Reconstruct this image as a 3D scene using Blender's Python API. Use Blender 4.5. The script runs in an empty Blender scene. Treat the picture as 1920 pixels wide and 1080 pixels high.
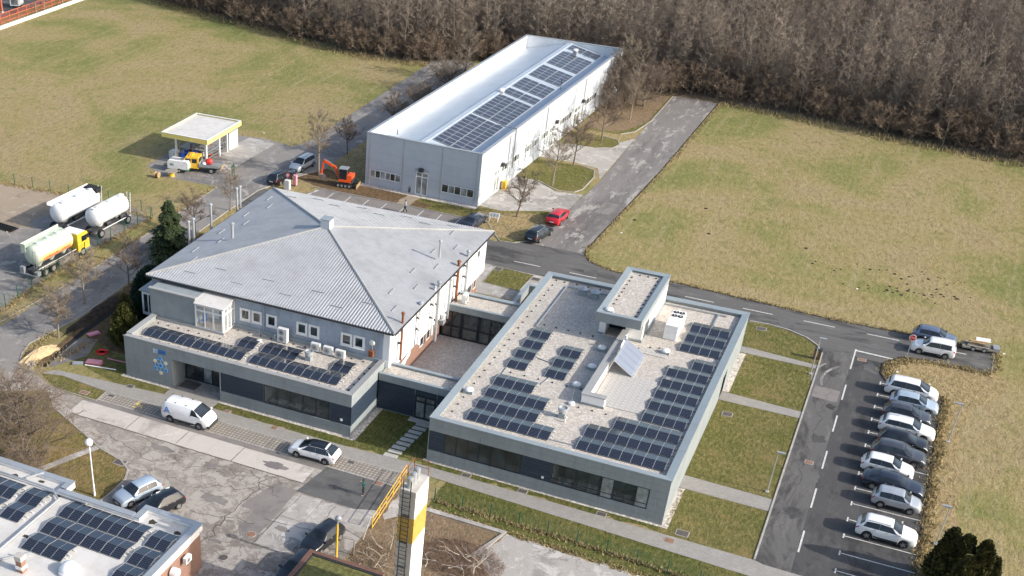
import bpy, bmesh, math, random
import numpy as np
from mathutils import Vector, Matrix
R = math.radians
rnd = random.Random(7)
sc = bpy.context.scene
col = sc.collection
# ---------------------------------------------------------------- camera, sky, sun, exposure
cd = bpy.data.cameras.new('camera'); cam = bpy.data.objects.new('camera', cd); col.objects.link(cam)
cam.location = (8.881, -82.448, 57.318)
cam.rotation_euler = (R(90 - 35.248), 0, R(27.815))
cam.rotation_euler.rotate_axis('Z', R(0.174))
cd.sensor_width = 36; cd.lens = 2240.8 / 1920 * 36
cd.shift_x = 433.77 / 1920; cd.shift_y = 388.89 / 1920
cd.clip_start = 1; cd.clip_end = 4000
sc.camera = cam
SUN_EL, SUN_AZ = 28.0, 0.6            # degrees above the horizon; degrees from +X towards +Y
w = bpy.data.worlds.new('World'); sc.world = w; w.use_nodes = True
nt = w.node_tree; bg = nt.nodes['Background']
sky = nt.nodes.new('ShaderNodeTexSky'); sky.sky_type = 'NISHITA'; sky.sun_disc = False
sky.sun_elevation = R(SUN_EL); sky.sun_rotation = R(90 - SUN_AZ); sky.air_density = 1.0; sky.dust_density = 2.5; sky.ozone_density = 1.0
nt.links.new(sky.outputs[0], bg.inputs[0]); bg.inputs[1].default_value = 0.15
sl = bpy.data.lights.new('sun', 'SUN'); so = bpy.data.objects.new('sun', sl); col.objects.link(so)
sl.energy = 3.3; sl.angle = R(0.5); sl.color = (1.0, 0.95, 0.87)
so.rotation_euler = Vector((math.cos(R(SUN_AZ)) * math.cos(R(SUN_EL)), math.sin(R(SUN_AZ)) * math.cos(R(SUN_EL)), math.sin(R(SUN_EL)))).to_track_quat('Z', 'Y').to_euler()
so.location = (60, 0, 60)
sc.view_settings.view_transform = 'Standard'; sc.view_settings.look = 'None'
sc.view_settings.exposure = 0.66; sc.view_settings.gamma = 1.0

# ---------------------------------------------------------------- materials
class N:
    def __init__(s, name, rough=.7, metal=0., spec=.4):
        s.m = bpy.data.materials.new(name); s.m.use_nodes = True; s.t = s.m.node_tree; s.b = s.t.nodes['Principled BSDF']
        s.b.inputs['Roughness'].default_value = rough; s.b.inputs['Metallic'].default_value = metal
        s.b.inputs['Specular IOR Level'].default_value = spec
    def n(s, ty, **k):
        x = s.t.nodes.new('ShaderNode' + ty)
        for a, v in k.items(): setattr(x, a, v)
        return x
    def l(s, a, b): s.t.links.new(a, b)
    def co(s, kind='P'):
        if kind == 'P': return s.n('NewGeometry').outputs['Position']
        return s.n('TexCoord').outputs[{'O': 'Object', 'G': 'Generated', 'U': 'UV'}[kind]]
    def mapv(s, v, sc=(1, 1, 1), rot=(0, 0, 0), loc=(0, 0, 0)):
        m = s.n('Mapping'); s.l(v, m.inputs[0]); m.inputs[1].default_value = loc; m.inputs[2].default_value = rot; m.inputs[3].default_value = sc
        return m.outputs[0]
    def noise(s, v, sc, det=4, rough=.55, dist=0.):
        x = s.n('TexNoise'); s.l(v, x.inputs['Vector']); x.inputs['Scale'].default_value = sc; x.inputs['Detail'].default_value = det
        x.inputs['Roughness'].default_value = rough; x.inputs['Distortion'].default_value = dist; return x.outputs[0]
    def ramp(s, f, stops, interp='LINEAR'):
        x = s.n('ValToRGB'); s.l(f, x.inputs[0]); x.color_ramp.interpolation = interp; e = x.color_ramp.elements
        while len(e) < len(stops): e.new(.5)
        for q, (p, c) in zip(e, stops):
            q.position = p; q.color = (c, c, c, 1) if isinstance(c, (int, float)) else (*c, 1)
        return x.outputs[0]
    def mix(s, f, a, b, mode='MIX'):
        x = s.n('Mix', data_type='RGBA', blend_type=mode)
        for i, v in ((0, f), (6, a), (7, b)):
            if isinstance(v, (int, float)): x.inputs[i].default_value = v
            elif isinstance(v, tuple): x.inputs[i].default_value = (*v, 1)
            else: s.l(v, x.inputs[i])
        return x.outputs[2]
    def math(s, op, a, b=None):
        x = s.n('Math', operation=op)
        for i, v in ((0, a), (1, b)):
            if v is None: continue
            if isinstance(v, (int, float)): x.inputs[i].default_value = v
            else: s.l(v, x.inputs[i])
        return x.outputs[0]
    def col(s, c):
        if isinstance(c, tuple): s.b.inputs['Base Color'].default_value = (*c, 1)
        else: s.l(c, s.b.inputs['Base Color'])
    def bump(s, h, st=.3, d=.05):
        x = s.n('Bump'); s.l(h, x.inputs['Height']); x.inputs['Strength'].default_value = st; x.inputs['Distance'].default_value = d
        s.l(x.outputs[0], s.b.inputs['Normal'])
    def rough(s, f, a, b):
        s.l(s.ramp(f, [(0, a), (1, b)]), s.b.inputs['Roughness'])
MT = {}
def simple(name, c, rough=.6, metal=0., var=.12, scale=3., spec=.4, coord='O', rv=0., bump=0., bs=30.):
    """plain coloured surface with slight soiling and a per-object shift of tone"""
    a = N(name, rough, metal, spec); v = a.co(coord)
    f = a.ramp(a.noise(v, scale, 5, .6), [(.3, 0.), (.7, 1.)])
    c1 = tuple(x * (1 - var) for x in c); c2 = tuple(min(1, x * (1 + var)) for x in c)
    k = a.mix(f, c1, c2)
    if rv:
        oi = a.n('ObjectInfo').outputs['Random']; k = a.mix(a.ramp(oi, [(0, 0.), (1, 1.)]), k, tuple(x * (1 - rv) for x in c))
    a.col(k)
    if bump: a.bump(a.noise(v, bs, 4), bump, .02)
    MT[name] = a.m; return a.m
def lum(c, k): return tuple(x * k for x in c)

def grass(name, straw, green, dark, gscale=.05, bias=.5, fine=1.0, brown=None, leaf=0., rims=False):
    a = N(name, .95, 0, .1); p = a.co('P')
    big = a.ramp(a.noise(p, gscale, 9, .72, .5), [(bias - .11, 0.), (bias + .11, 1.)])
    if rims:   # both fields stay greener along the foot of the wood
        x = a.n('SeparateXYZ'); a.l(p, x.inputs[0]); wob = a.math('MULTIPLY', a.math('SUBTRACT', a.noise(p, .07, 4, .6), .5), 22)
        def rim(nx, ny, lo, hi):
            d = a.math('ADD', a.math('ADD', a.math('MULTIPLY', x.outputs[0], nx), a.math('MULTIPLY', x.outputs[1], ny)), wob)
            r = a.n('MapRange'); a.l(d, r.inputs[0]); r.inputs[1].default_value = lo; r.inputs[2].default_value = hi; return r.outputs[0]
        left = a.math('MULTIPLY', rim(.28, .96, 60, 84), a.math('LESS_THAN', x.outputs[0], -45)); right = a.math('MULTIPLY', rim(.19, .98, 98, 110), a.math('GREATER_THAN', x.outputs[0], -45))
        big = a.math('MAXIMUM', big, a.math('MULTIPLY', a.math('MAXIMUM', left, right), .95))
    mid = a.noise(a.mapv(p, (.28, 1.3, 1), (0, 0, R(-24))) if rims else p, .55, 6, .72)
    wide = a.noise(p, .018, 3, .5)
    st = a.mapv(p, (1.5, .7, 1), (0, 0, R(35)))
    fin = a.noise(st, 1.5 * fine, 6, .78); fin2 = a.noise(p, 4.2 * fine, 4, .75)
    c = a.mix(big, straw, green)
    c = a.mix(a.ramp(mid, [(.40, 0.), (.66, .8)]), c, a.mix(big, lum(straw, 1.12), a.mix(.5, straw, green)))
    if rims: c = a.mix(a.ramp(wide, [(.40, 0.), (.62, .55)]), c, a.mix(.45, lum(straw, .80), lum(green, .85)))
    c = a.mix(a.ramp(fin, [(.36, .9), (.48, .2), (.60, 0.)]), c, dark)
    c = a.mix(a.ramp(fin2, [(.36, .75), (.52, 0.)]), c, dark)
    c = a.mix(a.ramp(fin, [(.52, 0.), (.70, .75)]), c, lum(straw, 1.35))
    if brown:
        br = a.ramp(a.noise(p, .22, 5, .7), [(.54, 0.), (.68, 1.)]); c = a.mix(a.math('MULTIPLY', br, .7), c, brown)
    if leaf:
        v = a.n('TexVoronoi'); a.l(p, v.inputs['Vector']); v.inputs['Scale'].default_value = 4.5
        lf = a.ramp(v.outputs['Distance'], [(.15, 1.), (.36, 0.)])
        pt = a.ramp(a.noise(p, .35, 4, .6), [(.5 - leaf * .35, 0.), (.62 - leaf * .2, 1.)])
        c = a.mix(a.math('MULTIPLY', lf, pt), c, (.30, .175, .095))
    a.col(c); a.bump(a.math('ADD', fin, a.math('MULTIPLY', fin2, .5)), 1., .22); MT[name] = a.m
def field():
    """dry winter meadow: broad drifts of straw, gold and green, mowing streaks, fine tussocks"""
    a = N('field_grass', .95, 0, .1); p = a.co('P')
    x = a.n('SeparateXYZ'); a.l(p, x.inputs[0]); wob = a.math('MULTIPLY', a.math('SUBTRACT', a.noise(p, .06, 5, .65), .5), 26)
    def rim(nx, ny, lo, hi):      # both fields stay greener along the foot of the wood
        d = a.math('ADD', a.math('ADD', a.math('MULTIPLY', x.outputs[0], nx), a.math('MULTIPLY', x.outputs[1], ny)), wob)
        r = a.n('MapRange'); a.l(d, r.inputs[0]); r.inputs[1].default_value = lo; r.inputs[2].default_value = hi; return r.outputs[0]
    left = a.math('MULTIPLY', rim(.28, .96, 52, 86), a.math('LESS_THAN', x.outputs[0], -45)); right = a.math('MULTIPLY', rim(.19, .98, 92, 112), a.math('GREATER_THAN', x.outputs[0], -45))
    big = a.noise(p, .050, 8, .66, .6); big = a.math('ADD', big, a.math('MULTIPLY', a.math('MAXIMUM', left, right), .10))
    c = a.ramp(big, [(.30, (0.296, 0.213, 0.109)), (.42, (0.348, 0.274, 0.144)), (.50, (0.322, 0.261, 0.117)), (.57, (0.248, 0.231, 0.085)), (.66, (0.178, 0.196, 0.059)), (.80, (0.144, 0.174, 0.048))])
    streak = a.noise(a.mapv(p, (.9, .07, 1), (0, 0, R(-8))), 1.1, 4, .6); c = a.mix(a.ramp(streak, [(.52, 0.), (.72, .55)]), c, (0.383, 0.318, 0.183))
    pat = a.noise(p, .23, 6, .7); c = a.mix(a.ramp(pat, [(.56, 0.), (.70, .8)]), c, (0.187, 0.196, 0.061)); c = a.mix(a.ramp(pat, [(.28, .7), (.40, 0.)]), c, (0.287, 0.196, 0.109))
    st = a.mapv(p, (1.5, .7, 1), (0, 0, R(35))); fin = a.noise(st, 1.25, 6, .78); fin2 = a.noise(p, 4.2, 4, .75)
    c = a.mix(a.ramp(fin, [(.34, .75), (.46, .15), (.56, 0.)]), c, (0.131, 0.113, 0.054)); c = a.mix(a.ramp(fin2, [(.34, .6), (.5, 0.)]), c, (0.139, 0.117, 0.057)); c = a.mix(a.ramp(fin, [(.54, 0.), (.72, .6)]), c, (0.435, 0.357, 0.217))
    a.col(c); a.bump(a.math('ADD', fin, a.math('MULTIPLY', fin2, .5)), .9, .2); MT['field_grass'] = a.m
field()
grass('lawn', (.245, .200, .085), (.135, .146, .040), (.080, .078, .028), .18, .44, 1.5, (.27, .195, .09))
grass('lawn_green', (.20, .172, .068), (.110, .132, .034), (.052, .060, .018), .2, .42, 1.7, (.27, .21, .09))
grass('leafy_lawn', (.29, .21, .095), (.16, .165, .050), (.085, .08, .03), .25, .5, 1.6, None, .8)
grass('verge_dry', (.39, .295, .155), (.28, .235, .11), (.16, .12, .06), .3, .55, 1.2)
grass('litter', (.29, .215, .14), (.23, .175, .105), (.14, .10, .065), .3, .5, 1.7, None, 1.)
grass('wood_floor', (.27, .21, .145), (.20, .16, .105), (.14, .11, .075), .12, .5, 1.)
grass('bare_soil', (.20, .130, .072), (.15, .10, .055), (.085, .06, .035), .3, .5, 1.2)

def asphalt(name, c, dark, light, patch=.06, pb=.55, lp=0., crack=0., fine=18., along=(1, 1, 1)):
    a = N(name, .9, 0, .2); p = a.mapv(a.co('P'), along)
    f = a.noise(p, fine, 4, .7); m = a.noise(p, .9, 6, .7)
    k = a.mix(a.ramp(f, [(.3, 0.), (.7, 1.)]), lum(c, .82), lum(c, 1.15))
    pt = a.ramp(a.noise(p, patch, 7, .66, .4), [(pb, 0.), (pb + .09, 1.)])
    k = a.mix(a.math('MULTIPLY', pt, .85), k, dark)
    k = a.mix(a.math('MULTIPLY', a.ramp(m, [(.52, 0.), (.72, 1.)]), .5), k, light)
    if lp:
        q = a.ramp(a.noise(p, .42, 9, .78, .8), [(.60 - lp * .14, 0.), (.63 - lp * .14, 1.)]); k = a.mix(a.math('MULTIPLY', q, .92), k, light)
    if lp > .5:
        q2 = a.ramp(a.noise(a.mapv(p, (1, 1.8, 1), (0, 0, R(10))), .9, 9, .8, 1.2), [(.53, 0.), (.56, 1.)]); k = a.mix(a.math('MULTIPLY', q2, .75), k, lum(light, .93)); q3 = a.ramp(a.noise(p, .5, 8, .78, .8), [(.40, 1.), (.44, 0.)]); k = a.mix(a.math('MULTIPLY', q3, .8), k, dark)
    if crack:
        d = a.n('TexVoronoi', feature='DISTANCE_TO_EDGE'); wv = a.n('VectorMath', operation='ADD')
        nz = a.n('TexNoise'); a.l(p, nz.inputs['Vector']); nz.inputs['Scale'].default_value = .9; nz.inputs['Detail'].default_value = 5
        a.l(p, wv.inputs[0]); sc_ = a.n('VectorMath', operation='SCALE'); a.l(nz.outputs['Color'], sc_.inputs[0]); sc_.inputs['Scale'].default_value = 1.6; a.l(sc_.outputs[0], wv.inputs[1])
        a.l(wv.outputs[0], d.inputs['Vector']); d.inputs['Scale'].default_value = .42
        ck = a.ramp(d.outputs['Distance'], [(.006, 1.), (.022, 0.)])
        on = a.ramp(a.noise(p, .12, 3, .5), [(.42, 0.), (.56, 1.)])
        k = a.mix(a.math('MULTIPLY', a.math('MULTIPLY', ck, on), crack), k, (.07, .055, .045))
    a.col(k); a.bump(f, .25, .01); MT[name] = a.m
asphalt('asphalt', (.125, .12, .114), (.055, .053, .052), (.22, .21, .198), .34, .50, along=(.35, 1.3, 1))
asphalt('asphalt_lane', (.125, .12, .114), (.052, .050, .049), (.22, .21, .198), .34, .50, along=(1.3, .35, 1))
asphalt('asphalt_park', (.082, .080, .078), (.046, .045, .045), (.15, .145, .138), .34, .51, along=(1.1, .45, 1))
asphalt('asphalt_old', (.205, .190, .177), (.135, .125, .118), (.36, .335, .305), .14, .50, .40, 0., 18., (1.4, .4, 1))
asphalt('asphalt_west', (.245, .228, .21), (.155, .148, .142), (.34, .31, .28), .09, .50, .3, .35)
asphalt('concrete_yard', (.262, .230, .200), (.19, .165, .142), (.385, .350, .312), .14, .50, .75, .5)
asphalt('concrete_slab', (.50, .455, .41), (.30, .268, .238), (.56, .52, .475), .20, .56, .2, .2)
asphalt('concrete_old', (.37, .345, .315), (.25, .232, .21), (.49, .46, .425), .2, .5, .5, .4)
asphalt('asphalt_dark', (.125, .122, .118), (.088, .087, .086), (.185, .178, .17), .3, .48)
asphalt('asphalt_mid', (.22, .20, .185), (.16, .148, .138), (.29, .265, .245), .3, .5)
asphalt('gravel_yard', (.33, .262, .19), (.23, .182, .135), (.42, .365, .30), .15, .5, .2)
def pavers(name, c, joint, bw, bh, rot=0., jw=.02, var=.12):
    a = N(name, .9, 0, .2); p = a.mapv(a.co('P'), (1, 1, 1), (0, 0, rot))
    b = a.n('TexBrick'); a.l(p, b.inputs['Vector']); b.inputs['Scale'].default_value = 1; b.inputs['Brick Width'].default_value = bw; b.inputs['Row Height'].default_value = bh
    b.inputs['Mortar Size'].default_value = jw; b.offset = .5 if bw > bh * 1.3 else 0.
    b.inputs['Color1'].default_value = (*lum(c, 1 - var), 1); b.inputs['Color2'].default_value = (*lum(c, 1 + var), 1); b.inputs['Mortar'].default_value = (*joint, 1)
    k = a.mix(a.ramp(a.noise(a.co('P'), .7, 6, .7), [(.35, 0.), (.75, .55)]), b.outputs[0], lum(c, .62))
    a.col(k); a.bump(b.outputs['Fac'], -.3, .01); MT[name] = a.m
pavers('paver_path', (.36, .34, .31), (.22, .205, .185), .22, .11, 0, .014)
pavers('paver_lot', (.37, .335, .295), (.17, .145, .115), .34, .34, 0, .05)
def gravel(name, c, c2, c3, s=9.):
    a = N(name, .95, 0, .15); p = a.co('P')
    v = a.n('TexVoronoi'); a.l(p, v.inputs['Vector']); v.inputs['Scale'].default_value = s
    x = a.n('SeparateColor'); a.l(v.outputs['Color'], x.inputs[0])
    k = a.ramp(x.outputs[0], [(0, c3), (.35, c), (.75, c2), (1, lum(c2, 1.25))])
    k = a.mix(a.ramp(v.outputs['Distance'], [(.3, 0.), (.75, .4)]), k, lum(c3, .75))
    k = a.mix(a.ramp(a.noise(p, .6, 5, .65), [(.4, 0.), (.7, .45)]), k, lum(c, .72))
    a.col(k); a.bump(v.outputs['Distance'], -.8, .04); MT[name] = a.m
gravel('roof_gravel', (.50, .455, .40), (.58, .535, .48), (.37, .33, .285), 8.5)
gravel('court_gravel', (.47, .44, .41), (.55, .52, .485), (.36, .335, .31), 8.5)
gravel('pebble', (.52, .47, .41), (.68, .63, .57), (.33, .29, .25), 6.)
def metal_sheet(name, c, rough, metal, stain, sx=(1, 1, 1), streak=.3):
    a = N(name, rough, metal, .5); p = a.co('P')
    f = a.noise(a.mapv(p, sx), 1.2, 6, .7); g = a.noise(p, .35, 5, .6)
    k = a.mix(a.math('MULTIPLY', a.ramp(f, [(.45, 0.), (.75, 1.)]), streak), c, stain)
    k = a.mix(a.math('MULTIPLY', a.ramp(g, [(.45, 0.), (.7, 1.)]), .35), k, lum(stain, .9)); a.col(k)
    a.rough(f, rough * .8, min(1, rough * 1.25)); MT[name] = a.m
metal_sheet('roof_corrugated', (.37, .38, .395), .6, .1, (.21, .21, .215), (1, 1, 1), .35)
metal_sheet('roof_white', (.47, .53, .59), .42, .2, (.38, .43, .48), (1, 1, 1), .25)
metal_sheet('wall_sandwich', (.50, .54, .59), .5, .1, (.42, .45, .49), (1, 1, .3), .25)
metal_sheet('wall_white', (.78, .785, .79), .55, 0., (.52, .51, .49), (2.5, 2.5, .25), .35)
metal_sheet('wall_blue', (.35, .41, .49), .6, 0., (.20, .22, .255), (.8, .8, .25), .8)
metal_sheet('coping', (.30, .345, .365), .5, .15, (.24, .275, .29), (1, 1, 1), .3)
metal_sheet('coping_warm', (.36, .36, .35), .55, .1, (.27, .27, .26), (1, 1, 1), .3)
metal_sheet('galvanised', (.50, .52, .53), .45, .55, (.35, .36, .36), (1, 1, .3), .4)
metal_sheet('concrete_face', (.52, .49, .45), .9, 0., (.33, .29, .25), (1, 1, .25), .7)
metal_sheet('roof_membrane', (.60, .58, .55), .85, 0., (.40, .37, .33), (1, 1, 1), .55)
metal_sheet('cladding', (.265, .295, .30), .75, 0., (.19, .21, .212), (1.6, 1.6, .16), .6)
simple('render_grey', (.25, .28, .29), .85, 0, .10, 1.0, .2, 'P')
simple('navy_slat', (.032, .048, .072), .5, 0, .15, 2., .4, 'P', .15)
simple('render_white', (.80, .79, .77), .85, 0, .05, .8, .2, 'P')
simple('paint_white', (.78, .78, .77), .5, 0, .10, 1.6)
simple('soft_white', (.70, .70, .68), .6, 0, .06, 2.)
simple('frame_dark', (.022, .028, .036), .4)
simple('black_rubber', (.018, .018, .019), .85, 0, .2, 8.)
simple('dark_void', (.015, .016, .018), .9)
simple('steel', (.42, .43, .44), .35, .9, .1, 4.)
simple('grey_metal', (.36, .37, .38), .5, .4, .1, 4.)
simple('dark_steel', (.06, .062, .065), .55, .4, .2, 5.)
simple('rust', (.23, .085, .035), .85, .1, .35, 6.)
simple('yellow_paint', (.74, .44, .045), .5, 0, .08, 4.)
simple('mustard_fade', (.48, .31, .075), .8, 0, .15, 3., .2, 'P')
simple('yellow_fascia', (.80, .66, .22), .5, 0, .06, 2.)
simple('cab_yellow', (.70, .49, .045), .45, 0, .18, 2.)
simple('orange_red', (.82, .105, .02), .45, 0, .08, 4.)
simple('red_paint', (.62, .035, .03), .4, 0, .1, 4.)
simple('chassis_red', (.14, .022, .02), .55, 0, .2, 6.)
simple('pink_board', (.80, .33, .38), .7, 0, .1, 6., .3, 'O', .2)
simple('blue_plastic', (.02, .10, .55), .45, 0, .1, 4.)
simple('green_post', (.035, .13, .085), .5, 0, .15, 4.)
simple('kerb_stone', (.34, .32, .29), .9, 0, .2, 2.5, .2, 'P')
simple('straw_tuft', (.34, .27, .14), .95, 0, .3, .8, .1, 'P'); simple('kerb_pale', (.38, .36, .325), .9, 0, .2, 2.5, .2, 'P'); simple('marking', (.56, .55, .52), .85, 0, .30, 5., .2, 'P')
simple('marking_yellow', (.66, .50, .16), .8, 0, .2, 6., .2, 'P')
simple('wood_pale', (.50, .36, .20), .8, 0, .25, 6., .2, 'O', .3)
simple('wood_grey', (.30, .27, .23), .85, 0, .25, 6., .2, 'O', .3)
simple('wood_branch', (.50, .45, .37), .9, 0, .2, 6.)
simple('bark', (.20, .168, .135), .95, 0, .3, 3., .1, 'O', .25)
simple('bark_pale', (.27, .232, .185), .95, 0, .3, 3., .1, 'O', .2)
simple('twig', (.20, .155, .118), .95, 0, .25, .6, .1, 'O', .22)
simple('twig_pale', (.25, .205, .155), .95, 0, .25, .6, .1, 'O', .2)
simple('twig_wood', (.325, .268, .215), .95, 0, .35, .25, .1, 'O', .30)
simple('shrub_twig', (.26, .195, .14), .95, 0, .3, 1., .1, 'O', .3)
simple('red_brush', (.22, .15, .115), .95, 0, .3, 1., .1, 'O'); simple('stone_rubble', (.46, .42, .36), .9, 0, .2, 4., .2, 'O', .4)
simple('brown_fascia', (.16, .085, .06), .6, 0, .15, 3.)
simple('sedum', (.14, .135, .05), .95, 0, .45, 3., .1, 'P', 0, .6, 8.)
simple('manhole_iron', (.11, .095, .085), .7, .2, .25, 8.)
simple('rust_lid', (.24, .135, .09), .85, 0, .25, 6.)
simple('tank_green', (.52, .58, .46), .45, 0, .16, 1.2)
simple('tank_yellow', (.78, .60, .24), .45, 0, .1, 2.)
simple('muddy', (.25, .215, .18), .9, 0, .3, 5.)
simple('logo_blue', (.015, .20, .62), .45, 0, .03)
simple('logo_sky', (.30, .60, .90), .45, 0, .03)
simple('logo_cream', (.92, .72, .30), .45, 0, .03)
simple('logo_white', (.70, .80, .92), .45, 0, .03)
simple('lens_red', (.42, .015, .02), .25, 0, .05)
simple('lens_clear', (.62, .66, .70), .15, .2, .05)
simple('rim_alloy', (.45, .46, .47), .35, .7, .1, 6.)
simple('rim_shade', (.16, .165, .17), .45, .5, .1, 6.); simple('rim_dark', (.06, .06, .065), .4, .5, .1, 6.)
simple('skin', (.50, .30, .21), .6); simple('hair', (.02, .016, .013), .7); simple('cloth_black', (.02, .02, .022), .9); simple('cloth_green', (.02, .10, .085), .85); simple('coverall', (.06, .17, .10), .85)
simple('shoe_pale', (.55, .40, .30), .8); simple('lamp_globe', (.86, .86, .87), .35, 0, .02)
simple('concrete_post', (.45, .43, .40), .9, 0, .2, 4.)
simple('fence_red', (.48, .13, .07), .7, 0, .2, 4.)
simple('sand_heap', (.52, .385, .225), .95, 0, .2, 4., .1, 'P', 0, .8, 6.)
simple('soil_and_shade', (.055, .043, .032), .95, 0, .4, 2., .1, 'P', 0, .8, 5.)
simple('moss_dark', (.045, .04, .025), .95, 0, .4, 8.)
simple('tarp', (.20, .24, .30), .7, 0, .2, 3.)
def brick():
    a = N('brick_wall', .9, 0, .2); b = a.n('TexBrick'); p = a.co('P')
    x = a.n('SeparateXYZ'); a.l(p, x.inputs[0]); y = a.n('CombineXYZ'); a.l(a.math('ADD', x.outputs[0], x.outputs[1]), y.inputs[0]); a.l(x.outputs[2], y.inputs[1])
    a.l(y.outputs[0], b.inputs['Vector']); b.inputs['Scale'].default_value = 1; b.inputs['Brick Width'].default_value = .26; b.inputs['Row Height'].default_value = .08; b.inputs['Mortar Size'].default_value = .012
    b.inputs['Color1'].default_value = (.25, .105, .068, 1); b.inputs['Color2'].default_value = (.32, .145, .092, 1); b.inputs['Mortar'].default_value = (.31, .26, .22, 1)
    a.col(a.mix(a.ramp(a.noise(p, 1.1, 5), [(.4, 0.), (.75, .5)]), b.outputs[0], (.25, .16, .12))); a.bump(b.outputs['Fac'], -.4, .01); MT['brick_wall'] = a.m
brick()
def glass(name, tint, rough=.06, spec=.9, metal=0.):
    a = N(name, rough, metal, spec); v = a.co('P'); a.col(a.mix(a.ramp(a.noise(v, .9, 3), [(.35, 0.), (.7, 1.)]), lum(tint, .5), lum(tint, 1.6)))
    a.b.inputs['Coat Weight'].default_value = .6; a.b.inputs['Coat Roughness'].default_value = .03; MT[name] = a.m
glass('glass', (.030, .045, .050)); glass('car_glass', (.018, .024, .030), .08, .45); MT['car_glass'].node_tree.nodes['Principled BSDF'].inputs['Coat Weight'].default_value = .3; glass('glass_blind', (.24, .27, .27), .2)
glass('room_glass', (.05, .07, .075), .05, .6); MT['room_glass'].node_tree.nodes['Principled BSDF'].inputs['Alpha'].default_value = .42; glass('glass_floor', (.10, .11, .105), .12, .6); glass('glass_dark', (.012, .020, .026)); glass('shutter_dark', (.020, .030, .036), .35, .5)
def clear_glass():
    a = N('clear_glass', .02, 0, .5); a.col((.9, .95, .95)); a.b.inputs['Alpha'].default_value = .16; MT['clear_glass'] = a.m
clear_glass()
def pv(name, base, line, ny=6, nx=10, rough=.16):
    """solar module: cell grid printed under glass, uses the panel's own UV"""
    a = N(name, rough, 0, .6); u = a.co('U'); x = a.n('SeparateXYZ'); a.l(u, x.inputs[0])
    fy = a.math('FRACT', a.math('MULTIPLY', x.outputs[1], ny)); fx = a.math('FRACT', a.math('MULTIPLY', x.outputs[0], nx))
    gy = a.ramp(fy, [(0, 1.), (.10, 1.), (.13, 0.), (.87, 0.), (.90, 1.), (1, 1.)]); gx = a.ramp(fx, [(0, 1.), (.05, 1.), (.07, 0.), (1, 0.)])
    cx = a.ramp(a.math('ABSOLUTE', a.math('SUBTRACT', x.outputs[0], .5)), [(0, .7), (.006, .7), (.009, 0.)])
    k = a.mix(a.math('MULTIPLY', gy, .55), base, line); k = a.mix(a.math('MULTIPLY', gx, .25), k, line); k = a.mix(cx, k, (.55, .57, .6)); a.col(k)
    a.b.inputs['Coat Weight'].default_value = .5; a.b.inputs['Coat Roughness'].default_value = .08; MT[name] = a.m
pv('pv_cells', (.012, .015, .026), (.075, .085, .105)); pv('pv_hall', (.030, .030, .042), (.30, .31, .34), 1, 2, .3)
pv('collector', (.20, .22, .27), (.26, .28, .33), 1, 6, .25)
def carpaint(name, c, metal=0., rough=.28):
    a = N(name, rough, metal, .5); v = a.co('O'); f = a.noise(v, 2.2, 5, .7); a.col(a.mix(a.ramp(f, [(.4, 0.), (.75, .35)]), c, lum(c, .72)))
    a.b.inputs['Coat Weight'].default_value = .7; a.b.inputs['Coat Roughness'].default_value = .06; a.rough(f, rough, rough + .2); MT[name] = a.m
for n_, c_, m_ in (('car_white', (.82, .82, .82), 0), ('car_silver', (.50, .53, .56), .5), ('car_grey', (.075, .082, .10), .4), ('car_black', (.010, .012, .018), .1), ('car_navy', (.030, .040, .065), .3),
                   ('car_red', (.55, .012, .025), .1), ('car_blue', (.17, .21, .30), .5), ('car_gunmetal', (.030, .038, .045), .4), ('car_pale', (.46, .55, .64), .35)): carpaint(n_, c_, m_)
def leaf(name, c, c2):
    a = N(name, .75, 0, .3); oi = a.co('P'); f = a.noise(oi, 1.6, 4, .7); a.col(a.mix(a.ramp(f, [(.35, 0.), (.65, 1.)]), c, c2)); a.b.inputs['Subsurface Weight'].default_value = 0; MT[name] = a.m
leaf('spruce_needles', (.026, .048, .020), (.075, .092, .036)); leaf('thuja_leaf', (.050, .060, .014), (.105, .105, .026)); leaf('laurel_leaf', (.016, .040, .024), (.030, .062, .036))
leaf('thuja_dark', (.040, .044, .014), (.125, .112, .035)); leaf('hedge_leaf', (.03, .06, .02), (.06, .09, .03))
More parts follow.
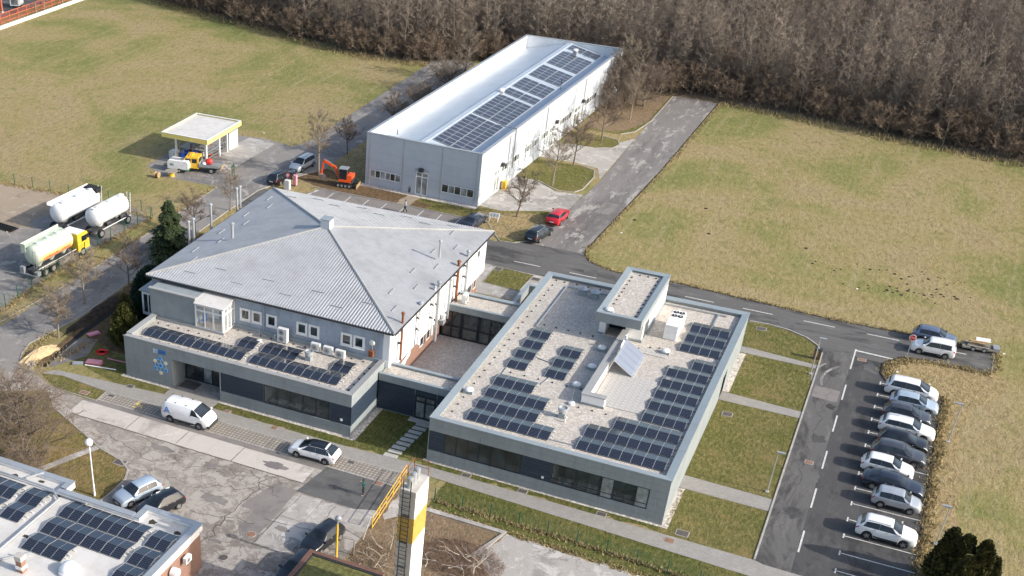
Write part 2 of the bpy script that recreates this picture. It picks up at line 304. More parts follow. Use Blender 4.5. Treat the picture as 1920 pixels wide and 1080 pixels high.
# ---------------------------------------------------------------- mesh helpers
class MB:
    """collects shapes; build() links them as ONE mesh object"""
    def __init__(s): s.v = []; s.f = []; s.m = []; s.cur = 0; s.uv = None
    def add(s, vs, fs):
        o = len(s.v); s.v += [tuple(map(float, q)) for q in vs]; s.f += [tuple(o + i for i in q) for q in fs]; s.m += [s.cur] * len(fs); return s
    def box(s, x0, x1, y0, y1, z0, z1):
        return s.add([(x0, y0, z0), (x1, y0, z0), (x1, y1, z0), (x0, y1, z0), (x0, y0, z1), (x1, y0, z1), (x1, y1, z1), (x0, y1, z1)],
                     [(3, 2, 1, 0), (4, 5, 6, 7), (0, 1, 5, 4), (1, 2, 6, 5), (2, 3, 7, 6), (3, 0, 4, 7)])
    def cbox(s, c, d, rz=0., mat=None):
        """box about centre c with sizes d, turned about z (or by a full matrix)"""
        mt = mat or Matrix.Rotation(rz, 4, 'Z'); hx, hy, hz = (q / 2 for q in d)
        p = [Vector(c) + mt @ Vector((a * hx, b * hy, e * hz)) for e in (-1, 1) for a, b in ((-1, -1), (1, -1), (1, 1), (-1, 1))]
        return s.add(p, [(3, 2, 1, 0), (4, 5, 6, 7), (0, 1, 5, 4), (1, 2, 6, 5), (2, 3, 7, 6), (3, 0, 4, 7)])
    def prism(s, poly, z0, z1):
        n = len(poly); a = sum(poly[i][0] * poly[(i + 1) % n][1] - poly[(i + 1) % n][0] * poly[i][1] for i in range(n))
        if a < 0: poly = poly[::-1]
        return s.add([(*p[:2], z0) for p in poly] + [(*p[:2], z1) for p in poly],
                     [tuple(range(n))[::-1], tuple(range(n, 2 * n))] + [(i, (i + 1) % n, n + (i + 1) % n, n + i) for i in range(n)])
    def cyl(s, a, b, r0, r1=None, n=10, cap=True):
        a = Vector(a); b = Vector(b); r1 = r0 if r1 is None else r1; d = (b - a).normalized()
        u = d.orthogonal().normalized(); w = d.cross(u)
        vs = [a + (u * math.cos(t) + w * math.sin(t)) * r0 for t in [2 * math.pi * i / n for i in range(n)]] + [b + (u * math.cos(t) + w * math.sin(t)) * r1 for t in [2 * math.pi * i / n for i in range(n)]]
        fs = [(i, (i + 1) % n, n + (i + 1) % n, n + i) for i in range(n)]
        if cap: fs += [tuple(range(n))[::-1], tuple(range(n, 2 * n))]
        return s.add(vs, fs)
    def tube(s, pts, r, n=6):
        for a, b in zip(pts, pts[1:]): s.cyl(a, b, r, r, n)
        return s
    def lathe(s, prof, c=(0, 0, 0), axis='Z', n=16):
        """prof: (radius, along); rings about an axis through c"""
        vs = []; c = Vector(c)
        for r, h in prof:
            for i in range(n):
                t = 2 * math.pi * i / n; x, y = r * math.cos(t), r * math.sin(t)
                vs.append(c + Vector({'Z': (x, y, h), 'X': (h, x, y), 'Y': (y, h, x)}[axis]))
        m = len(prof); fs = [(j * n + i, j * n + (i + 1) % n, (j + 1) * n + (i + 1) % n, (j + 1) * n + i) for j in range(m - 1) for i in range(n)]
        fs += [tuple(range(n))[::-1], tuple(range((m - 1) * n, m * n))]
        return s.add(vs, fs)
    def sphere(s, c, r, n=12, sz=1.):
        return s.lathe([(max(1e-4, r * math.sin(math.pi * j / n)), -r * sz * math.cos(math.pi * j / n)) for j in range(n + 1)], c, 'Z', n)
    def quad(s, a, b, c, d): return s.add([a, b, c, d], [(0, 1, 2, 3)])
    def mesh(s, name, mats, smooth=None):
        me = bpy.data.meshes.new(name); me.from_pydata(s.v, [], s.f)
        for q in (mats if isinstance(mats, (list, tuple)) else [mats]): me.materials.append(MT[q] if isinstance(q, str) else q)
        if len(me.materials) > 1: me.polygons.foreach_set('material_index', s.m)
        if s.uv: 
            ul = me.uv_layers.new(name='uv'); ul.data.foreach_set('uv', np.array(s.uv, dtype=np.float32).ravel())
        if smooth is not None:
            me.polygons.foreach_set('use_smooth', [True] * len(me.polygons)); me.set_sharp_from_angle(angle=R(smooth))
        me.update(); return me
    def build(s, name, mats, parent=None, loc=None, smooth=None, rz=0.):
        return link(name, s.mesh(name, mats, smooth), parent, loc, rz)
def link(name, me, parent=None, loc=None, rz=0.):
    o = bpy.data.objects.new(name, me); col.objects.link(o)
    if parent: o.parent = parent
    if loc: o.location = loc
    if rz: o.rotation_euler = (0, 0, rz)
    return o
def tag(o, label=None, cat=None, group=None, kind=None):
    for k, v in (('label', label), ('category', cat), ('group', group), ('kind', kind)):
        if v: o[k] = v
    return o
def thing(name, label, cat, loc=(0, 0, 0), rz=0., group=None):
    o = bpy.data.objects.new(name, None); col.objects.link(o); o.location = loc if len(loc) == 3 else (*loc, 0); o.rotation_euler = (0, 0, rz)
    o.empty_display_size = .3
    return tag(o, label, cat, group)
def copy_tree(o, parent=None):
    c = o.copy(); col.objects.link(c); c.parent = parent
    for ch in list(o.children): copy_tree(ch, c)
    return c
def struct(name, mb, mat, **k): return tag(mb.build(name, mat, **k), kind='structure')
Z0 = [0]
def sheet(name, poly, z, mat):
    """a flat piece of the setting: one polygon with a thin edge"""
    poly = [tuple(p) for p in poly]
    if mat in ('verge_dry', 'bare_soil', 'litter', 'wood_floor', 'gravel_yard', 'lawn_green') or name in ('sandy_patch', 'yard_patch'):   # natural edges wander
        r = random.Random(int(abs(poly[0][0] * 97 + poly[0][1] * 13))); out = []
        for a, b in zip(poly, poly[1:] + poly[:1]):
            L = math.hypot(b[0] - a[0], b[1] - a[1]); n = max(1, min(60, int(L / .6))); out.append(a)
            for i in range(1, n):
                t = i / n; j = min(.16, L * .02); out.append((a[0] + (b[0] - a[0]) * t + r.gauss(0, j), a[1] + (b[1] - a[1]) * t + r.gauss(0, j)))
        poly = out
    return struct(name, MB().prism(poly, z - .003, z), mat)
def arc(c, r, a0, a1, n=8): return [(c[0] + r * math.cos(R(a0 + (a1 - a0) * i / n)), c[1] + r * math.sin(R(a0 + (a1 - a0) * i / n))) for i in range(n + 1)]
def offset_line(pts, d):
    out = []
    for i, p in enumerate(pts):
        a = Vector(pts[max(0, i - 1)][:2]); b = Vector(pts[min(len(pts) - 1, i + 1)][:2]); t = (b - a).normalized(); out.append((p[0] - t.y * d, p[1] + t.x * d))
    return out
def strip(mb, pts, w0, w1, z0, z1):
    """closed bar along a line between side offsets w0 and w1"""
    L, Q = offset_line(pts, w1), offset_line(pts, w0); n = len(pts); o = []
    for a, b in zip(Q, L): o += [(*a, z0), (*b, z0), (*b, z1), (*a, z1)]
    fs = []
    for i in range(n - 1):
        k = 4 * i
        for j in range(4): fs.append((k + j, k + 4 + j, k + 4 + (j + 1) % 4, k + (j + 1) % 4))
    fs += [(0, 1, 2, 3), tuple(4 * (n - 1) + j for j in (3, 2, 1, 0))]
    mb.add(o, fs); return mb
def kerb(pts, h=.09, w=.14, mat='kerb_stone', name='kerb'): return struct(name, strip(MB(), [tuple(p) for p in pts], -w / 2, w / 2, -.02, h), mat)
def text_mesh(name, body, mat, size, parent, matrix, extrude=.01, sx=1.):
    cu = bpy.data.curves.new(name, 'FONT'); cu.body = body; cu.size = size; cu.extrude = extrude; cu.align_x = 'CENTER'; cu.align_y = 'CENTER'
    t = bpy.data.objects.new('tmp_text', cu); col.objects.link(t); bpy.context.view_layer.update()
    me = bpy.data.meshes.new_from_object(t.evaluated_get(bpy.context.evaluated_depsgraph_get())); bpy.data.objects.remove(t); bpy.data.curves.remove(cu)
    me.transform(matrix @ Matrix.Diagonal((sx, 1, 1, 1))); me.materials.clear(); me.materials.append(MT[mat]); me.name = name
    return link(name, me, parent)
# ---------------------------------------------------------------- the ground and what lies flat on it
struct('ground', MB().prism([(-900, -400), (700, -400), (700, 1200), (-900, 1200)], -.5, 0), 'field_grass')
# woodland floor beyond the fields
sheet('woodland_floor', [(-134, 131), (-118, 125), (-100, 119.5), (-86, 114.5), (-74, 112.5), (-66, 113), (-60, 119), (-48, 119), (-34, 121), (-27, 114), (-18, 115), (-6, 113.2), (9, 109.4), (24, 107), (60, 103), (160, 96), (160, 420), (-134, 420)], .012, 'wood_floor')
# road along the west side, past the fuel canopy, up to the wood
sheet('road', [(-69.6, -30), (-62.0, -30), (-61.9, -3.0), (-63.2, -1.2), (-63.9, .6), (-63.6, 3), (-62.9, 8), (-63.2, 22), (-63.8, 40), (-63.8, 49), (-61.8, 55), (-59.6, 60), (-59.5, 118), (-66.3, 118), (-66.4, 69), (-68.8, 62), (-69.1, 48), (-68.7, 31), (-68.6, 16)], .016, 'asphalt_west')
sheet('road', [(-63.8, 42.8), (-21, 40.4), (-20.5, 48.0), (-27, 50.0), (-31, 47.6), (-33, 48.2), (-63.8, 49.6)], .012, 'asphalt')
# back road behind the office, junction and the lane along the hall
back_far = [(-20.9, 52), (-20.8, 50.5), (-20.4, 48.7), (-19.6, 47.4), (-18.2, 46.6), (-16, 45.8), (-13, 45.9), (-9.9, 46.2), (-1.6, 45.6), (7.3, 44.9), (14.6, 45.1), (22.4, 45.3)]
sheet('road', [(-29, 40.9)] + [(-29, 47)] + [(-21, 50)] + back_far[2:] + [(22.5, 40.2), (16.9, 40.1), (14.4, 39.4), (13.2, 38.4), (12.9, 37.1), (9, 36), (7.4, 36.6), (6.7, 38.2), (5.5, 39.4), (3.6, 40.3), (1.4, 40.6), (-.4, 40.5)], .020, 'asphalt')
sheet('road', [(-26.6, 49), (-20.9, 49), (-20.7, 52), (-19.3, 81), (-18.5, 114.6), (-25.2, 115.2), (-25.6, 101), (-25.4, 73), (-26.4, 58)], .024, 'asphalt_old')
sheet('road_apron', [(-37.2, 57.5), (-33.6, 57.0), (-28, 59.9), (-26.2, 60.6), (-26.0, 67.2), (-29.5, 66.6), (-33, 69.2), (-36.2, 69.5)], .017, 'concrete_old')
sheet('road_apron', [(-36, 78.2), (-30.5, 78.4), (-27.0, 77.6), (-25.6, 73.5), (-25.6, 92), (-27, 89.6), (-29.2, 86.2), (-35.4, 85.0)], .017, 'concrete_old')
sheet('parking_strip', [(-58.2, 49.2), (-33, 48.0), (-32.2, 50.0), (-33.6, 52.5), (-45, 52.9), (-56.9, 53.0)], .018, 'asphalt_mid')
# car park right of the office
sheet('parking_lot', [(7.4, -40), (18.6, -40), (18.45, 17), (18.6, 32.9), (15.0, 32.9), (13.6, 33.6), (12.9, 35), (12.9, 37.3), (9, 37.6), (7.4, 36.8)], .024, 'asphalt_park')
sheet('road', [(7.4, -40), (10.1, -40), (10.1, 38), (7.3, 37.2)], .028, 'asphalt_lane')
# tanker yard and fuel station slab
sheet('lorry_yard', [(-135, 35.0), (-94, 34.7), (-85.8, 35.4), (-75.2, 36.6), (-71, 34.2), (-71.2, 30), (-71.8, 22), (-71.6, 8), (-70.4, 3.5), (-72, -30), (-135, -30)], .010, 'gravel_yard')
sheet('lorry_yard_paving', [(-120, 21), (-93, 21.6), (-82, 24.4), (-83.5, 27), (-81.6, 34.4), (-75, 35.8), (-71.3, 34), (-71.4, 29), (-72.1, 21), (-71.9, 8), (-70.7, 3.5), (-72, -30), (-120, -30)], .014, 'asphalt_west')
sheet('fuel_slab', [(-81.5, 49.6), (-77.6, 47.2), (-69.2, 47.4), (-68.8, 62), (-67.2, 65.6), (-72.4, 66.8), (-77, 66.2), (-77.2, 60), (-81.4, 56)], .013, 'asphalt_west')
sheet('fuel_slab', [(-75.4, 53.4), (-70.6, 53.2), (-70.2, 65.6), (-74.8, 66.2)], .019, 'concrete_old')
# yard between the office and the near roof
sheet('yard', [(-62.2, -30), (-20.6, -30), (-20.7, -5.0), (-21, -2), (-23, -4.9), (-31, -4.95), (-42.8, -4.95), (-51.3, -5.6), (-56.3, -5.3), (-59, -4), (-62.2, -3.2)], .012, 'concrete_yard')
for k, (x0, x1, y0, y1) in enumerate([(-52.5, -46.2, -8.15, -5.75), (-46.15, -40.9, -8.15, -5.75), (-40.85, -35.2, -8.2, -5.75), (-35.15, -28.2, -8.2, -5.8)]):
    sheet('concrete_slab', [(x0, y0), (x1, y0), (x1, y1), (x0, y1)], .021, 'concrete_slab')
sheet('asphalt_patch', [(-53, -5.74), (-23.2, -5.74), (-22.6, -5.05), (-51, -5.05)], .018, 'asphalt_mid')
sheet('asphalt_patch', [(-28.1, -9.6), (-22.8, -9.6), (-21.0, -8.9), (-20.9, -5.05), (-27.4, -5.06)], .024, 'asphalt_dark')
sheet('asphalt_patch', [(-31.2, -13.6), (-29.9, -13.6), (-29.9, -16.2), (-29.4, -17), (-28.6, -17.2), (-28, -16.6), (-28, -9.4), (-30.2, -9.4)], .020, 'asphalt_mid')
for x0, x1, y0, y1 in [(-27.7, -25.6, -13.2, -9.8), (-25.5, -23.2, -13.2, -9.8), (-23.1, -20.9, -11.6, -9.0), (-27.7, -24.6, -17.4, -13.3)]:
    sheet('concrete_slab', [(x0, y0), (x1, y0), (x1, y1), (x0, y1)], .021, 'concrete_old')
sheet('yard_patch', [(-20.6, -30), (-5, -30), (-5, -6.9), (-10.6, -6.9), (-17.4, -6.6), (-20.6, -5.4)], .009, 'litter')
sheet('yard_patch', [(-11.7, -10.6), (-10.6, -6.95), (8, -7.6), (16, -8), (20, -30), (-6, -30), (-9, -14)], .016, 'concrete_old')
sheet('sandy_patch', [(-20.0, -9.8), (-18.7, -8.2), (-19.2, -5.2), (-20.4, -6.0), (-20.4, -9.2)], .015, 'concrete_old')
# joints, cracks, oil and repairs in the yard and the lanes
rc = random.Random(12)
def crack(a, b, w=.05, jit=.12, z=.0265, mat='soil_and_shade'):
    n = max(3, int(math.hypot(b[0] - a[0], b[1] - a[1]) / .5)); pts = [(a[0] + (b[0] - a[0]) * i / n + (rc.gauss(0, jit) if 0 < i < n else 0), a[1] + (b[1] - a[1]) * i / n + (rc.gauss(0, jit) if 0 < i < n else 0)) for i in range(n + 1)]
    struct('crack', strip(MB(), pts, -w * .32, w * .32, z - .006, z), mat)
for a, b, w_, j in (((-52, -8.25), (-28.3, -8.3), .09, .03), ((-31.6, -20), (-31.0, -9), .07, .16), ((-28.6, -14.2), (-21, -13.4), .06, .1), ((-36, -13.2), (-30, -10), .05, .25), ((-38.5, -11), (-33, -9.2), .05, .3), ((-34.5, -16), (-29, -15.2), .05, .2), ((-27.9, -17.5), (-27.5, -9.8), .05, .05), ((-24.6, -17), (-24.2, -10), .05, .06), ((-47, -9.5), (-41, -11.5), .05, .25), ((-44, -8.6), (-39, -10.4), .04, .25), ((-33, -8.6), (-29, -11), .05, .2), ((-35.2, -8.2), (-35.17, -5.8), .06, .01), ((-40.87, -8.1), (-40.87, -5.8), .06, .01), ((-46.17, -8.1), (-46.17, -5.8), .06, .01)): crack(a, b, w_, j)
for a, b in (((-66, 4), (-64.5, 16)), ((-67.5, 10), (-63.5, 12)), ((-66.5, 22), (-65.8, 38)), ((8.6, 4), (8.9, 30)), ((-22.8, 52), (-21.6, 80))): crack(a, b, .045, .18, .0325)
def blot(x, y, r, mat, z, ecc=.6):
    q = [rc.uniform(.35, 1.25) for _ in range(28)]; ph = [(q[k - 1] + q[k] * 2 + q[(k + 1) % 28]) / 4 for k in range(28)]; sheet('stain', [(x + r * ph[k] * math.cos(k * math.pi / 14), y + r * ecc * ph[k] * math.sin(k * math.pi / 14)) for k in range(28)], z, mat)
for x, y, r in ((-33.6, -13.8, 1.5), (-36.2, -9.6, .9), (-30.6, -18.6, .7), (-41.5, -9.4, 1.2), (-26.6, -14.8, .8), (-31.5, -7.0, 1.5), (-29.6, -11.6, .5)): blot(x, y, r, 'asphalt_mid', .0275, .45)
for x, y, r in ((9.2, 19.6, .7), (9.6, 12.8, .9), (9.0, 6.8, .8), (9.5, 26, .5), (8.7, 33, .8), (12, 35.6, .9), (-24, 45.2, 1.2), (-18.5, 44.6, .9), (3, 42, 1.0)): blot(x, y, r, 'asphalt_dark' if r > .85 else 'asphalt_park', .0315, 1.3)
sheet('asphalt_patch', [(7.6, 27.2), (9.9, 27.0), (9.9, 29.4), (7.6, 29.6)], .0322, 'asphalt_mid'); sheet('asphalt_patch', [(-23, 62), (-21.2, 62), (-21.0, 66), (-22.9, 66.2)], .0282, 'asphalt_mid'); sheet('asphalt_patch', [(-67.4, 24), (-65.6, 24.2), (-65.7, 28), (-67.3, 27.8)], .0205, 'asphalt_dark')
struct('tyre_mark', strip(MB(), arc((13.2, 31.2), 5.2, 140, 196, 14), -.13, .13, .0325, .0335), 'asphalt_old'); struct('tyre_mark', strip(MB(), arc((13.4, 31.4), 6.3, 150, 190, 12), -.1, .1, .0325, .0335), 'asphalt_old')
# lawns
sheet('lawn', [(-51.6, -1.8), (-46.4, -1.3), (-46.4, 0.3), (-54.5, 3), (-58.6, 4.5), (-58.7, 1.2), (-57.6, .1), (-55, -.8)], .016, 'lawn')
sheet('lawn', [(-60.3, 5.8), (-59.2, 4.4), (-53, 3), (-52, 8), (-53, 33), (-63.0, 33), (-62.6, 12)], .008, 'bare_soil')
sheet('lawn', [(-59.0, -3.6), (-57.0, -3.0), (-51.5, -3.5), (-51.4, -5.2), (-56.4, -5.05)], .020, 'lawn')
sheet('lawn', [(-41.1, -1.3), (-27.6, -1.35), (-20.2, -.55), (-20.2, 6.0), (-27.7, 6.0), (-27.7, .2), (-41.1, .2)], .016, 'lawn_green')
sheet('lawn', [(-20.4, -.95), (1.2, -.95), (0.4, 0.3), (-20.4, .3)], .0145, 'lawn_green')
sheet('lawn', [(-17.6, -6.6), (8.2, -7.2), (8.0, -3.2), (-17.6, -2.0)], .014, 'lawn_green')
sheet('lawn', [(-.3, -.95), (7.2, -1.2), (7.2, 6.0), (-.3, 6.0)], .018, 'lawn')
sheet('lawn', [(-.3, 8.2), (7.2, 8.0), (7.2, 22.4), (-.3, 22.4)], .018, 'lawn')
sheet('lawn', [(-.3, 24.2), (7.2, 23.8), (7.2, 32.9), (-.3, 32.9)], .018, 'lawn')
sheet('lawn', [(-.6, 34.4), (7.2, 33.8), (7.25, 36.4), (6.6, 38.0), (5.4, 39.2), (3.5, 40.1), (1.4, 40.4), (-.6, 40.2)], .018, 'lawn')
sheet('lawn', [(-28.5, 36.2), (-24.2, 35.8), (-23.9, 40.6), (-28.6, 40.9)], .030, 'lawn')
sheet('lawn', [(-37.5, 56.8), (-50, 57.3), (-54, 57.2), (-56.5, 57), (-57.0, 53.1), (-45, 53.0), (-33.6, 52.6), (-32.2, 50.0), (-30.4, 48.0), (-28.6, 48.4), (-27.0, 50.3), (-26.4, 53), (-26.6, 59.6), (-29, 59.2), (-33, 57.0)], .028, 'lawn')
sheet('verge', [(-56.6, 57), (-57.1, 53.2), (-49.2, 53.0), (-42.5, 53.05), (-41.8, 54.4), (-44.5, 55.2), (-43.6, 56.9), (-50, 57.2)], .033, 'bare_soil'); sheet('verge', [(-46.2, 53.05), (-44.4, 53.05), (-44.0, 56.8), (-45.9, 56.9)], .037, 'gravel_yard')
sheet('verge', [(-36, 55.6), (-35, 51.8), (-31.6, 49), (-29.3, 48.6), (-27.3, 50.4), (-26.8, 56), (-29, 58.4), (-33, 56.2)], .033, 'verge_dry')
lobes = [[(-36.4, 69.8), (-33.2, 69.6), (-29.4, 67.0), (-27.3, 67.4), (-26.6, 69), (-26.5, 74), (-27.2, 76.6), (-29.6, 77.6), (-35.8, 77.2)], [(-35.5, 85.4), (-29.4, 85.6), (-27.4, 86.6), (-26.9, 88.4), (-27.6, 90.2), (-30, 91), (-35.0, 91.2)],
         [(-35, 92.6), (-28, 93), (-26.4, 95), (-25.5, 101), (-25.4, 115), (-33.5, 115)]]
for L_ in lobes: sheet('lawn', L_, .030, 'lawn'); kerb(L_[1:-1] if L_ is not lobes[2] else L_[1:5], .08)
sheet('verge', [(-34.6, 93.5), (-28.5, 94), (-26.8, 97), (-26, 101), (-25.8, 114.5), (-33, 114.5)], .036, 'litter')
sheet('verge', [(-59.4, 60), (-52.8, 58), (-50.5, 113), (-59.4, 118)], .018, 'verge_dry')
sheet('verge', [(-61.6, 55), (-57, 53.4), (-52.8, 57.4), (-59.4, 60)], .020, 'bare_soil')
sheet('verge', [(-28.2, -.2), (-27.7, 5.9), (-27.72, .1), (-27.72, -.2)], .022, 'pebble')
sheet('verge_island', [(18.6, 32.9), (15.0, 32.9), (13.5, 33.7), (13.0, 35), (13.0, 37.2), (14.4, 39.3), (16.9, 39.9), (22.6, 40.1), (24, 38.4), (22.6, 34), (20.8, 31.5), (20.4, 22), (20.9, 12), (20.3, 2), (20.6, -20), (18.6, -20)], .012, 'verge_dry')
# the near island with the old lamp
isl = [(-62, -9), (-56.5, -5.9), (-54, -8.2), (-48.5, -10.8), (-46.2, -11.9), (-43.6, -12.6), (-42.3, -13.5), (-41.7, -14.8), (-41.6, -16.4), (-41.7, -19.5), (-43, -22), (-62, -22)]
sheet('lawn', isl, .030, 'leafy_lawn'); kerb(isl[1:10], .07, .16)
sheet('footpath', [(-46.9, -11.4), (-46.2, -11.7), (-48.6, -17.3), (-49.3, -17.2)], .038, 'concrete_old')
# footpaths
sheet('footpath', [(-59.1, -3.5), (-58.2, -2.3), (-46.4, -1.3), (-46.4, .2), (-41.1, .2), (-41.1, -1.35), (-27.6, -1.38), (-20, -.95), (7.4, -1.15), (8.1, -1.4), (18.6, -1.6), (18.6, -3.6), (7.2, -3.35), (-19.4, -2.3), (-22.0, -3.0), (-27.4, -3.1), (-39.4, -3.05), (-45.3, -3.4), (-51.5, -3.45), (-57, -2.95)], .034, 'paver_path')
sheet('footpath', [(-.1, 33.0), (7.35, 32.95), (7.35, 33.75), (-.1, 34.4)], .034, 'paver_path')
sheet('footpath', [(-.1, 22.45), (7.35, 22.45), (7.35, 23.75), (-.1, 24.15)], .034, 'paver_path')
sheet('footpath', [(-.1, 6.1), (7.35, 6.05), (7.35, 7.95), (-.1, 8.15)], .034, 'paver_path')
sheet('footpath', [(-30, 33.4), (-20.3, 33.4), (-20.3, 40.7), (-30, 41.1)], .018, 'concrete_old')
sheet('footpath', [(-60.2, 4.2), (-58.2, 4.8), (-57.2, 1.4), (-59, -2.2), (-59.6, -1.4)], .024, 'asphalt_mid')
sheet('parking_pavers', [(-51.3, -5.05), (-51.4, -3.45), (-45.3, -3.4), (-39.4, -3.05), (-27.4, -3.1), (-22.0, -3.0), (-21.0, -2.4), (-21.2, -5.02)], .030, 'paver_lot')
for x in (-45.2, -39.7, -33.6, -27.2): sheet('bay_border', [(x, -5.0), (x + .16, -5.0), (x + .16, -3.2), (x, -3.2)], .036, 'asphalt_mid')
sheet('gravel_border', [(-52.0, -.25), (-46.4, -.25), (-46.4, .2), (-52, .2)], .026, 'pebble')
sheet('gravel_border', [(-41.1, -.25), (-27.3, -.25), (-27.3, .2), (-41.1, .2)], .026, 'pebble')
sheet('gravel_border', [(-27.75, .2), (-27.1, -.2), (-27.1, 6.0), (-27.75, 6.0)], .028, 'pebble')
sheet('gravel_border', [(-20.6, -.28), (.5, -.28), (.5, .1), (-20.6, .1)], .026, 'pebble')
sheet('gravel_border', [(-.1, -.28), (.5, -.28), (.5, 6.0), (-.1, 6.0)], .030, 'pebble')
sheet('gravel_border', [(-.1, 24.2), (.6, 24.2), (.6, 32.8), (-.1, 32.8)], .030, 'pebble')
sheet('courtyard', [(-28.1, 8.2), (-20.2, 8.2), (-20.2, 22.3), (-28.1, 22.3)], .040, 'court_gravel')
kerb([(-57.0, -5.2), (-51.3, -5.3)], .06, .12); kerb([(-51.35, -5.2), (-51.45, -3.4)], .06, .14)
kerb([(-51.4, -3.45), (-45.3, -3.38), (-39.4, -3.05), (-27.4, -3.1), (-22.0, -3.0), (-20.4, -2.4)], .06, .18); kerb([(-51.2, -5.05), (-21.3, -5.02)], .042, .14)
kerb(back_far[1:], .05, .12, 'soil_and_shade'); kerb([(-20.7, 51), (-19.2, 81), (-18.4, 114.3)], .03, .16, 'soil_and_shade')
kerb([(-.4, 40.45), (1.4, 40.6), (3.6, 40.25), (5.45, 39.35), (6.7, 38.1), (7.32, 36.5), (7.36, 34), (7.38, -1.1)], .09, .15, 'kerb_pale')
kerb([(18.6, -20), (18.55, 17), (18.62, 32.9), (15.0, 32.9), (13.5, 33.65), (12.95, 35), (12.95, 37.2), (14.35, 39.35), (16.9, 40.0)], .09, .16, 'soil_and_shade'); kerb([(16.9, 40.0), (22.5, 40.15), (22.55, 45)], .05, .12)  # dark colour on the car-park kerb stands for its shade below the verge
kerb([(-58.2, 53.1), (-45, 52.95), (-33.7, 52.55), (-32.1, 50.0), (-30.5, 47.9), (-28.8, 48.2), (-27.0, 50.1), (-26.4, 53)], .08, .12)
kerb([(-59.2, -3.7), (-61.2, -3.6), (-62.2, -2.9), (-63.2, -1.2), (-63.85, .8), (-63.5, 3), (-62.8, 8), (-63.1, 22), (-63.7, 40), (-63.7, 48.6), (-61.8, 54.6), (-59.5, 60)], .08, .12)
kerb([(-69.5, 3), (-68.6, 16), (-68.6, 31), (-69, 47)], .05, .12); kerb([(-69.1, 47.2), (-77.5, 47.0)], .04, .1)
kerb([(-24.1, 35.8), (-28.4, 36.2), (-28.55, 40.9), (-23.9, 40.6), (-24.1, 35.8)], .05, .1)
kerb([(-17.5, -6.9), (-10.8, -6.95), (-11.9, -10.7)], .12, .5, 'concrete_old', 'low_wall')
# heaps of soil and a trench beside the west road
def heap(name, label, cat, cx, cy, rx, ry, h, rz, mat, seed, kind=None):
    r = random.Random(seed); mb = MB(); n, m = 22, 8; ph = [r.uniform(.75, 1.2) for _ in range(n)]; vs = []
    for j in range(m + 1):
        t = j / m
        for i in range(n):
            a = 2 * math.pi * i / n; q = ph[i] * (1 - t); zz = h * (1 - (1 - t) ** 1.7) * (.85 + .3 * r.random()) if j else -.02
            vs.append((cx + (rx * q * math.cos(a)) * math.cos(rz) - ry * q * math.sin(a) * math.sin(rz), cy + rx * q * math.cos(a) * math.sin(rz) + ry * q * math.sin(a) * math.cos(rz), zz))
    mb.add(vs, [(j * n + i, j * n + (i + 1) % n, (j + 1) * n + (i + 1) % n, (j + 1) * n + i) for j in range(m) for i in range(n)])
    return tag(mb.build(name, mat, smooth=60), label, cat, None, kind)
heap('sand_heap', 'heap of pale sand dug out beside the rounded kerb', 'sand heap', -61.4, -.4, 2.5, 1.0, .75, R(78), 'sand_heap', 3)
heap('soil_heap', 'long dark mound of dug soil beside the trench', 'soil heap', -61.6, 9.5, 5.6, 1.1, .55, R(91), 'soil_and_shade', 5)
struct('trench', strip(MB(), [(-59.7, -2.4), (-60.2, 2), (-60.5, 6), (-60.55, 11), (-60.7, 17)], -.28, .28, -.02, .05), 'dark_void')
struct('trench_edge', strip(MB(), [(-60.2, -2.4), (-60.7, 2), (-61.0, 6)], -.22, .22, -.02, .14), 'bare_soil')
r_ = random.Random(4)
for i in range(26):
    d = r_.uniform(.10, .3); a = r_.uniform(0, 6.28); mb = MB(); mb.cbox((0, 0, d * .3), (d, d * r_.uniform(.6, 1.), d * .6), a)
    o = mb.build('rubble_stone', 'stone_rubble', loc=(-61.2 + r_.gauss(0, .55), -2.55 + r_.gauss(0, .5), .03)); tag(o, 'pale broken stone in the rubble at the foot of the sand heap', 'stone', 'rubble stones')
# painted markings
mk = MB()
def mark(name, poly, z, mat='marking'): return struct(name, MB().prism(poly, z - .002, z), mat)
for x0 in (-27.1, -20.6, -7.7, -1.6, 4.6, 10.8, 17.0): mark('lane_dash', [(x0, 43.14), (x0 + 3.1, 43.12), (x0 + 3.1, 43.26), (x0, 43.28)], .027)
for y0 in (27.85, 21.45, 14.7, 8.2, 1.5, -5.0): mark('lane_dash', [(10.16, y0), (10.30, y0), (10.30, y0 + 3.15), (10.16, y0 + 3.15)], .034)
for y0 in (36.3,): mark('lane_dash', [(10.14, 34.5), (10.28, 34.5), (10.28, 39.1), (10.14, 39.1)], .034)
mark('stop_line', [(10.28, 38.95), (13.7, 38.75), (13.7, 38.5), (10.28, 38.7)], .034)
for i in range(18):
    y = 32.94 - 2.5 * i
    mark('bay_line', [(13.2, y - .05), (18.45, y - .02), (18.45, y + .08), (13.2, y + .05)], .031)
    mark('bay_tick', [(13.04, y - .32), (13.16, y - .32), (13.16, y + .32), (13.04, y + .32)], .031)
for i in range(10):
    x = -57.2 + 2.5 * i; mark('bay_line', [(x, 50.1), (x + .12, 50.1), (x + .12, 52.4), (x, 52.4)], .025)
mark('kerb_stripe', [(-57.6, 50.2), (-56.9, 52.4), (-56.7, 52.35), (-57.4, 50.15)], .025)
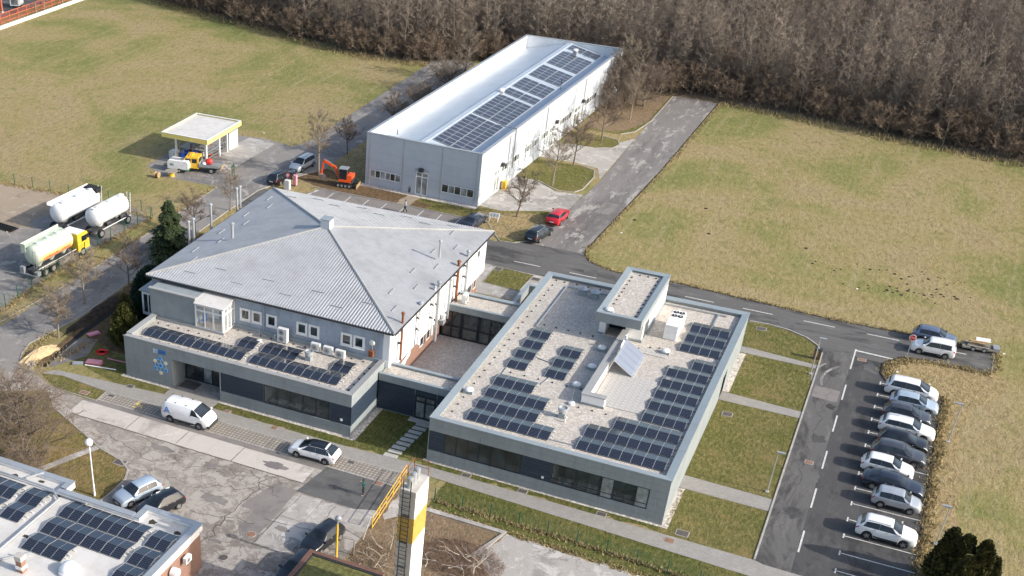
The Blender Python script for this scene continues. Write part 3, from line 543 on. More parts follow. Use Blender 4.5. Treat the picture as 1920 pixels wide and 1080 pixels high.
# wheelchair symbol painted on the pavers
wc = MB(); cx, cy = -47.6, -4.25
for i in range(14):
    a0, a1 = R(-130 + i * 20), R(-130 + (i + 1) * 20); wc.prism([(cx + .42 * math.cos(a0), cy + .42 * math.sin(a0)), (cx + .42 * math.cos(a1), cy + .42 * math.sin(a1)), (cx + .30 * math.cos(a1), cy + .30 * math.sin(a1)), (cx + .30 * math.cos(a0), cy + .30 * math.sin(a0))], .034, .036)
wc.prism([(cx - .1, cy + .1), (cx + .02, cy + .1), (cx + .02, cy + .75), (cx - .1, cy + .75)], .036, .0375); wc.prism([(cx + .03, cy + .1), (cx + .5, cy + .1), (cx + .5, cy + .2), (cx + .03, cy + .2)], .036, .0375)
wc.prism([(cx + .5, cy + .2), (cx + .62, cy - .3), (cx + .74, cy - .27), (cx + .6, cy + .22)], .036, .0375); wc.prism(arc((cx - .05, cy + .92), .12, 0, 360, 10)[:-1], .036, .0375)
struct('wheelchair_symbol', wc, 'marking_yellow')
# lids and gratings
def lid(x, y, w, d, label, mat='manhole_iron', frame='kerb_stone', z=.04, rz=0.):
    t = thing('manhole', label, 'manhole cover', (x, y, z - .03), rz, 'square shaft covers')
    MB().box(-w / 2 - .07, w / 2 + .07, -d / 2 - .07, d / 2 + .07, 0, .035).build('frame', frame, t); MB().box(-w / 2, w / 2, -d / 2, d / 2, .03, .042).build('cover', mat, t)
for x, y, w_, d_, lb in ((-39.55, -1.2, .5, .4, 'brown rectangular shaft cover in the grass under the long window'), (-34.4, -1.7, .55, .45, 'brown shaft cover on the footpath below the long window'), (-16.4, -.7, .7, .5, 'grey shaft cover in the verge under the closed shutters'),
                         (-11.4, -.7, .7, .5, 'grey shaft cover in the verge under the dark wall panel'), (-4.7, -.8, .7, .5, 'grey shaft cover in the verge under the open office windows'), (1.0, -1.75, .7, .6, 'brown shaft cover with pale frame on the footpath by the office corner'), (1.7, -.3, .9, .7, 'pale concrete shaft cover in the grass by the office corner'),
                         (1.25, 20.1, .8, .7, 'dark grating in the middle lawn beside the office wall'), (1.0, 39.2, .9, .6, 'dark grating in the lawn by the road bend'), (-23.4, 39.7, .9, .7, 'white framed grating in the small square lawn'), (-28.0, 40.3, .8, .7, 'grating at the corner of the small square lawn'),
                         (-50.6, -3.9, .6, .4, 'small dark gully at the end of the paver bays'), (-53.2, -4.6, .8, .5, 'brown framed cover in the grass strip beside the paver bays'), (-43.5, -12.9, 1.0, .7, 'weathered stone cover in the leafy lawn near the globe lamp'), (-50.0, -1.6, .6, .5, 'dark cover on the footpath in front of the blue emblem'),
                         (-22.5, -5.3, .7, .5, 'rust brown cover behind the standing photographer'), (-25.9, -3.5, .6, .4, 'grey gully cover behind the white two-tone hatchback'), (11.0, 37.0, .7, .5, 'brown gully in the dark asphalt by the white corner line'), (9.1, 15.2, .6, .5, 'brown gully in the lane beside the middle lawn')):
    lid(x, y, w_, d_, lb, 'rust_lid' if 'brown' in lb else 'manhole_iron')
for x, y, lb in ((-28.95, -20.2, 'round iron manhole cover beside the brick wall'), (-28.5, -16.6, 'round brown manhole cover at the end of the asphalt patch'), (-25.2, 12.2, 'round iron drain cover in the gravel courtyard')):
    t = thing('round_manhole', lb, 'manhole cover', (x, y, .03), 0, 'round shaft covers'); MB().lathe([(.40, 0), (.40, .02)]).build('frame', 'concrete_post', t); MB().lathe([(.36, .01), (.36, .028)]).build('cover', 'rust_lid' if 'brown' in lb else 'manhole_iron', t)
# ---------------------------------------------------------------- building helpers
def at(root, mb): # shift a mesh given in site coordinates into its root's frame
    x, y, z = root.location; mb.v = [(a - x, b - y, c - z) for a, b, c in mb.v]; return mb
def part(root, name, mb, mat, smooth=None, parent=None): return at(root, mb).build(name, mat, parent or root, smooth=smooth)
def coping(root, x0, x1, y0, y1, z, w, mat, sides='FRBL', seg=4.6, drop=.07, th=.09):
    """mitred coping laid in lengths round a rectangle"""
    for sd in sides:
        a, b, ia, ib = {'F': ((x0, y0), (x1, y0), (x0 + w, y0 + w), (x1 - w, y0 + w)), 'R': ((x1, y0), (x1, y1), (x1 - w, y0 + w), (x1 - w, y1 - w)),
                        'B': ((x1, y1), (x0, y1), (x1 - w, y1 - w), (x0 + w, y1 - w)), 'L': ((x0, y1), (x0, y0), (x0 + w, y1 - w), (x0 + w, y0 + w))}[sd]
        L = math.hypot(b[0] - a[0], b[1] - a[1]); n = max(1, round(L / seg))
        for i in range(n):
            t0, t1 = i / n + (.006 / L if i else 0), (i + 1) / n - (.006 / L if i < n - 1 else 0)
            def lp(p, q, t, p0=None): return (p[0] + (q[0] - p[0]) * t, p[1] + (q[1] - p[1]) * t)
            def inn(t): # inner point: mitre only at the ends
                o = lp(a, b, t); d = ((ia[0] - a[0]), (ia[1] - a[1])); u = ((b[0] - a[0]) / L, (b[1] - a[1]) / L); nrm = (-u[1] * w, u[0] * w)
                s_ = min(max(t * L, w), L - w); return (a[0] + u[0] * s_ + nrm[0], a[1] + u[1] * s_ + nrm[1])
            A, B_, C_, D_ = lp(a, b, t0), lp(a, b, t1), inn(t1), inn(t0)
            mb = MB(); mb.add([(*A, z), (*B_, z), (*C_, z - drop), (*D_, z - drop), (*A, z - th), (*B_, z - th), (*C_, z - th - drop), (*D_, z - th - drop)],
                              [(0, 1, 2, 3), (7, 6, 5, 4), (0, 4, 5, 1), (1, 5, 6, 2), (2, 6, 7, 3), (3, 7, 4, 0)])
            part(root, 'coping', mb, mat)
def panels(root, p0, p1, z0, z1, rows, wid, mat, out, th=.04, gap=.012, stag=.5, name='cladding_panel', seed=1):
    """facade boards between two plan points, in courses with staggered joints"""
    a, b = Vector(p0), Vector(p1); L = (b - a).length; u = (b - a) / L; nrm = Vector((u.y, -u.x)) if out > 0 else Vector((-u.y, u.x)); h = (z1 - z0) / rows
    for r in range(rows):
        s = 0.; first = True
        while s < L - .01:
            ln = wid * (stag if (r % 2 and first and stag) else 1.); e = min(L, s + ln)
            if L - e < wid * .25: e = L
            q0 = a + u * (s + gap / 2); q1 = a + u * (e - gap / 2); o = nrm * th; mb = MB()
            mb.prism([tuple(q0), tuple(q1), tuple(q1 + o), tuple(q0 + o)], z0 + r * h + gap / 2, z0 + (r + 1) * h - gap / 2)
            part(root, name, mb, mat); s = e; first = False
def window(root, p0, p1, z0, z1, fr, pane, n=1, fw=.07, depth=.06, name='window', sill=None, trans=None, panes=None, low=None):
    """frame in the wall plane p0-p1 (plan), n lights, panes set back; frame stands proud to the right of p0->p1"""
    a, b = Vector(p0), Vector(p1); L = (b - a).length; u = (b - a) / L; nr = Vector((u.y, -u.x)); mb = MB()
    def bar(s0, s1, za, zb, d0=-.02, d1=depth):
        q0, q1 = a + u * s0, a + u * s1; mb.prism([tuple(q0 + nr * d0), tuple(q1 + nr * d0), tuple(q1 + nr * d1), tuple(q0 + nr * d1)], za, zb)
    bar(0, L, z0, z0 + fw); bar(0, L, z1 - fw, z1); bar(0, fw, z0 + fw, z1 - fw); bar(L - fw, L, z0 + fw, z1 - fw)
    xs = [fw + (L - 2 * fw) * i / n for i in range(n + 1)]
    for x in xs[1:-1]: bar(x - fw / 2, x + fw / 2, z0 + fw, z1 - fw, -.02, depth - .005)
    if trans: bar(fw, L - fw, trans - fw / 2, trans + fw / 2, -.02, depth - .01)
    w_ = part(root, name, mb, fr)
    for i in range(n):
        s0, s1 = xs[i] + (fw / 2 if i else 0), xs[i + 1] - (fw / 2 if i < n - 1 else 0); m2 = MB(); q0, q1 = a + u * s0, a + u * s1
        for kz, (za, zb) in enumerate(((z0 + fw, trans - fw / 2), (trans + fw / 2, z1 - fw)) if trans else ((z0 + fw, z1 - fw),)):
            m2 = MB(); m2.prism([tuple(q0 + nr * .002), tuple(q1 + nr * .002), tuple(q1 + nr * .014), tuple(q0 + nr * .014)], za, zb)
            pm = low if (low and trans and kz == 0) else (panes[i % len(panes)] if panes else pane); x, y, z = root.location; m2.v = [(p - x, q - y, s - z) for p, q, s in m2.v]; m2.build('pane', pm, w_)
    if sill:
        m3 = MB(); q0, q1 = a - u * .04, b + u * .04; m3.prism([tuple(q0), tuple(q1), tuple(q1 + nr * (depth + .07)), tuple(q0 + nr * (depth + .07))], z0 - .05, z0 - .005); part(root, 'sill', m3, sill, parent=w_)
    return w_
def panel_mesh(name, w, d, t, top, side):
    """thin module; local x across, y up the slope; UV only on the glass"""
    me = bpy.data.meshes.new(name); me.from_pydata([(0, 0, 0), (w, 0, 0), (w, d, 0), (0, d, 0), (0, 0, t), (w, 0, t), (w, d, t), (0, d, t)], [], [(4, 5, 6, 7), (3, 2, 1, 0), (0, 1, 5, 4), (1, 2, 6, 5), (2, 3, 7, 6), (3, 0, 4, 7)])
    ul = me.uv_layers.new(name='uv'); uv = [(0, 0), (1, 0), (1, 1), (0, 1)] + [(.2, .2)] * 20
    for i, q in enumerate(uv): ul.data[i].uv = q
    me.materials.append(MT[top]); me.materials.append(MT[side]); me.polygons.foreach_set('material_index', [0, 1, 1, 1, 1, 1]); me.update(); return me
PVM = panel_mesh('module', 1.74, 1.05, .035, 'pv_cells', 'grey_metal')
TILT = R(11)
RIB = MB()
for (y0, z0, y1, z1) in ((-.04, .06, 1.045, .285), (1.045, .285, 2.13, .07)):
    d = Vector((0, y1 - y0, z1 - z0)); RIB.cbox((0, (y0 + y1) / 2, (z0 + z1) / 2 + .035), (.038, d.length, .03), mat=Matrix.Rotation(math.atan2(d.z, d.y), 4, 'X'))
RIB = RIB.mesh('rib', 'grey_metal')
CLAMP = MB().cbox((0, 0, .05), (.22, .10, .10)).mesh('ballast', 'soft_white')
def array(rows, z, label, group='flat-roof solar arrays'):
    """rows: (x, y, n) tents of paired modules tilted both ways, set side by side"""
    t = thing('solar_array', label, 'solar panels', (rows[0][0], rows[0][1], z), 0, group); X, Y = rows[0][:2]
    for x, y, n in rows:
        for i in range(n):
            p = link('module', PVM, t, (x - X + i * 1.8 + .03, y - Y, .07)); p.rotation_euler = (TILT, 0, 0)
            p = link('module', PVM, t, (x - X + i * 1.8 + .03 + 1.74, y - Y + 2.09, .07)); p.rotation_euler = (TILT, 0, math.pi)
        for i in range(n + 1): link('rib', RIB, t, (x - X + i * 1.8 - (.0 if i < n else .0), y - Y, .0))
        link('ballast', CLAMP, t, (x - X + n * 1.8 + .06, y - Y + .55, 0)); link('ballast', CLAMP, t, (x - X + n * 1.8 + .10, y - Y + .95, 0)); link('ballast', CLAMP, t, (x - X + n * 1.8 + .08, y - Y + 1.6, 0))
    return t
def dots(root, pts, z):
    mb = MB()
    for x, y in pts: mb.lathe([(.10, 0), (.075, .09)], (x, y, z), 'Z', 6)
    tag(part(root, 'conductor_blocks', mb, 'dark_steel'), kind='stuff')
def vent_cowl(x, y, z, label, kind='hat', group='roof vents'):
    t = thing('roof_vent', label, 'roof vent', (x, y, z), 0, group)
    if kind == 'hat':
        MB().box(-.38, .38, -.38, .38, 0, .5).build('plinth', 'coping', t); MB().lathe([(.25, .5), (.25, .62), (.5, .6), (.5, .66), (.16, .86), (.02, .96)], n=18).build('cowl', 'galvanised', t, smooth=40)
    elif kind == 'pot':
        MB().box(-.28, .28, -.28, .28, 0, .45).build('plinth', 'coping', t); MB().lathe([(.2, .45), (.2, .6), (.42, .62), (.42, .92), (.36, .95), (.36, .85)], n=18).build('cowl', 'galvanised', t, smooth=40)
    elif kind == 'box':
        MB().box(-.42, .42, -.36, .36, 0, .28).build('plinth', 'coping', t); MB().lathe([(.42, .28), (.40, .36), (.28, .43), (.05, .46)], n=14).build('dome', 'soft_white', t, smooth=50)
    elif kind == 'pin':
        MB().lathe([(.28, 0), (.28, .2), (.1, .26)], n=12).build('foot', 'soft_white', t); MB().cyl((0, 0, .2), (0, 0, 2.9), .018, .012, 6).build('rod', 'grey_metal', t)
    else:
        MB().cyl((0, 0, 0), (0, 0, .45), .06, n=8).cyl((0, 0, .42), (.12, 0, .5), .07, n=8).build('pipe', 'soft_white', t)
    return t
# ---------------------------------------------------------------- right-hand office block
ROOF = 3.95
M_ = thing('office_block', 'single-storey grey clad office with gravel roof full of solar panels', 'building', (-20.33, 0, 0))
part(M_, 'wall', MB().box(-20.24, -9.42, .09, 32.9, 0, 3.9).box(-9.42, -1.47, 4.2, 32.9, 0, 3.9).box(-1.47, -.09, .09, 32.9, 0, 3.9).box(-9.42, -1.47, .09, 4.2, 0, 1.06).box(-9.42, -1.47, .09, 4.2, 3.06, 3.9), 'render_grey')
def room(root, x0, x1, y0, y1, z0, z1, seed):
    """shallow furnished room behind clear windows"""
    part(root, 'room_shell', MB().box(x0 + .01, x1 - .01, y1 - .04, y1, z0, z1).box(x0 + .01, x0 + .05, y0 + .1, y1 - .04, z0, z1).box(x1 - .05, x1 - .01, y0 + .1, y1 - .04, z0, z1).box(x0 + .05, x1 - .05, y0 + .1, y1 - .04, z1 - .03, z1), 'render_white'); part(root, 'room_floor', MB().box(x0 + .05, x1 - .05, y0 + .1, y1 - .04, z0, z0 + .02), 'wood_grey')
    r = random.Random(seed); x = x0 + .5
    while x < x1 - 1.2:
        w_ = r.uniform(1.0, 1.6); part(root, 'desk', MB().box(x, x + w_, y0 + .35, y0 + 1.05, z0 + .1, z0 + .16), 'paint_white'); part(root, 'monitor', MB().box(x + .2, x + .75, y0 + .6, y0 + .64, z0 + .22, z0 + .58), 'frame_dark'); part(root, 'papers', MB().box(x + .8, x + 1.1, y0 + .4, y0 + .65, z0 + .16, z0 + r.uniform(.2, .35)), 'paint_white')
        if r.random() < .6: part(root, 'shelf', MB().box(x, x + w_, y1 - .45, y1 - .05, z0 + .05, z0 + r.uniform(.8, 1.5)), 'wood_pale')
        x += w_ + r.uniform(.2, .7)
room(M_, -9.42, -1.47, .09, 4.2, 1.06, 3.06, 3)
part(M_, 'parapet', MB().box(-20.29, -.04, .04, .5, 3.88, 4.27).box(-20.29, -.04, 32.5, 32.94, 3.88, 4.27).box(-20.29, -19.8, .5, 32.5, 3.88, 4.27).box(-.5, -.04, .5, 32.5, 3.88, 4.27), 'cladding')
part(M_, 'gravel_roof', MB().box(-19.8, -.5, .5, 32.5, 3.9, ROOF), 'roof_gravel')
coping(M_, -20.38, .05, -.05, 33.03, 4.36, .66, 'coping')
panels(M_, (-20.33, .05), (0, .05), 3.05, 4.27, 2, 2.3, 'cladding', 1); panels(M_, (-20.33, .05), (0, .05), .02, 1.08, 2, 2.3, 'cladding', 1)
panels(M_, (-1.45, .05), (0, .05), 1.08, 3.05, 3, 1.5, 'cladding', 1)
panels(M_, (-.05, 0), (-.05, 5.9), .02, 4.27, 6, 2.6, 'cladding', 1); panels(M_, (-.05, 5.9), (-.05, 22.2), .02, 4.27, 6, 2.6, 'cladding', 1); panels(M_, (-.05, 24.3), (-.05, 33), .02, 4.27, 6, 2.6, 'cladding', 1)
panels(M_, (-.05, 22.2), (-.05, 24.3), 2.4, 4.27, 3, 2.6, 'cladding', 1)
window(M_, (-.09, 22.3), (-.09, 24.2), .05, 2.38, 'frame_dark', 'glass_dark', 2, name='door')
panels(M_, (-20.29, 33), (-20.29, 0), .02, 4.27, 6, 2.6, 'cladding', 1)
panels(M_, (-20.33, .09), (-18.9, .09), 1.1, 3.03, 6, 1.5, 'navy_slat', 1, .03, .02, 0, 'slat'); panels(M_, (-12, .09), (-9.45, .09), 1.1, 3.03, 6, 2.6, 'navy_slat', 1, .03, .02, 0, 'slat')
window(M_, (-18.87, .09), (-14.7, .09), 1.1, 3.03, 'frame_dark', 'shutter_dark', 4, .06, .05, 'window', 'coping', None); window(M_, (-14.68, .09), (-12.02, .09), 1.1, 3.03, 'frame_dark', 'shutter_dark', 2, .06, .05, 'window', 'coping')
window(M_, (-9.42, .09), (-5.36, .09), 1.1, 3.03, 'frame_dark', 'room_glass', 4, .06, .05, 'window', 'coping', 1.55); window(M_, (-5.32, .09), (-1.47, .09), 1.1, 3.03, 'frame_dark', 'room_glass', 4, .06, .05, 'window', 'coping', 1.55, ['glass_blind', 'room_glass', 'room_glass', 'glass_blind'])
part(M_, 'wall_light', MB().box(-10.2, -10.0, .0, .08, 1.32, 1.52), 'soft_white')
dots(M_, [(-19.2, 1.0 + i * 1.35) for i in range(24)] + [(-18.2 + i * 1.5, .95) for i in range(12)] + [(-18.3 + i * 1.25, 32.0) for i in range(5)] + [(-17.2 + i * 1.2, 21.7 - .02 * i) for i in range(5)] + [(-17 + i * 1.3, 11.2) for i in range(6)] + [(-9.8 + i * 1.2, 8.1) for i in range(4)] + [(-7.9, 21.2), (-7.0, 21.9), (-6.2, 22.2)], ROOF)
part(M_, 'conduit', MB().box(-17.8, -17.68, 20.9, 31.05, ROOF + .06, ROOF + .18).box(-17.68, -12.4, 30.95, 31.07, ROOF + .06, ROOF + .18).box(-7.9, -1.9, 31.7, 31.82, ROOF + .06, ROOF + .16).box(-2.75, -2.6, 29.2, 31.7, ROOF + .06, ROOF + .16), 'galvanised')
part(M_, 'conduit', MB().tube([(-17.6, 10.5, 4.0), (-17.6, 11.9, 4.0)], .05).tube([(-13.9, 10.4, 4.0), (-13.6, 11.9, 4.0)], .05).tube([(-10.4, 1.9, 4.0), (-8.2, 2.0, 4.0)], .05).tube([(-16, 15, 4.0), (-14.2, 14.6, 4.0)], .05), 'grey_metal')
# penthouse on the office roof
P_ = M_
part(P_, 'penthouse_wall', MB().box(-12.15, -8.05, 24.6, 32.2, ROOF, 5.95).box(-12.15, -11.55, 22.5, 24.6, ROOF, 5.95).box(-9.65, -8.05, 22.5, 24.6, ROOF, 5.95), 'render_white')
part(P_, 'penthouse_plinth', MB().box(-12.2, -11.5, 22.44, 22.52, ROOF, 4.15).box(-9.7, -8.0, 22.42, 22.52, ROOF, 4.2).box(-8.07, -7.98, 22.5, 32.2, ROOF, 4.15), 'render_grey')
part(P_, 'penthouse_roof', MB().box(-12.25, -8.05, 20.98, 32.35, 5.95, 6.55).box(-12.25, -11.7, 21, 32.3, 6.5, 6.8).box(-8.6, -8.06, 21, 32.3, 6.5, 6.8).box(-11.7, -8.6, 21, 21.5, 6.5, 6.8).box(-11.7, -8.6, 31.8, 32.3, 6.5, 6.8), 'cladding')
part(P_, 'penthouse_gravel', MB().box(-11.7, -8.6, 21.5, 31.8, 6.5, 6.6), 'roof_gravel')
coping(P_, -12.32, -8.0, 20.93, 32.4, 6.9, .6, 'coping'); panels(P_, (-12.28, 20.98), (-8.03, 20.98), 5.95, 6.81, 1, 1.5, 'cladding', 1, .03)
window(P_, (-11.53, 24.3), (-9.67, 24.3), ROOF + .05, 5.9, 'frame_dark', 'glass_dark', 2, .07, .05, 'door'); window(P_, (-8.02, 23.0), (-8.02, 24.6), ROOF + .1, 5.8, 'grey_metal', 'glass_dark', 2, .1, .04, 'door')
dots(P_, [(-11.4, 22 + i * .95) for i in range(10)] + [(-8.9, 22.2 + i * .95) for i in range(10)] + [(-10.8 + i * .8, 31.4) for i in range(3)], 6.6)
part(P_, 'terrace_wall', MB().box(-9.85, -9.3, 8.85, 22.4, ROOF, 4.9).box(-9.3, -7.85, 8.85, 9.35, ROOF, 4.9), 'render_white')
part(P_, 'terrace_wall_foot', MB().box(-9.9, -7.8, 8.80, 8.848, ROOF, 4.15).box(-9.9, -9.853, 8.85, 22.4, ROOF, 4.15), 'render_grey')
part(P_, 'terrace_wall_cap', MB().box(-9.92, -9.24, 8.78, 22.4, 4.9, 4.99).box(-9.24, -7.78, 8.78, 9.42, 4.9, 4.99), 'coping_warm')
TILE = MB().box(.008, .472, .008, .472, 0, .05).mesh('tile', 'concrete_post')
cnt = 0
for i in range(9):
    for j in range(28):
        x, y = -9.1 + i * .48, 9.42 + j * .48
        if -7.9 < x and y < 9.0: continue
        if (y < 15.4 or (x < -7.2 and 15.4 <= y < 15.9) or (y > 20.2 and x < -5.4 and y < 21)) and cnt < 170: link('tile', TILE, M_, (x + 20.33, y, ROOF + .01)); cnt += 1
for i in range(6):
    for j in range(3): link('tile', TILE, M_, (-12.2 + i * .48 + 20.33, 21.0 + j * .48, ROOF + .01))
array([(-17.72, 1.62, 4), (-17.72, 3.85, 3), (-17.72, 6.1, 3), (-17.72, 8.35, 2)], ROOF, 'large stepped solar array at the office roof corner above the closed shutters')
array([(-17.72, 11.95, 1), (-17.72, 14.2, 1), (-17.72, 16.45, 1), (-17.72, 18.7, 1)], ROOF, 'four-row single-width solar array running from the conduit along the parapet')
array([(-14.08, 11.9, 1), (-14.08, 14.15, 1), (-14.08, 16.4, 1)], ROOF, 'three-row single-width solar array beside the terrace wall')
array([(-8.15, 1.52, 4), (-8.15, 3.78, 4), (-6.3, 6.05, 3), (-4.5, 8.4, 2), (-4.5, 10.65, 2), (-4.5, 12.85, 2), (-4.5, 15.05, 2), (-4.5, 17.25, 2), (-2.7, 19.5, 1)], ROOF, 'longest solar array wrapping from the front parapet past the paved terrace')
array([(-4.5, 22.55, 2), (-4.5, 24.75, 2), (-4.5, 26.95, 2)], ROOF, 'square three-row solar array beside the white ventilation cabinet')
vent_cowl(-15.85, 30.1, ROOF, 'bright conical vent cowl nearest the coping corner', 'hat'); vent_cowl(-14.55, 29.9, ROOF, 'conical vent cowl in the penthouse shadow', 'hat'); vent_cowl(-10.6, 5.9, ROOF, 'flat-topped metal vent pot between the two front solar arrays', 'pot')
vent_cowl(-10.5, 8.35, ROOF, 'lightning rod on a white foot before the terrace wall', 'pin'); vent_cowl(-11.0, 11.5, ROOF, 'low domed roof light in shade before the terrace wall end', 'box'); vent_cowl(-10.7, 15.4, ROOF, 'low domed roof light behind the terrace wall halfway', 'box'); vent_cowl(-10.9, 19.3, ROOF, 'low domed roof light near the penthouse door', 'box')
vent_cowl(-5.5, 21.5, ROOF, 'low domed roof light in sun above the terrace', 'box'); vent_cowl(-19.1, 6.1, ROOF, 'small box vent by the coping with a conduit', 'box'); vent_cowl(-10.15, 5.2, ROOF, 'short white pipe beside the metal vent pot', 'pipe')
vent_cowl(-11.4, 22.0, 6.6, 'white round vent on the penthouse roof', 'box')
t = thing('ventilation_unit', 'tall white ventilation cabinet with four black fans on top', 'ventilation unit', (-5.8, 26.1, ROOF)); MB().box(-.6, .6, -1.8, 1.8, .05, 1.5).build('cabinet', 'paint_white', t); MB().box(-.5, .5, -1.7, 1.7, 0, .05).build('base', 'grey_metal', t)
for x in (-.28, .28):
    for y in (.5, 1.3):
        f_ = MB().lathe([(.26, 1.5), (.26, 1.54), (.2, 1.55)], (x, y, 0), n=16).build('fan', 'dark_void', t); MB().lathe([(.08, 1.55), (.08, 1.57)], (x, y, 0), n=8).build('hub', 'soft_white', f_)
for y in (-1.2, 0): MB().box(.6, .61, y - .5, y + .5, .2, 1.35).build('door_panel', 'soft_white', t)
t = thing('solar_collector', 'tilted rack of four pale solar water collectors above the terrace', 'solar collector', (-7.0, 15.4, ROOF)); L_ = math.hypot(1.95, 1.27); CM = panel_mesh('collector', 1.1, L_, .08, 'collector', 'paint_white')
for i in range(4):
    o = link('collector', CM, t, (0, i * 1.14, .06)); o.rotation_euler = Matrix(((0, -1.95 / L_, 1.27 / L_), (1, 0, 0), (0, 1.27 / L_, 1.95 / L_))).to_euler()
for y in (.1, 2.3, 4.5): MB().cyl((-2.3, y, 0), (-1.93, y, 1.25), .035, n=6).cyl((-2.3, y, .03), (0, y, .03), .03, n=6).build('leg', 'paint_white', t)
MB().cyl((-2.0, 4.6, 1.2), (-2.0, 4.6, 1.7), .14, n=10).build('tank', 'soft_white', t)
# ---------------------------------------------------------------- front annex with the emblem
A_ = thing('front_annex', 'grey clad single-storey entrance annex with blue emblem and long window', 'building', (-51.6, .15, 0))
part(A_, 'wall', MB().box(-51.5, -46.35, .24, 7.2, 0, 3.9).box(-46.4, -41.0, 2.35, 7.2, 0, 3.9).box(-41.05, -36.5, .24, 7.3, 0, 3.9).box(-36.5, -29.82, 3.6, 7.3, 0, 3.9).box(-36.5, -29.82, .24, 3.6, 0, 1.08).box(-36.5, -29.82, .24, 3.6, 3.07, 3.9).box(-29.82, -27.8, .24, 7.3, 0, 3.9).box(-46.35, -41.05, .24, 2.35, 3.06, 3.9), 'render_grey')
room(A_, -36.5, -29.82, .24, 3.6, 1.08, 3.07, 6)
part(A_, 'parapet', MB().box(-51.55, -27.75, .2, .62, 3.88, 4.27).box(-28.2, -27.75, .62, 7.3, 3.88, 4.27).box(-51.55, -51.1, .62, 5.0, 3.88, 4.27), 'cladding')
part(A_, 'gravel_roof', MB().box(-51.1, -28.2, .62, 7.3, 3.89, ROOF), 'roof_gravel')
coping(A_, -51.65, -27.65, .1, 7.7, 4.36, .6, 'coping_warm', 'FR'); part(A_, 'coping', MB().box(-51.65, -51.02, .72, 5.2, 4.27, 4.355), 'coping_warm')
panels(A_, (-51.6, .2), (-27.7, .2), 3.06, 4.27, 2, 2.3, 'cladding', 1); panels(A_, (-51.6, .2), (-46.35, .2), .02, 3.06, 5, 2.3, 'cladding', 1); panels(A_, (-41.05, .2), (-27.7, .2), .02, 1.1, 2, 2.3, 'cladding', 1)
panels(A_, (-27.75, .15), (-27.75, 7.2), 3.06, 4.27, 2, 2.3, 'cladding', 1); panels(A_, (-27.75, .15), (-27.75, 6.0), .02, 1.1, 2, 2.3, 'cladding', 1); panels(A_, (-27.78, .2), (-27.78, 6.0), 1.12, 3.04, 8, 6.2, 'navy_slat', 1, .04, .02, 0, 'slat')
panels(A_, (-51.55, 7), (-51.55, .15), .02, 4.27, 6, 2.3, 'cladding', 1)
panels(A_, (-41.05, .24), (-36.55, .24), 1.12, 3.04, 6, 4.6, 'navy_slat', 1, .03, .02, 0, 'slat'); panels(A_, (-29.78, .24), (-27.7, .24), 1.12, 3.04, 6, 4.6, 'navy_slat', 1, .03, .02, 0, 'slat')
window(A_, (-36.5, .24), (-29.82, .24), 1.12, 3.04, 'frame_dark', 'glass', 5, .07, .05, 'window', 'coping', None, ['room_glass'])
part(A_, 'entrance_cheek', MB().box(-46.36, -46.28, .15, 2.35, .02, 3.05), 'cladding'); part(A_, 'entrance_cheek', MB().box(-41.12, -41.04, .15, 2.35, .02, 3.05), 'cladding')
part(A_, 'entrance_floor', MB().box(-46.28, -41.12, .1, 2.35, .0, .045), 'concrete_old'); part(A_, 'doormat', MB().box(-46.0, -44.2, .6, 2.0, .045, .06), 'asphalt_dark')
window(A_, (-46.2, 2.33), (-41.2, 2.33), .06, 3.0, 'frame_dark', 'glass', 5, .09, .06, 'entrance_glazing', None, 2.4, ['glass', 'glass', 'glass_blind', 'glass', 'glass_blind'])
part(A_, 'wall_light', MB().box(-28.75, -28.55, .12, .2, 1.45, 1.65), 'soft_white')
dots(A_, [(-50.3 + i * 1.05, 1.15) for i in range(21)] + [(-50.4 + i * 1.15, 4.35) for i in range(7)] + [(-42.8 + i * 1.2, 6.7) for i in range(12)] + [(-28.6, 1.4 + i * 1.1) for i in range(5)], ROOF)
array([(-50.42, 1.56, 6), (-41.42, 3.85, 1)], ROOF, 'long solar array on the annex roof above the emblem'); array([(-38.85, 1.56, 5), (-38.85, 3.85, 2), (-31.65, 3.85, 1)], ROOF, 'five-wide solar array on the annex roof above the long window')
# emblem and lettering, standing off the wall
e_ = thing('emblem', 'blue and cream molecule emblem with lettering on the grey entrance wall', 'logo sign', (-47.55, .13, 2.1)); cs = []
def disc(name, x, z, r, m1, m2):
    d_ = MB().lathe([(r, 0), (r, -.05)], (x, 0, z), 'Y', 20).build(name, m1, e_); MB().lathe([(r * .74, -.051), (r * .74, -.056)], (x, 0, z), 'Y', 20).build('face', m2, d_)
hexp = [(.74 * math.cos(R(90 + 60 * k)) * .92, .78 * math.sin(R(90 + 60 * k))) for k in range(6)]
for k in range(6):
    (x, z), (x2, z2) = hexp[k], hexp[(k + 1) % 6]
    for (p, q, p2, q2) in ((x, z, x2, z2), (0, 0, x, z)):
        a_ = math.atan2(q2 - q, p2 - p); MB().cbox(((p + p2) / 2, -.02, (q + q2) / 2), (math.hypot(p2 - p, q2 - q), .03, .055), mat=Matrix.Rotation(-a_, 4, 'Y')).build('bond', 'logo_sky', e_)
for k, (x, z) in enumerate(hexp): disc('node', x, z, .19, 'logo_sky' if k % 2 == 0 else 'logo_white', 'logo_blue' if k % 2 == 0 else 'logo_cream')
disc('node', 0, 0, .25, 'logo_sky', 'logo_blue')
MX = Matrix.Rotation(R(90), 4, 'X')
text_mesh('lettering', 'EKO', 'logo_white', .62, e_, Matrix.Translation((-.5, -.02, 1.42)) @ MX, .02, .42); text_mesh('lettering', 'SISTEM', 'logo_blue', .62, e_, Matrix.Translation((.22, -.02, 1.42)) @ MX, .02, .42)
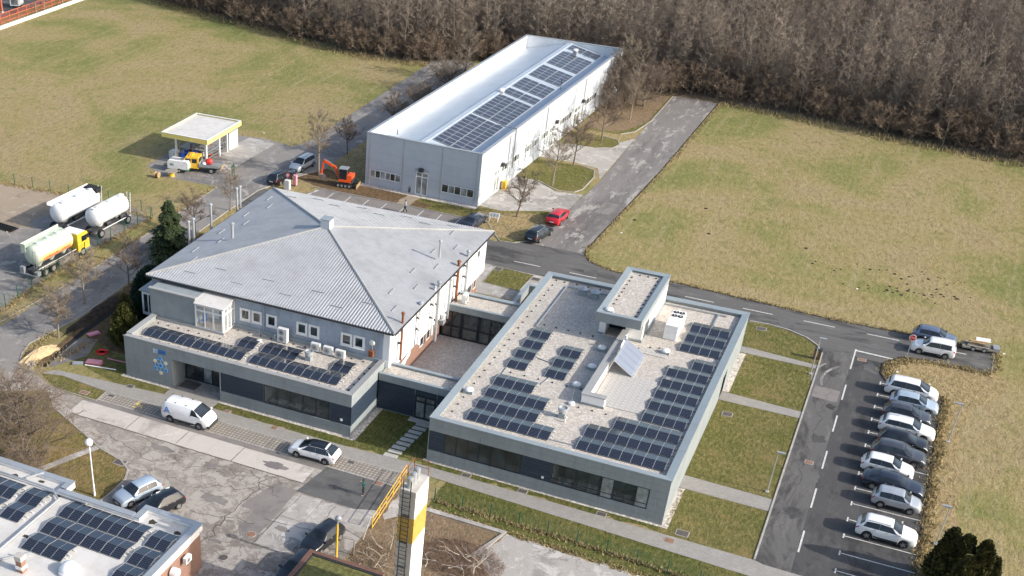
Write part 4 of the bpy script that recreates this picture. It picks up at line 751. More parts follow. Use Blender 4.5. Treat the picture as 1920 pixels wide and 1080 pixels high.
# rooftop things on the annex
def outdoor_unit(x, y, z, label, w=.9, h=.75, d=.36, rz=0., fans=1, group='air-conditioning outdoor units'):
    t = thing('outdoor_unit', label, 'air conditioner', (x, y, z), rz, group); MB().box(-w / 2, w / 2, -d / 2, d / 2, .08, .08 + h).build('case', 'soft_white', t)
    for k in range(fans):
        zc = .08 + h * (k + .5) / fans; g = MB().lathe([(min(w, h / fans) * .4, -d / 2 - .001), (min(w, h / fans) * .4, -d / 2 - .02)], (-w * .08, 0, zc), 'Y', 18).build('grille', 'grey_metal', t); MB().lathe([(.08, -d / 2 - .021), (.08, -d / 2 - .03)], (-w * .08, 0, zc), 'Y', 10).build('hub', 'dark_steel', g)
    for x_ in (-w / 3, w / 3): MB().box(x_ - .04, x_ + .04, -d / 2 - .05, d / 2 + .05, 0, .08).build('foot', 'dark_steel', t)
    return t
outdoor_unit(-37.9, 6.6, ROOF, 'tall two-fan outdoor unit standing before the blue wall', 1.0, 1.4, .45, 0, 2); outdoor_unit(-34.4, 6.5, ROOF, 'white outdoor unit on the annex roof below the middle window pair'); outdoor_unit(-33.1, 6.45, ROOF, 'middle one of the three small outdoor units in a row'); outdoor_unit(-31.8, 6.35, ROOF, 'small outdoor unit next to the bent white pipe')
vent_cowl(-34.2, 4.7, ROOF, 'square metal vent pot on the annex roof before the outdoor units', 'pot'); vent_cowl(-39.9, 5.6, ROOF, 'lightning rod on a white foot behind the annex solar array', 'pin'); vent_cowl(-38.9, 6.8, ROOF, 'short white pipe beside the tall outdoor unit', 'pipe')
# ---------------------------------------------------------------- links between the blocks
K_ = thing('front_link', 'low dark blue link building with glazed door and gravel roof', 'building', (-27.6, 5.8, 0))
part(K_, 'wall', MB().box(-27.62, -20.3, 5.95, 8.2, 0, 3.5), 'render_grey'); part(K_, 'parapet', MB().box(-27.6, -20.32, 5.85, 6.1, 3.05, 3.72).box(-27.6, -20.32, 8.0, 8.25, 3.3, 3.72), 'cladding'); part(K_, 'gravel_roof', MB().box(-27.6, -20.32, 6.1, 8.0, 3.5, 3.55), 'roof_gravel')
for y0, y1 in ((5.8, 6.12), (7.95, 8.32)):
    for x0, x1 in ((-27.62, -24.0), (-23.98, -20.4)): part(K_, 'coping', MB().box(x0, x1, y0, y1, 3.72, 3.8), 'coping')
panels(K_, (-27.6, 5.85), (-20.35, 5.85), 3.06, 3.72, 1, 2.3, 'cladding', 1); panels(K_, (-27.6, 5.95), (-24.05, 5.95), .1, 3.04, 12, 3.6, 'navy_slat', 1, .04, .02, 0, 'slat'); panels(K_, (-21.9, 5.95), (-20.35, 5.95), .1, 3.04, 12, 3.6, 'navy_slat', 1, .04, .02, 0, 'slat'); panels(K_, (-24.0, 5.95), (-21.95, 5.95), 2.5, 3.04, 2, 3.6, 'navy_slat', 1, .04, .02, 0, 'slat')
window(K_, (-24.0, 5.93), (-21.95, 5.93), .08, 2.48, 'frame_dark', 'glass_blind', 2, .16, .06, 'door', None, 1.85); part(K_, 'step', MB().box(-24.3, -20.6, 5.2, 5.9, .0, .06), 'concrete_post')
K2 = thing('rear_link', 'glazed link building with dark frames behind the gravel courtyard', 'building', (-27.8, 22.1, 0))
part(K2, 'wall', MB().box(-28.0, -20.3, 22.4, 25.4, 0, 3.5), 'dark_void'); part(K2, 'parapet', MB().box(-27.2, -20.32, 22.1, 22.4, 3.05, 3.7).box(-27.2, -20.32, 25.1, 25.5, 3.05, 3.7), 'cladding'); part(K2, 'gravel_roof', MB().box(-27.2, -20.32, 22.4, 25.1, 3.5, 3.55), 'roof_gravel')
for y0, y1 in ((22.0, 22.3), (25.0, 25.55)):
    for x0, x1 in ((-27.2, -23.8), (-23.78, -20.4)): part(K2, 'coping', MB().box(x0, x1, y0, y1, 3.7, 3.78), 'coping')
panels(K2, (-27.2, 22.1), (-20.35, 22.1), 3.05, 3.7, 1, 2.3, 'cladding', 1)
window(K2, (-27.85, 22.3), (-25.75, 22.3), .06, 3.04, 'frame_dark', 'glass', 2, .14, .1, 'window', None, 1.3, None, 'glass_floor'); window(K2, (-25.7, 22.3), (-23.95, 22.3), .06, 3.04, 'frame_dark', 'glass', 1, .14, .1, 'window', None, 1.3, None, 'glass_floor'); window(K2, (-23.9, 22.3), (-20.4, 22.3), .06, 3.04, 'frame_dark', 'glass', 3, .14, .1, 'window', None, 1.3, None, 'glass_floor')
outdoor_unit(-26.0, 23.4, 3.55, 'outdoor unit on the roof of the glazed link beside the white wall', .8, .9, .4, R(90))
t = thing('light_well', 'low dark walled light well against the office side wall', 'light well', (-22.0, 30.2, 0)); MB().box(-1.3, -.95, 0, 5.9, 0, .95).box(-.95, 1.6, 5.55, 5.9, 0, .95).build('wall', 'cladding', t); MB().box(-1.36, -.9, -.02, 5.95, .95, 1.03).box(-.9, 1.62, 5.5, 5.95, .95, 1.03).build('coping', 'coping', t); MB().box(-.95, 1.6, 0, 5.5, 0, .06).build('floor', 'soil_and_shade', t)
# stepping slabs to the link door
t = thing('stepping_path', 'row of concrete stepping slabs crossing the shaded grass', 'path', (-22.6, 2, 0))
for i in range(9):
    f_ = i / 8; MB().cbox((-.7 + .55 * f_ + .03 * (i % 2), -2.9 + 6.0 * f_, .035), (1.25, .5, .05), R(2)).build('slab', 'concrete_post', t)
# ---------------------------------------------------------------- hip-roofed workshop
hx0, hx1, hy0, hy1, EZ, AZ = -53.3, -26.85, 7.0, 33.3, 7.37, 10.1
H_ = thing('hip_roof_hall', 'two-storey hall with big corrugated pyramid roof and white side wall', 'building', (hx0, hy0, 0))
part(H_, 'wall', MB().box(-52.9, -28.05, 7.4, 32.9, 0, 7.15), 'wall_blue')
part(H_, 'side_wall', MB().box(-28.0, -27.4, 7.42, 32.88, 3.0, 7.15), 'render_white')
panels(H_, (-27.4, 7.4), (-27.4, 32.9), 2.95, 7.12, 1, 3.19, 'wall_white', 1, .05, .02, 0, 'wall_panel'); panels(H_, (-28.0, 7.36), (-27.36, 7.36), 2.95, 7.12, 1, 3., 'wall_white', 1, .04, .02, 0, 'wall_panel')
part(H_, 'brick_wall', MB().box(-28.05, -27.98, 8.3, 22.1, 0, 2.94).box(-28.05, -27.98, 25.5, 32.9, 0, 2.94), 'brick_wall')
panels(H_, (-52.9, 7.4), (-28.05, 7.4), 3.9, 7.12, 7, 26, 'wall_blue', 1, .03, .012, 0, 'wall_board')
for x0, x1 in ((-42.95, -41.8), (-41.67, -40.55), (-40.08, -38.97), (-36.86, -35.73), (-35.58, -34.48), (-32.25, -31.1), (-30.97, -29.84)): window(H_, (x0, 7.36), (x1, 7.36), 4.83, 6.1, 'paint_white', 'glass', 1, .2, .07, 'window', 'soft_white')
part(H_, 'downpipe', MB().cyl((-40.35, 7.3, 4.0), (-40.35, 7.3, 7.1), .06, n=8), 'wall_blue'); part(H_, 'roof_flashing', MB().box(-46.6, -27.9, 7.2, 7.36, 3.95, 4.3), 'coping')
for y0, y1 in ((16.6, 17.6), (18.3, 19.2), (12.2, 13.2), (29.6, 31.0), (31.5, 32.4)): window(H_, (-27.98, y0), (-27.98, y1), 1.1, 2.3, 'soft_white', 'glass_dark', 1, .1, .05, 'window')
window(H_, (-27.34, 30.0), (-27.34, 30.8), 5.4, 6.3, 'soft_white', 'glass', 1, .08, .05, 'window')
apex = Vector(((hx0 + hx1) / 2, (hy0 + hy1) / 2, AZ)); crn = [Vector((hx0, hy0, EZ)), Vector((hx1, hy0, EZ)), Vector((hx1, hy1, EZ)), Vector((hx0, hy1, EZ))]
for k in range(4):
    a, b = crn[k], crn[(k + 1) % 4]; u = (b - a).normalized(); L = (b - a).length; mid = (a + b) / 2; up = apex - mid; nrm = u.cross(up).normalized(); mb = MB(); vs = []; per = .30; s = 0.; ph = 0; smp = []
    while s < L: 
        am = .048 if k in (0, 2) else .02; smp.append((s, (0., 0., am, am)[ph % 4])); s += per * (.42, .05, .33, .20)[ph % 4]; ph += 1
    smp.append((L, 0.))
    for s, h in smp:
        t = 1 - abs(s - L / 2) / (L / 2); p0 = a + u * s + nrm * h; p1 = a + u * s + up * t + nrm * h; vs += [p0 - up.normalized() * .06, p1]
    mb.add(vs, [(2 * i, 2 * i + 2, 2 * i + 3, 2 * i + 1) for i in range(len(smp) - 1)]); part(H_, 'roof_slope', mb, 'roof_corrugated')
    m2 = MB(); d = apex - a; m2.cyl(a + Vector((0, 0, .02)), apex + Vector((0, 0, .02)), .13, .13, 6); part(H_, 'hip_cap', m2, 'coping_warm')
    m3 = MB(); o = Vector((u.y, -u.x, 0)); m3.add([a + o * .02 + Vector((0, 0, -.02)), b + o * .02 + Vector((0, 0, -.02)), b + o * .16 + Vector((0, 0, -.04)), a + o * .16 + Vector((0, 0, -.04)), a + o * .02 + Vector((0, 0, -.18)), b + o * .02 + Vector((0, 0, -.18)), b + o * .14 + Vector((0, 0, -.18)), a + o * .14 + Vector((0, 0, -.18))], [(3, 2, 1, 0), (4, 5, 6, 7), (0, 1, 5, 4), (1, 2, 6, 5), (2, 3, 7, 6), (3, 0, 4, 7)]); part(H_, 'gutter', m3, 'dark_steel')
    r2 = random.Random(k + 11)
    for j in range(8):   # snow guards in two staggered rows
        t = (.13, .24)[j % 2]; s = L * (.1 + .8 * (j + .5) / 8); p = a + u * s + up * t + nrm * .09; m4 = MB(); m4.cbox(p, (1.3, .03, .07), mat=Matrix((u, up.normalized(), nrm)).transposed().to_4x4()); part(H_, 'snow_guard', m4, 'galvanised')
part(H_, 'eaves', MB().prism([(hx0 + .1, hy0 + .1), (hx1 - .1, hy0 + .1), (hx1 - .1, hy1 - .1), (hx0 + .1, hy1 - .1)], 7.12, 7.22), 'wall_blue')
c_ = part(H_, 'ridge_chimney', MB().box(apex.x - .5, apex.x + .5, apex.y - .5, apex.y + .5, 9.7, 10.95), 'wall_sandwich'); part(H_, 'chimney_cap', MB().box(apex.x - .56, apex.x + .56, apex.y - .56, apex.y + .56, 10.95, 11.03), 'coping', parent=c_)
def flue(x, y, z0, z1, r, mat, label, cap='hat', wall=False):
    t = thing('flue_pipe', label, 'flue', (x, y, z0), 0, 'flue pipes'); h = z1 - z0
    MB().cyl((0, 0, 0), (0, 0, h), r, n=10).build('pipe', mat, t, smooth=40)
    MB().lathe([(r * 1.5, h - .12), (r * 1.7, h - .02), (r * .4, h + .12)], n=10).build('cap', 'galvanised' if mat != 'rust' else 'rust', t)
    if wall:
        for z in (h * .35, h * .62): MB().box(-.35, .04, -.18, .18, z, z + .06).build('bracket', 'dark_steel', t)
    return t
flue(-27.0, 9.25, 3.6, 8.45, .11, 'rust', 'rust streaked flue nearest the blue corner wall', wall=True); flue(-27.0, 13.6, 3.2, 7.6, .16, 'soft_white', 'fat white flue with elbow on the white wall', wall=True); flue(-27.0, 17.1, 2.6, 7.75, .11, 'soft_white', 'slim pale flue beside the tall galvanised one', wall=True)
flue(-26.9, 17.9, 1.6, 7.95, .16, 'galvanised', 'tall fat galvanised flue on the white wall', wall=True); flue(-26.95, 21.2, 2.6, 6.9, .12, 'galvanised', 'grey downpipe flue beside the glazed link'); flue(-26.95, 23.3, 3.6, 7.95, .14, 'rust', 'rust red flue rising from the glazed link roof', wall=True); flue(-26.95, 25.9, 3.6, 8.0, .14, 'galvanised', 'tall grey flue on the white wall behind the rust red one', wall=True)
flue(-28.85, 22.7, 8.15, 9.9, .12, 'galvanised', 'slim steel flue standing on the right roof slope'); flue(-48.9, 16.4, 8.55, 10.1, .16, 'galvanised', 'steel flue with blue cap on the left roof slope')
flue(-54.6, 18.1, 1.5, 8.9, .14, 'galvanised', 'pale flue beyond the left eaves next to a shorter one'); flue(-55.0, 17.8, 1.5, 8.6, .12, 'galvanised', 'shorter of two pale flues beyond the left eaves'); flue(-54.6, 21.7, 1.5, 9.2, .13, 'galvanised', 'single pale flue beyond the left eaves'); flue(-54.2, 26.6, 1.5, 9.4, .12, 'galvanised', 'white capped flue beyond the left eaves by the bare tree'); flue(-54.0, 27.0, 1.5, 9.5, .12, 'galvanised', 'twin of the white capped flue beyond the left eaves')
t = thing('fan_box', 'wall fan with round duct high on the white wall', 'fan', (-27.1, 20.2, 2.4)); MB().box(-.25, .25, -.4, .4, 0, .5).build('case', 'grey_metal', t); MB().cyl((0, .1, .4), (.1, .1, 1.0), .2, .24, 12).build('duct', 'soft_white', t)
t = thing('white_duct', 'bent white duct crossing the brick wall', 'duct', (-27.6, 10.6, 2.2)); MB().tube([(0, -1.2, -.2), (.2, 0, .1), (.25, 1.6, .5), (.2, 1.7, 1.2)], .16, 10).build('duct', 'paint_white', t, smooth=50)
t = thing('satellite_dish', 'small satellite dish and bracket at the corner of the blue wall', 'satellite dish', (-29.0, 7.25, 4.6)); MB().cyl((0, 0, 0), (0, -.1, 1.4), .04, n=8).build('mast', 'grey_metal', t); MB().lathe([(.02, 0), (.2, .03), (.3, .1), (.29, .11), (.2, .05), (.02, .02)], (0, -.25, 1.3), 'Y', 16).build('dish', 'soft_white', t); MB().box(-.25, .2, -.35, 0, -.1, .5).build('bracket', 'rust', t)
# stair tower and sun porch at the left
Y_ = H_
part(Y_, 'stair_block', MB().box(-51.85, -46.75, 5.36, 7.4, 3.9, 6.95), 'render_grey'); panels(Y_, (-51.85, 5.36), (-46.75, 5.36), 4.2, 6.95, 1, 5.2, 'render_grey', 1, .03, .01, 0, 'render_panel'); part(Y_, 'stair_block_cap', MB().box(-51.95, -46.65, 5.22, 5.62, 6.95, 7.06), 'coping_warm'); part(Y_, 'stair_block_roof', MB().box(-51.8, -46.7, 5.62, 7.4, 6.8, 6.9), 'coping_warm')
part(Y_, 'plinth_flashing', MB().box(-51.9, -43.5, 5.1, 5.36, 3.95, 4.18), 'coping_warm')
part(Y_, 'left_bay', MB().box(-54.4, -52.9, 7.6, 10.4, 2.6, 5.2), 'paint_white'); part(Y_, 'left_bay_roof', MB().box(-54.6, -52.8, 7.4, 10.6, 5.2, 5.32), 'coping_warm'); window(Y_, (-54.3, 7.6), (-53.0, 7.6), 2.8, 5.0, 'paint_white', 'glass', 2, .12, .05, 'window'); 
window(Y_, (-46.68, 5.25), (-43.62, 5.25), 4.1, 6.55, 'paint_white', 'clear_glass', 3, .12, .08, 'porch_glazing', None, 5.95); window(Y_, (-43.6, 5.25), (-43.6, 7.36), 4.1, 6.65, 'paint_white', 'clear_glass', 3, .12, .08, 'porch_glazing', None, 5.95)
part(Y_, 'porch_floor', MB().box(-46.7, -43.6, 5.3, 7.4, 3.96, 4.1), 'gravel_yard'); part(Y_, 'porch_back', MB().box(-46.7, -43.6, 7.3, 7.36, 4.1, 6.6), 'render_white'); part(Y_, 'porch_back_door', MB().box(-45.2, -44.5, 7.24, 7.3, 4.15, 6.2), 'frame_dark')
m = MB(); m.add([(-46.75, 5.05, 6.55), (-43.4, 5.05, 6.55), (-43.4, 7.4, 6.98), (-46.75, 7.4, 6.98), (-46.75, 5.05, 6.66), (-43.4, 5.05, 6.66), (-43.4, 7.4, 7.08), (-46.75, 7.4, 7.08)], [(3, 2, 1, 0), (4, 5, 6, 7), (0, 1, 5, 4), (1, 2, 6, 5), (2, 3, 7, 6), (3, 0, 4, 7)]); part(Y_, 'porch_roof', m, 'roof_membrane')
t = thing('office_chair', 'blue office chair inside the white sun porch', 'chair', (-46.15, 5.9, 4.1)); MB().lathe([(.03, 0), (.03, .45)], n=8).build('stem', 'dark_steel', t); MB().box(-.25, .25, -.25, .25, .45, .53).build('seat', 'blue_plastic', t); MB().box(-.25, .25, .2, .28, .55, 1.1).build('backrest', 'blue_plastic', t)
for k in range(5): MB().cbox((.15 * math.cos(k * 1.257), .15 * math.sin(k * 1.257), .06), (.3, .05, .05), k * 1.257).build('leg', 'black_rubber', t)
# ---------------------------------------------------------------- long hall with parapets
W_ = thing('long_hall', 'long light grey metal hall with parapet roof and solar panels', 'building', (-52.538, 57.465, 0), R(-2.88)); WW, WL, WH = 15.99, 55.9, 6.83
def wp(name, mb, mat, smooth=None, parent=None): return mb.build(name, mat, parent or W_, smooth=smooth)
wp('wall', MB().box(.1, WW - .1, .1, WL - .1, 0, 4.6).box(.05, .2, .05, WL - .05, 4.6, WH - .05).box(WW - .2, WW - .05, .05, WL - .05, 4.6, WH - .05).box(.2, WW - .2, .05, .2, 4.6, WH - .05).box(.2, WW - .2, WL - .2, WL - .05, 4.6, WH - .05), 'wall_sandwich')
wp('parapet_lining', MB().box(.2, .26, .2, WL - .2, 4.6, WH - .06).box(WW - .26, WW - .2, .2, WL - .2, 4.6, WH - .06).box(.26, WW - .26, WL - .26, WL - .2, 4.6, WH - .06).box(.26, WW - .26, .2, .26, 4.6, WH - .06), 'wall_white')
def wpan(p0, p1, z0, z1, rows, mat='wall_sandwich', holes=()):
    a, b = Vector(p0), Vector(p1); u = (b - a).normalized(); L = (b - a).length; nr = Vector((u.y, -u.x)); h = (z1 - z0) / rows
    for r in range(rows):
        za, zb = z0 + r * h, z0 + (r + 1) * h; segs = [(0., L)]
        for (s0, s1, h0, h1) in holes:
            if h0 < zb - .02 and h1 > za + .02:
                n2 = []
                for (q0, q1) in segs:
                    if s1 <= q0 or s0 >= q1: n2.append((q0, q1)); continue
                    if s0 > q0 + .02: n2.append((q0, s0))
                    if s1 < q1 - .02: n2.append((s1, q1))
                segs = n2
        for q0, q1 in segs:
            A_q, B_q = a + u * (q0 + .006), a + u * (q1 - .006); m = MB(); m.prism([tuple(A_q), tuple(B_q), tuple(B_q + nr * .09), tuple(A_q + nr * .09)], za + .005, zb - .005); wp('wall_panel', m, mat)
zs = 1.02
fw_ = [(.62, 5.12, 1.04, 2.1), (7.2, 9.0, 0, 3.05), (10.86, 15.32, 1.0, 2.14)]
for s0, s1 in ((.0, .46), (.5, 5.3), (5.36, 10.68), (10.74, 15.45), (15.5, WW)): wpan((s0, .1), (s1, .1), .02, WH - .06, 6, 'wall_sandwich', [(a - s0, b - s0, c, d) for a, b, c, d in fw_])
for s in (.48, 5.33, 10.71, 15.48): wp('joint_cover', MB().box(s - .06, s + .06, -.015, .1, .02, WH - .06), 'galvanised')
rb = [0, 4.2, 10.5, 16.0, 21.5, 28.4, 34.5, 40.5, 46.5, 52, WL]; rw = [(5.0, 6.85, 0, 3.1), (7.4, 10.3, 2.1, 3.1), (10.9, 13.6, 2.1, 3.1), (15.4, 17.9, 2.1, 3.1), (18.1, 20.9, 2.1, 3.1), (21.7, 24.4, 2.1, 3.1), (24.9, 26.8, 0, 3.1), (28.9, 33.9, 2.1, 3.1), (35.1, 37.9, 0, 3.1), (39.5, 45, 2.1, 3.1), (47, 51, 2.1, 3.1)]
for s0, s1 in zip(rb, rb[1:]): wpan((WW - .1, s0 + .03), (WW - .1, s1 - .03), .02, WH - .06, 6, 'wall_sandwich', [(a - s0 - .03, b - s0 - .03, c, d) for a, b, c, d in rw])
for s in rb[1:-1]: wp('joint_cover', MB().box(WW - .1, WW + .015, s - .05, s + .05, .02, WH - .06), 'galvanised')
for s0, s1 in zip(rb, rb[1:]): wpan((.1, s1 - .03), (.1, s0 + .03), .02, WH - .06, 6)
wpan((WW, WL - .1), (0, WL - .1), .02, WH - .06, 6)
def wwin(p0, p1, z0, z1, n, panes, **k):
    a, b = Vector(p0), Vector(p1); L = (b - a).length
    class _r: location = Vector((0, 0, 0))
    global part; keep = part
    def part2(root, name, mb, mat, smooth=None, parent=None): return mb.build(name, mat, parent or W_)
    part = part2
    try:
        old = W_.location.copy(); W_.location = (0, 0, 0); window(W_, p0, p1, z0, z1, 'paint_white' if k.get('name') != 'x' else 'frame_dark', 'glass', n, k.get('fw', .07), .07, k.get('name', 'window'), None, k.get('trans'), panes); W_.location = old
    finally: part = keep
GB = ['glass_blind', 'glass', 'glass_blind', 'glass_blind', 'glass', 'glass_blind']
wwin((.65, .1), (5.1, .1), 1.06, 2.08, 6, GB); wwin((10.88, .1), (15.3, .1), 1.02, 2.12, 5, ['glass', 'glass_blind', 'glass', 'glass_blind', 'glass']); wwin((7.22, .1), (8.98, .1), .03, 3.03, 2, ['glass_blind'], name='door', fw=.12, trans=2.4)
for a, b in ((7.4, 10.3), (10.9, 13.6), (15.4, 17.9), (18.1, 20.9), (21.7, 24.4), (28.9, 33.9), (39.5, 45), (47, 51)): wwin((WW - .1, a), (WW - .1, b), 2.12, 3.08, 3 if b - a < 3.5 else 5, GB)
for a, b in ((5.0, 6.85), (24.9, 26.8), (35.1, 37.9)): wwin((WW - .1, a), (WW - .1, b), .03, 3.08, 2, ['glass_blind'], name='door', fw=.12, trans=2.2); wp('door_lamp', MB().box(WW, WW + .4, b + .0, b + .5, 3.2, 3.6), 'dark_steel')
wp('door_lamp', MB().box(7.7, 8.3, -.4, .0, 3.15, 3.6), 'dark_steel')
for s_ in (9.2, 22.9, 38.6, 50.2): wp('downpipe', MB().cyl((WW + .09, s_, .1), (WW + .09, s_, WH - .3), .06, n=8), 'galvanised')
RZ, EZ2 = 6.62, 4.85; RU = 7.5
m = MB(); m.add([(.26, .26, EZ2), (RU, .26, RZ), (RU, WL - .26, RZ), (.26, WL - .26, EZ2)], [(0, 1, 2, 3)]); wp('roof_slope', m, 'roof_white')
m = MB(); n_ = 160; vs = []
for i in range(n_ + 1):
    y = .26 + (WL - .52) * i / n_; hgt_ = .045 if i % 2 else 0.; vs += [(RU, y, RZ + hgt_), (WW - .26, y, EZ2 + hgt_)]
m.add(vs, [(2 * i, 2 * i + 1, 2 * i + 3, 2 * i + 2) for i in range(n_)]); wp('roof_slope', m, 'roof_white')
wp('ridge_cap', MB().box(RU - .35, RU + .35, .26, WL - .26, RZ - .03, RZ + .07), 'roof_white')
for s0, s1 in zip(rb, rb[1:]):
    wp('coping', MB().box(-.06, .34, s0 + .004, s1 - .004, WH - .04, WH + .03), 'galvanised'); wp('coping', MB().box(WW - .34, WW + .06, s0 + .004, s1 - .004, WH - .04, WH + .03), 'galvanised')
for s0, s1 in ((.35, 5.3), (5.31, 10.7), (10.71, WW - .35)):
    wp('coping', MB().box(s0, s1, -.06, .34, WH - .04, WH + .03), 'galvanised'); wp('coping', MB().box(s0, s1, WL - .34, WL + .06, WH - .04, WH + .03), 'galvanised')
sl_ = math.atan2(RZ - EZ2, WW - .26 - RU)
HM = panel_mesh('module', 2.38, 1.16, .04, 'pv_hall', 'grey_metal'); u3 = Vector((math.cos(sl_), 0, -math.sin(sl_)))
blocks = [(2.6, 10, 'longest block of solar panels at the near end of the hall roof'), (15.3, 8, 'second long block of solar panels on the hall roof beside the ridge vent'), (26.0, 2, 'small four-panel block of solar panels between the big blocks'), (29.5, 4, 'block of solar panels behind the small four-panel one'), (35.9, 5, 'block of solar panels with the antenna at its edge'), (43.4, 6, 'block of solar panels before the far white vent'), (52.4, 2, 'last small block of solar panels at the far parapet')]
for v0, nr_, lb in blocks:
    t = thing('hall_solar_block', lb, 'solar panels', (0, 0, 0), 0, 'solar panel blocks on the hall roof'); t.matrix_world = W_.matrix_basis @ Matrix.Translation((8.15, v0, RZ - (8.15 - RU) * math.tan(sl_) + .1))
    for c in range(2):
        for r in range(nr_):
            o = link('module', HM, t, u3 * (c * 2.52) + Vector((0, r * 1.2, 0))); o.rotation_euler = (0, sl_, 0)
def on_hall(name, label, cat, x, y, z): 
    t = thing(name, label, cat); t.matrix_world = W_.matrix_basis @ Matrix.Translation((x, y, z)); return t
for x, y, lb in ((8.0, 25.7, 'white roof vent on the hall ridge beside the second panel block'), (9.9, 51.0, 'white round roof vent at the far end of the hall roof')):
    t = on_hall('hall_roof_vent', lb, 'roof vent', x, y, RZ - .45); MB().box(-.32, .32, -.32, .32, 0, .6).build('plinth', 'galvanised', t); MB().lathe([(.34, .6), (.42, .7), (.34, .86), (.05, .92)], n=16).build('cowl', 'paint_white', t, smooth=40)
t = on_hall('antenna', 'slim dark aerial on the left slope of the hall roof', 'antenna', 3.0, 2.8, 5.4); MB().cyl((0, 0, 0), (0, 0, .8), .06, n=6).build('foot', 'paint_white', t); MB().cyl((0, 0, .8), (0, 0, 1.9), .05, n=6).build('rod', 'black_rubber', t)
t = on_hall('antenna', 'slim dark aerial at the edge of the panels over the lit wall', 'antenna', 13.4, 35.2, 5.3); MB().cyl((0, 0, 0), (0, 0, .3), .08, n=6).build('foot', 'grey_metal', t); MB().cyl((0, 0, .3), (0, 0, 1.6), .045, n=6).build('rod', 'black_rubber', t)
t = on_hall('cable_tray', 'grey cable tray running down the lit hall wall', 'cable tray', WW, 11.0, 0); MB().box(.02, .12, -.06, .06, 1.7, 6.9).build('riser', 'grey_metal', t); MB().box(-2.9, .12, -.06, .06, 6.9, 7.0).build('tray', 'grey_metal', t)
t = on_hall('waste_bin', 'yellow box by the first side door of the hall', 'bin', WW + .5, 7.6, 0); MB().box(-.25, .25, -.35, .35, 0, 1.0).build('body', 'yellow_paint', t); MB().box(-.28, .28, -.38, .38, 1.0, 1.1).build('lid', 'yellow_paint', t)
struct('gravel_border', MB().prism([(-53.4, 56.6), (-36.6, 55.8), (-36.4, 56.7), (-52.9, 57.5)], .03, .04), 'pebble')
# ---------------------------------------------------------------- near flat roof, bottom left
B_ = thing('near_flat_roof', 'pale flat-roofed brick building with solar panels and white parapet', 'building', (-29.74, -21.8, 0)); BR = 3.72
part(B_, 'wall', MB().box(-64, -41.6, -50, -21.9, 0, 3.6).box(-41.6, -34.6, -50, -23.1, 0, 3.6).box(-34.6, -29.85, -50, -21.95, 0, 3.6), 'brick_wall')
part(B_, 'roof', MB().box(-63.8, -41.7, -49.8, -22.1, 3.58, BR).box(-41.7, -34.5, -49.8, -23.3, 3.58, BR).box(-34.5, -30.0, -49.8, -22.1, 3.58, BR), 'roof_membrane')
m = MB().box(-64, -41.45, -22.15, -21.7, 3.45, 4.0).box(-41.9, -41.45, -23.2, -22.15, 3.45, 4.0).box(-41.45, -34.75, -23.4, -22.95, 3.45, 4.0).box(-34.75, -34.3, -23.4, -22.2, 3.45, 4.0).box(-34.75, -29.75, -22.2, -21.75, 3.45, 4.0).box(-30.2, -29.75, -50, -22.2, 3.3, 4.0); part(B_, 'parapet', m, 'render_white')
for x0, x1, y0, y1 in ((-64, -56, -22.2, -21.65), (-55.99, -48, -22.2, -21.65), (-47.99, -41.4, -22.2, -21.65), (-41.95, -41.4, -23.0, -22.21), (-41.95, -38.1, -23.45, -22.9), (-38.09, -34.9, -23.45, -22.9), (-34.8, -34.25, -23.45, -22.3), (-34.8, -29.7, -22.25, -21.7), (-30.25, -29.7, -29, -22.26), (-30.25, -29.7, -40, -29.01), (-30.25, -29.7, -50, -40.01)): part(B_, 'coping', MB().box(x0, x1, y0, y1, 4.0, 4.06), 'galvanised')
part(B_, 'conduit', MB().tube([(-60, -23.2, 3.95), (-42.4, -23.3, 3.95), (-41.2, -24.2, 3.95), (-41.2, -31, 3.95), (-41.2, -45, 3.95)], .08, 8), 'galvanised'); part(B_, 'conduit', MB().tube([(-42.8, -23.5, 3.92), (-39, -23.55, 3.92)], .1, 8).tube([(-45.2, -23, 3.95), (-44.3, -21.9, 4.1)], .08, 8), 'galvanised'); part(B_, 'conduit', MB().tube([(-40.6, -32.2, 3.85), (-39, -30.4, 3.85)], .09, 8), 'galvanised')
array([(-40.12, -25.75, 4), (-40.12, -28.0, 4), (-40.12, -30.25, 2)], BR, 'big solar array on the near pale roof beside the pipe bend'); array([(-32.35, -25.78, 1), (-32.35, -28.05, 1), (-32.35, -30.3, 1), (-32.35, -32.55, 1)], BR, 'single-width solar array along the brick gable parapet'); array([(-44.0, -25.7, 1), (-44.0, -27.9, 1)], BR, 'two-row solar array left of the roof pipe bend'); array([(-48.2, -25.75, 2), (-48.2, -28.0, 2), (-48.2, -30.25, 1)], BR, 'solar array at the far left of the near pale roof')
t = thing('roof_dome', 'white domed roof light on the near pale roof', 'roof light', (-35.3, -30.8, BR)); MB().lathe([(.85, 0), (.82, .28)], n=24).build('kerb', 'soft_white', t); MB().lathe([(.72, .28), (.70, .42), (.55, .68), (.3, .82), (.03, .86)], n=24).build('dome', 'lamp_globe', t, smooth=60)
t = thing('brick_chimney', 'short brick chimney with concrete top on the near pale roof', 'chimney', (-38.4, -32.3, BR)); MB().box(-.26, .26, -.26, .26, 0, 1.05).build('shaft', 'brick_wall', t); MB().box(-.3, .3, -.3, .3, .3, .55).build('band', 'render_white', t); MB().box(-.3, .3, -.3, .3, 1.05, 1.45).build('top', 'concrete_face', t)
vent_cowl(-39.6, -31.2, BR, 'small white round vent by the near roof conduit', 'pipe')
r3 = random.Random(9)
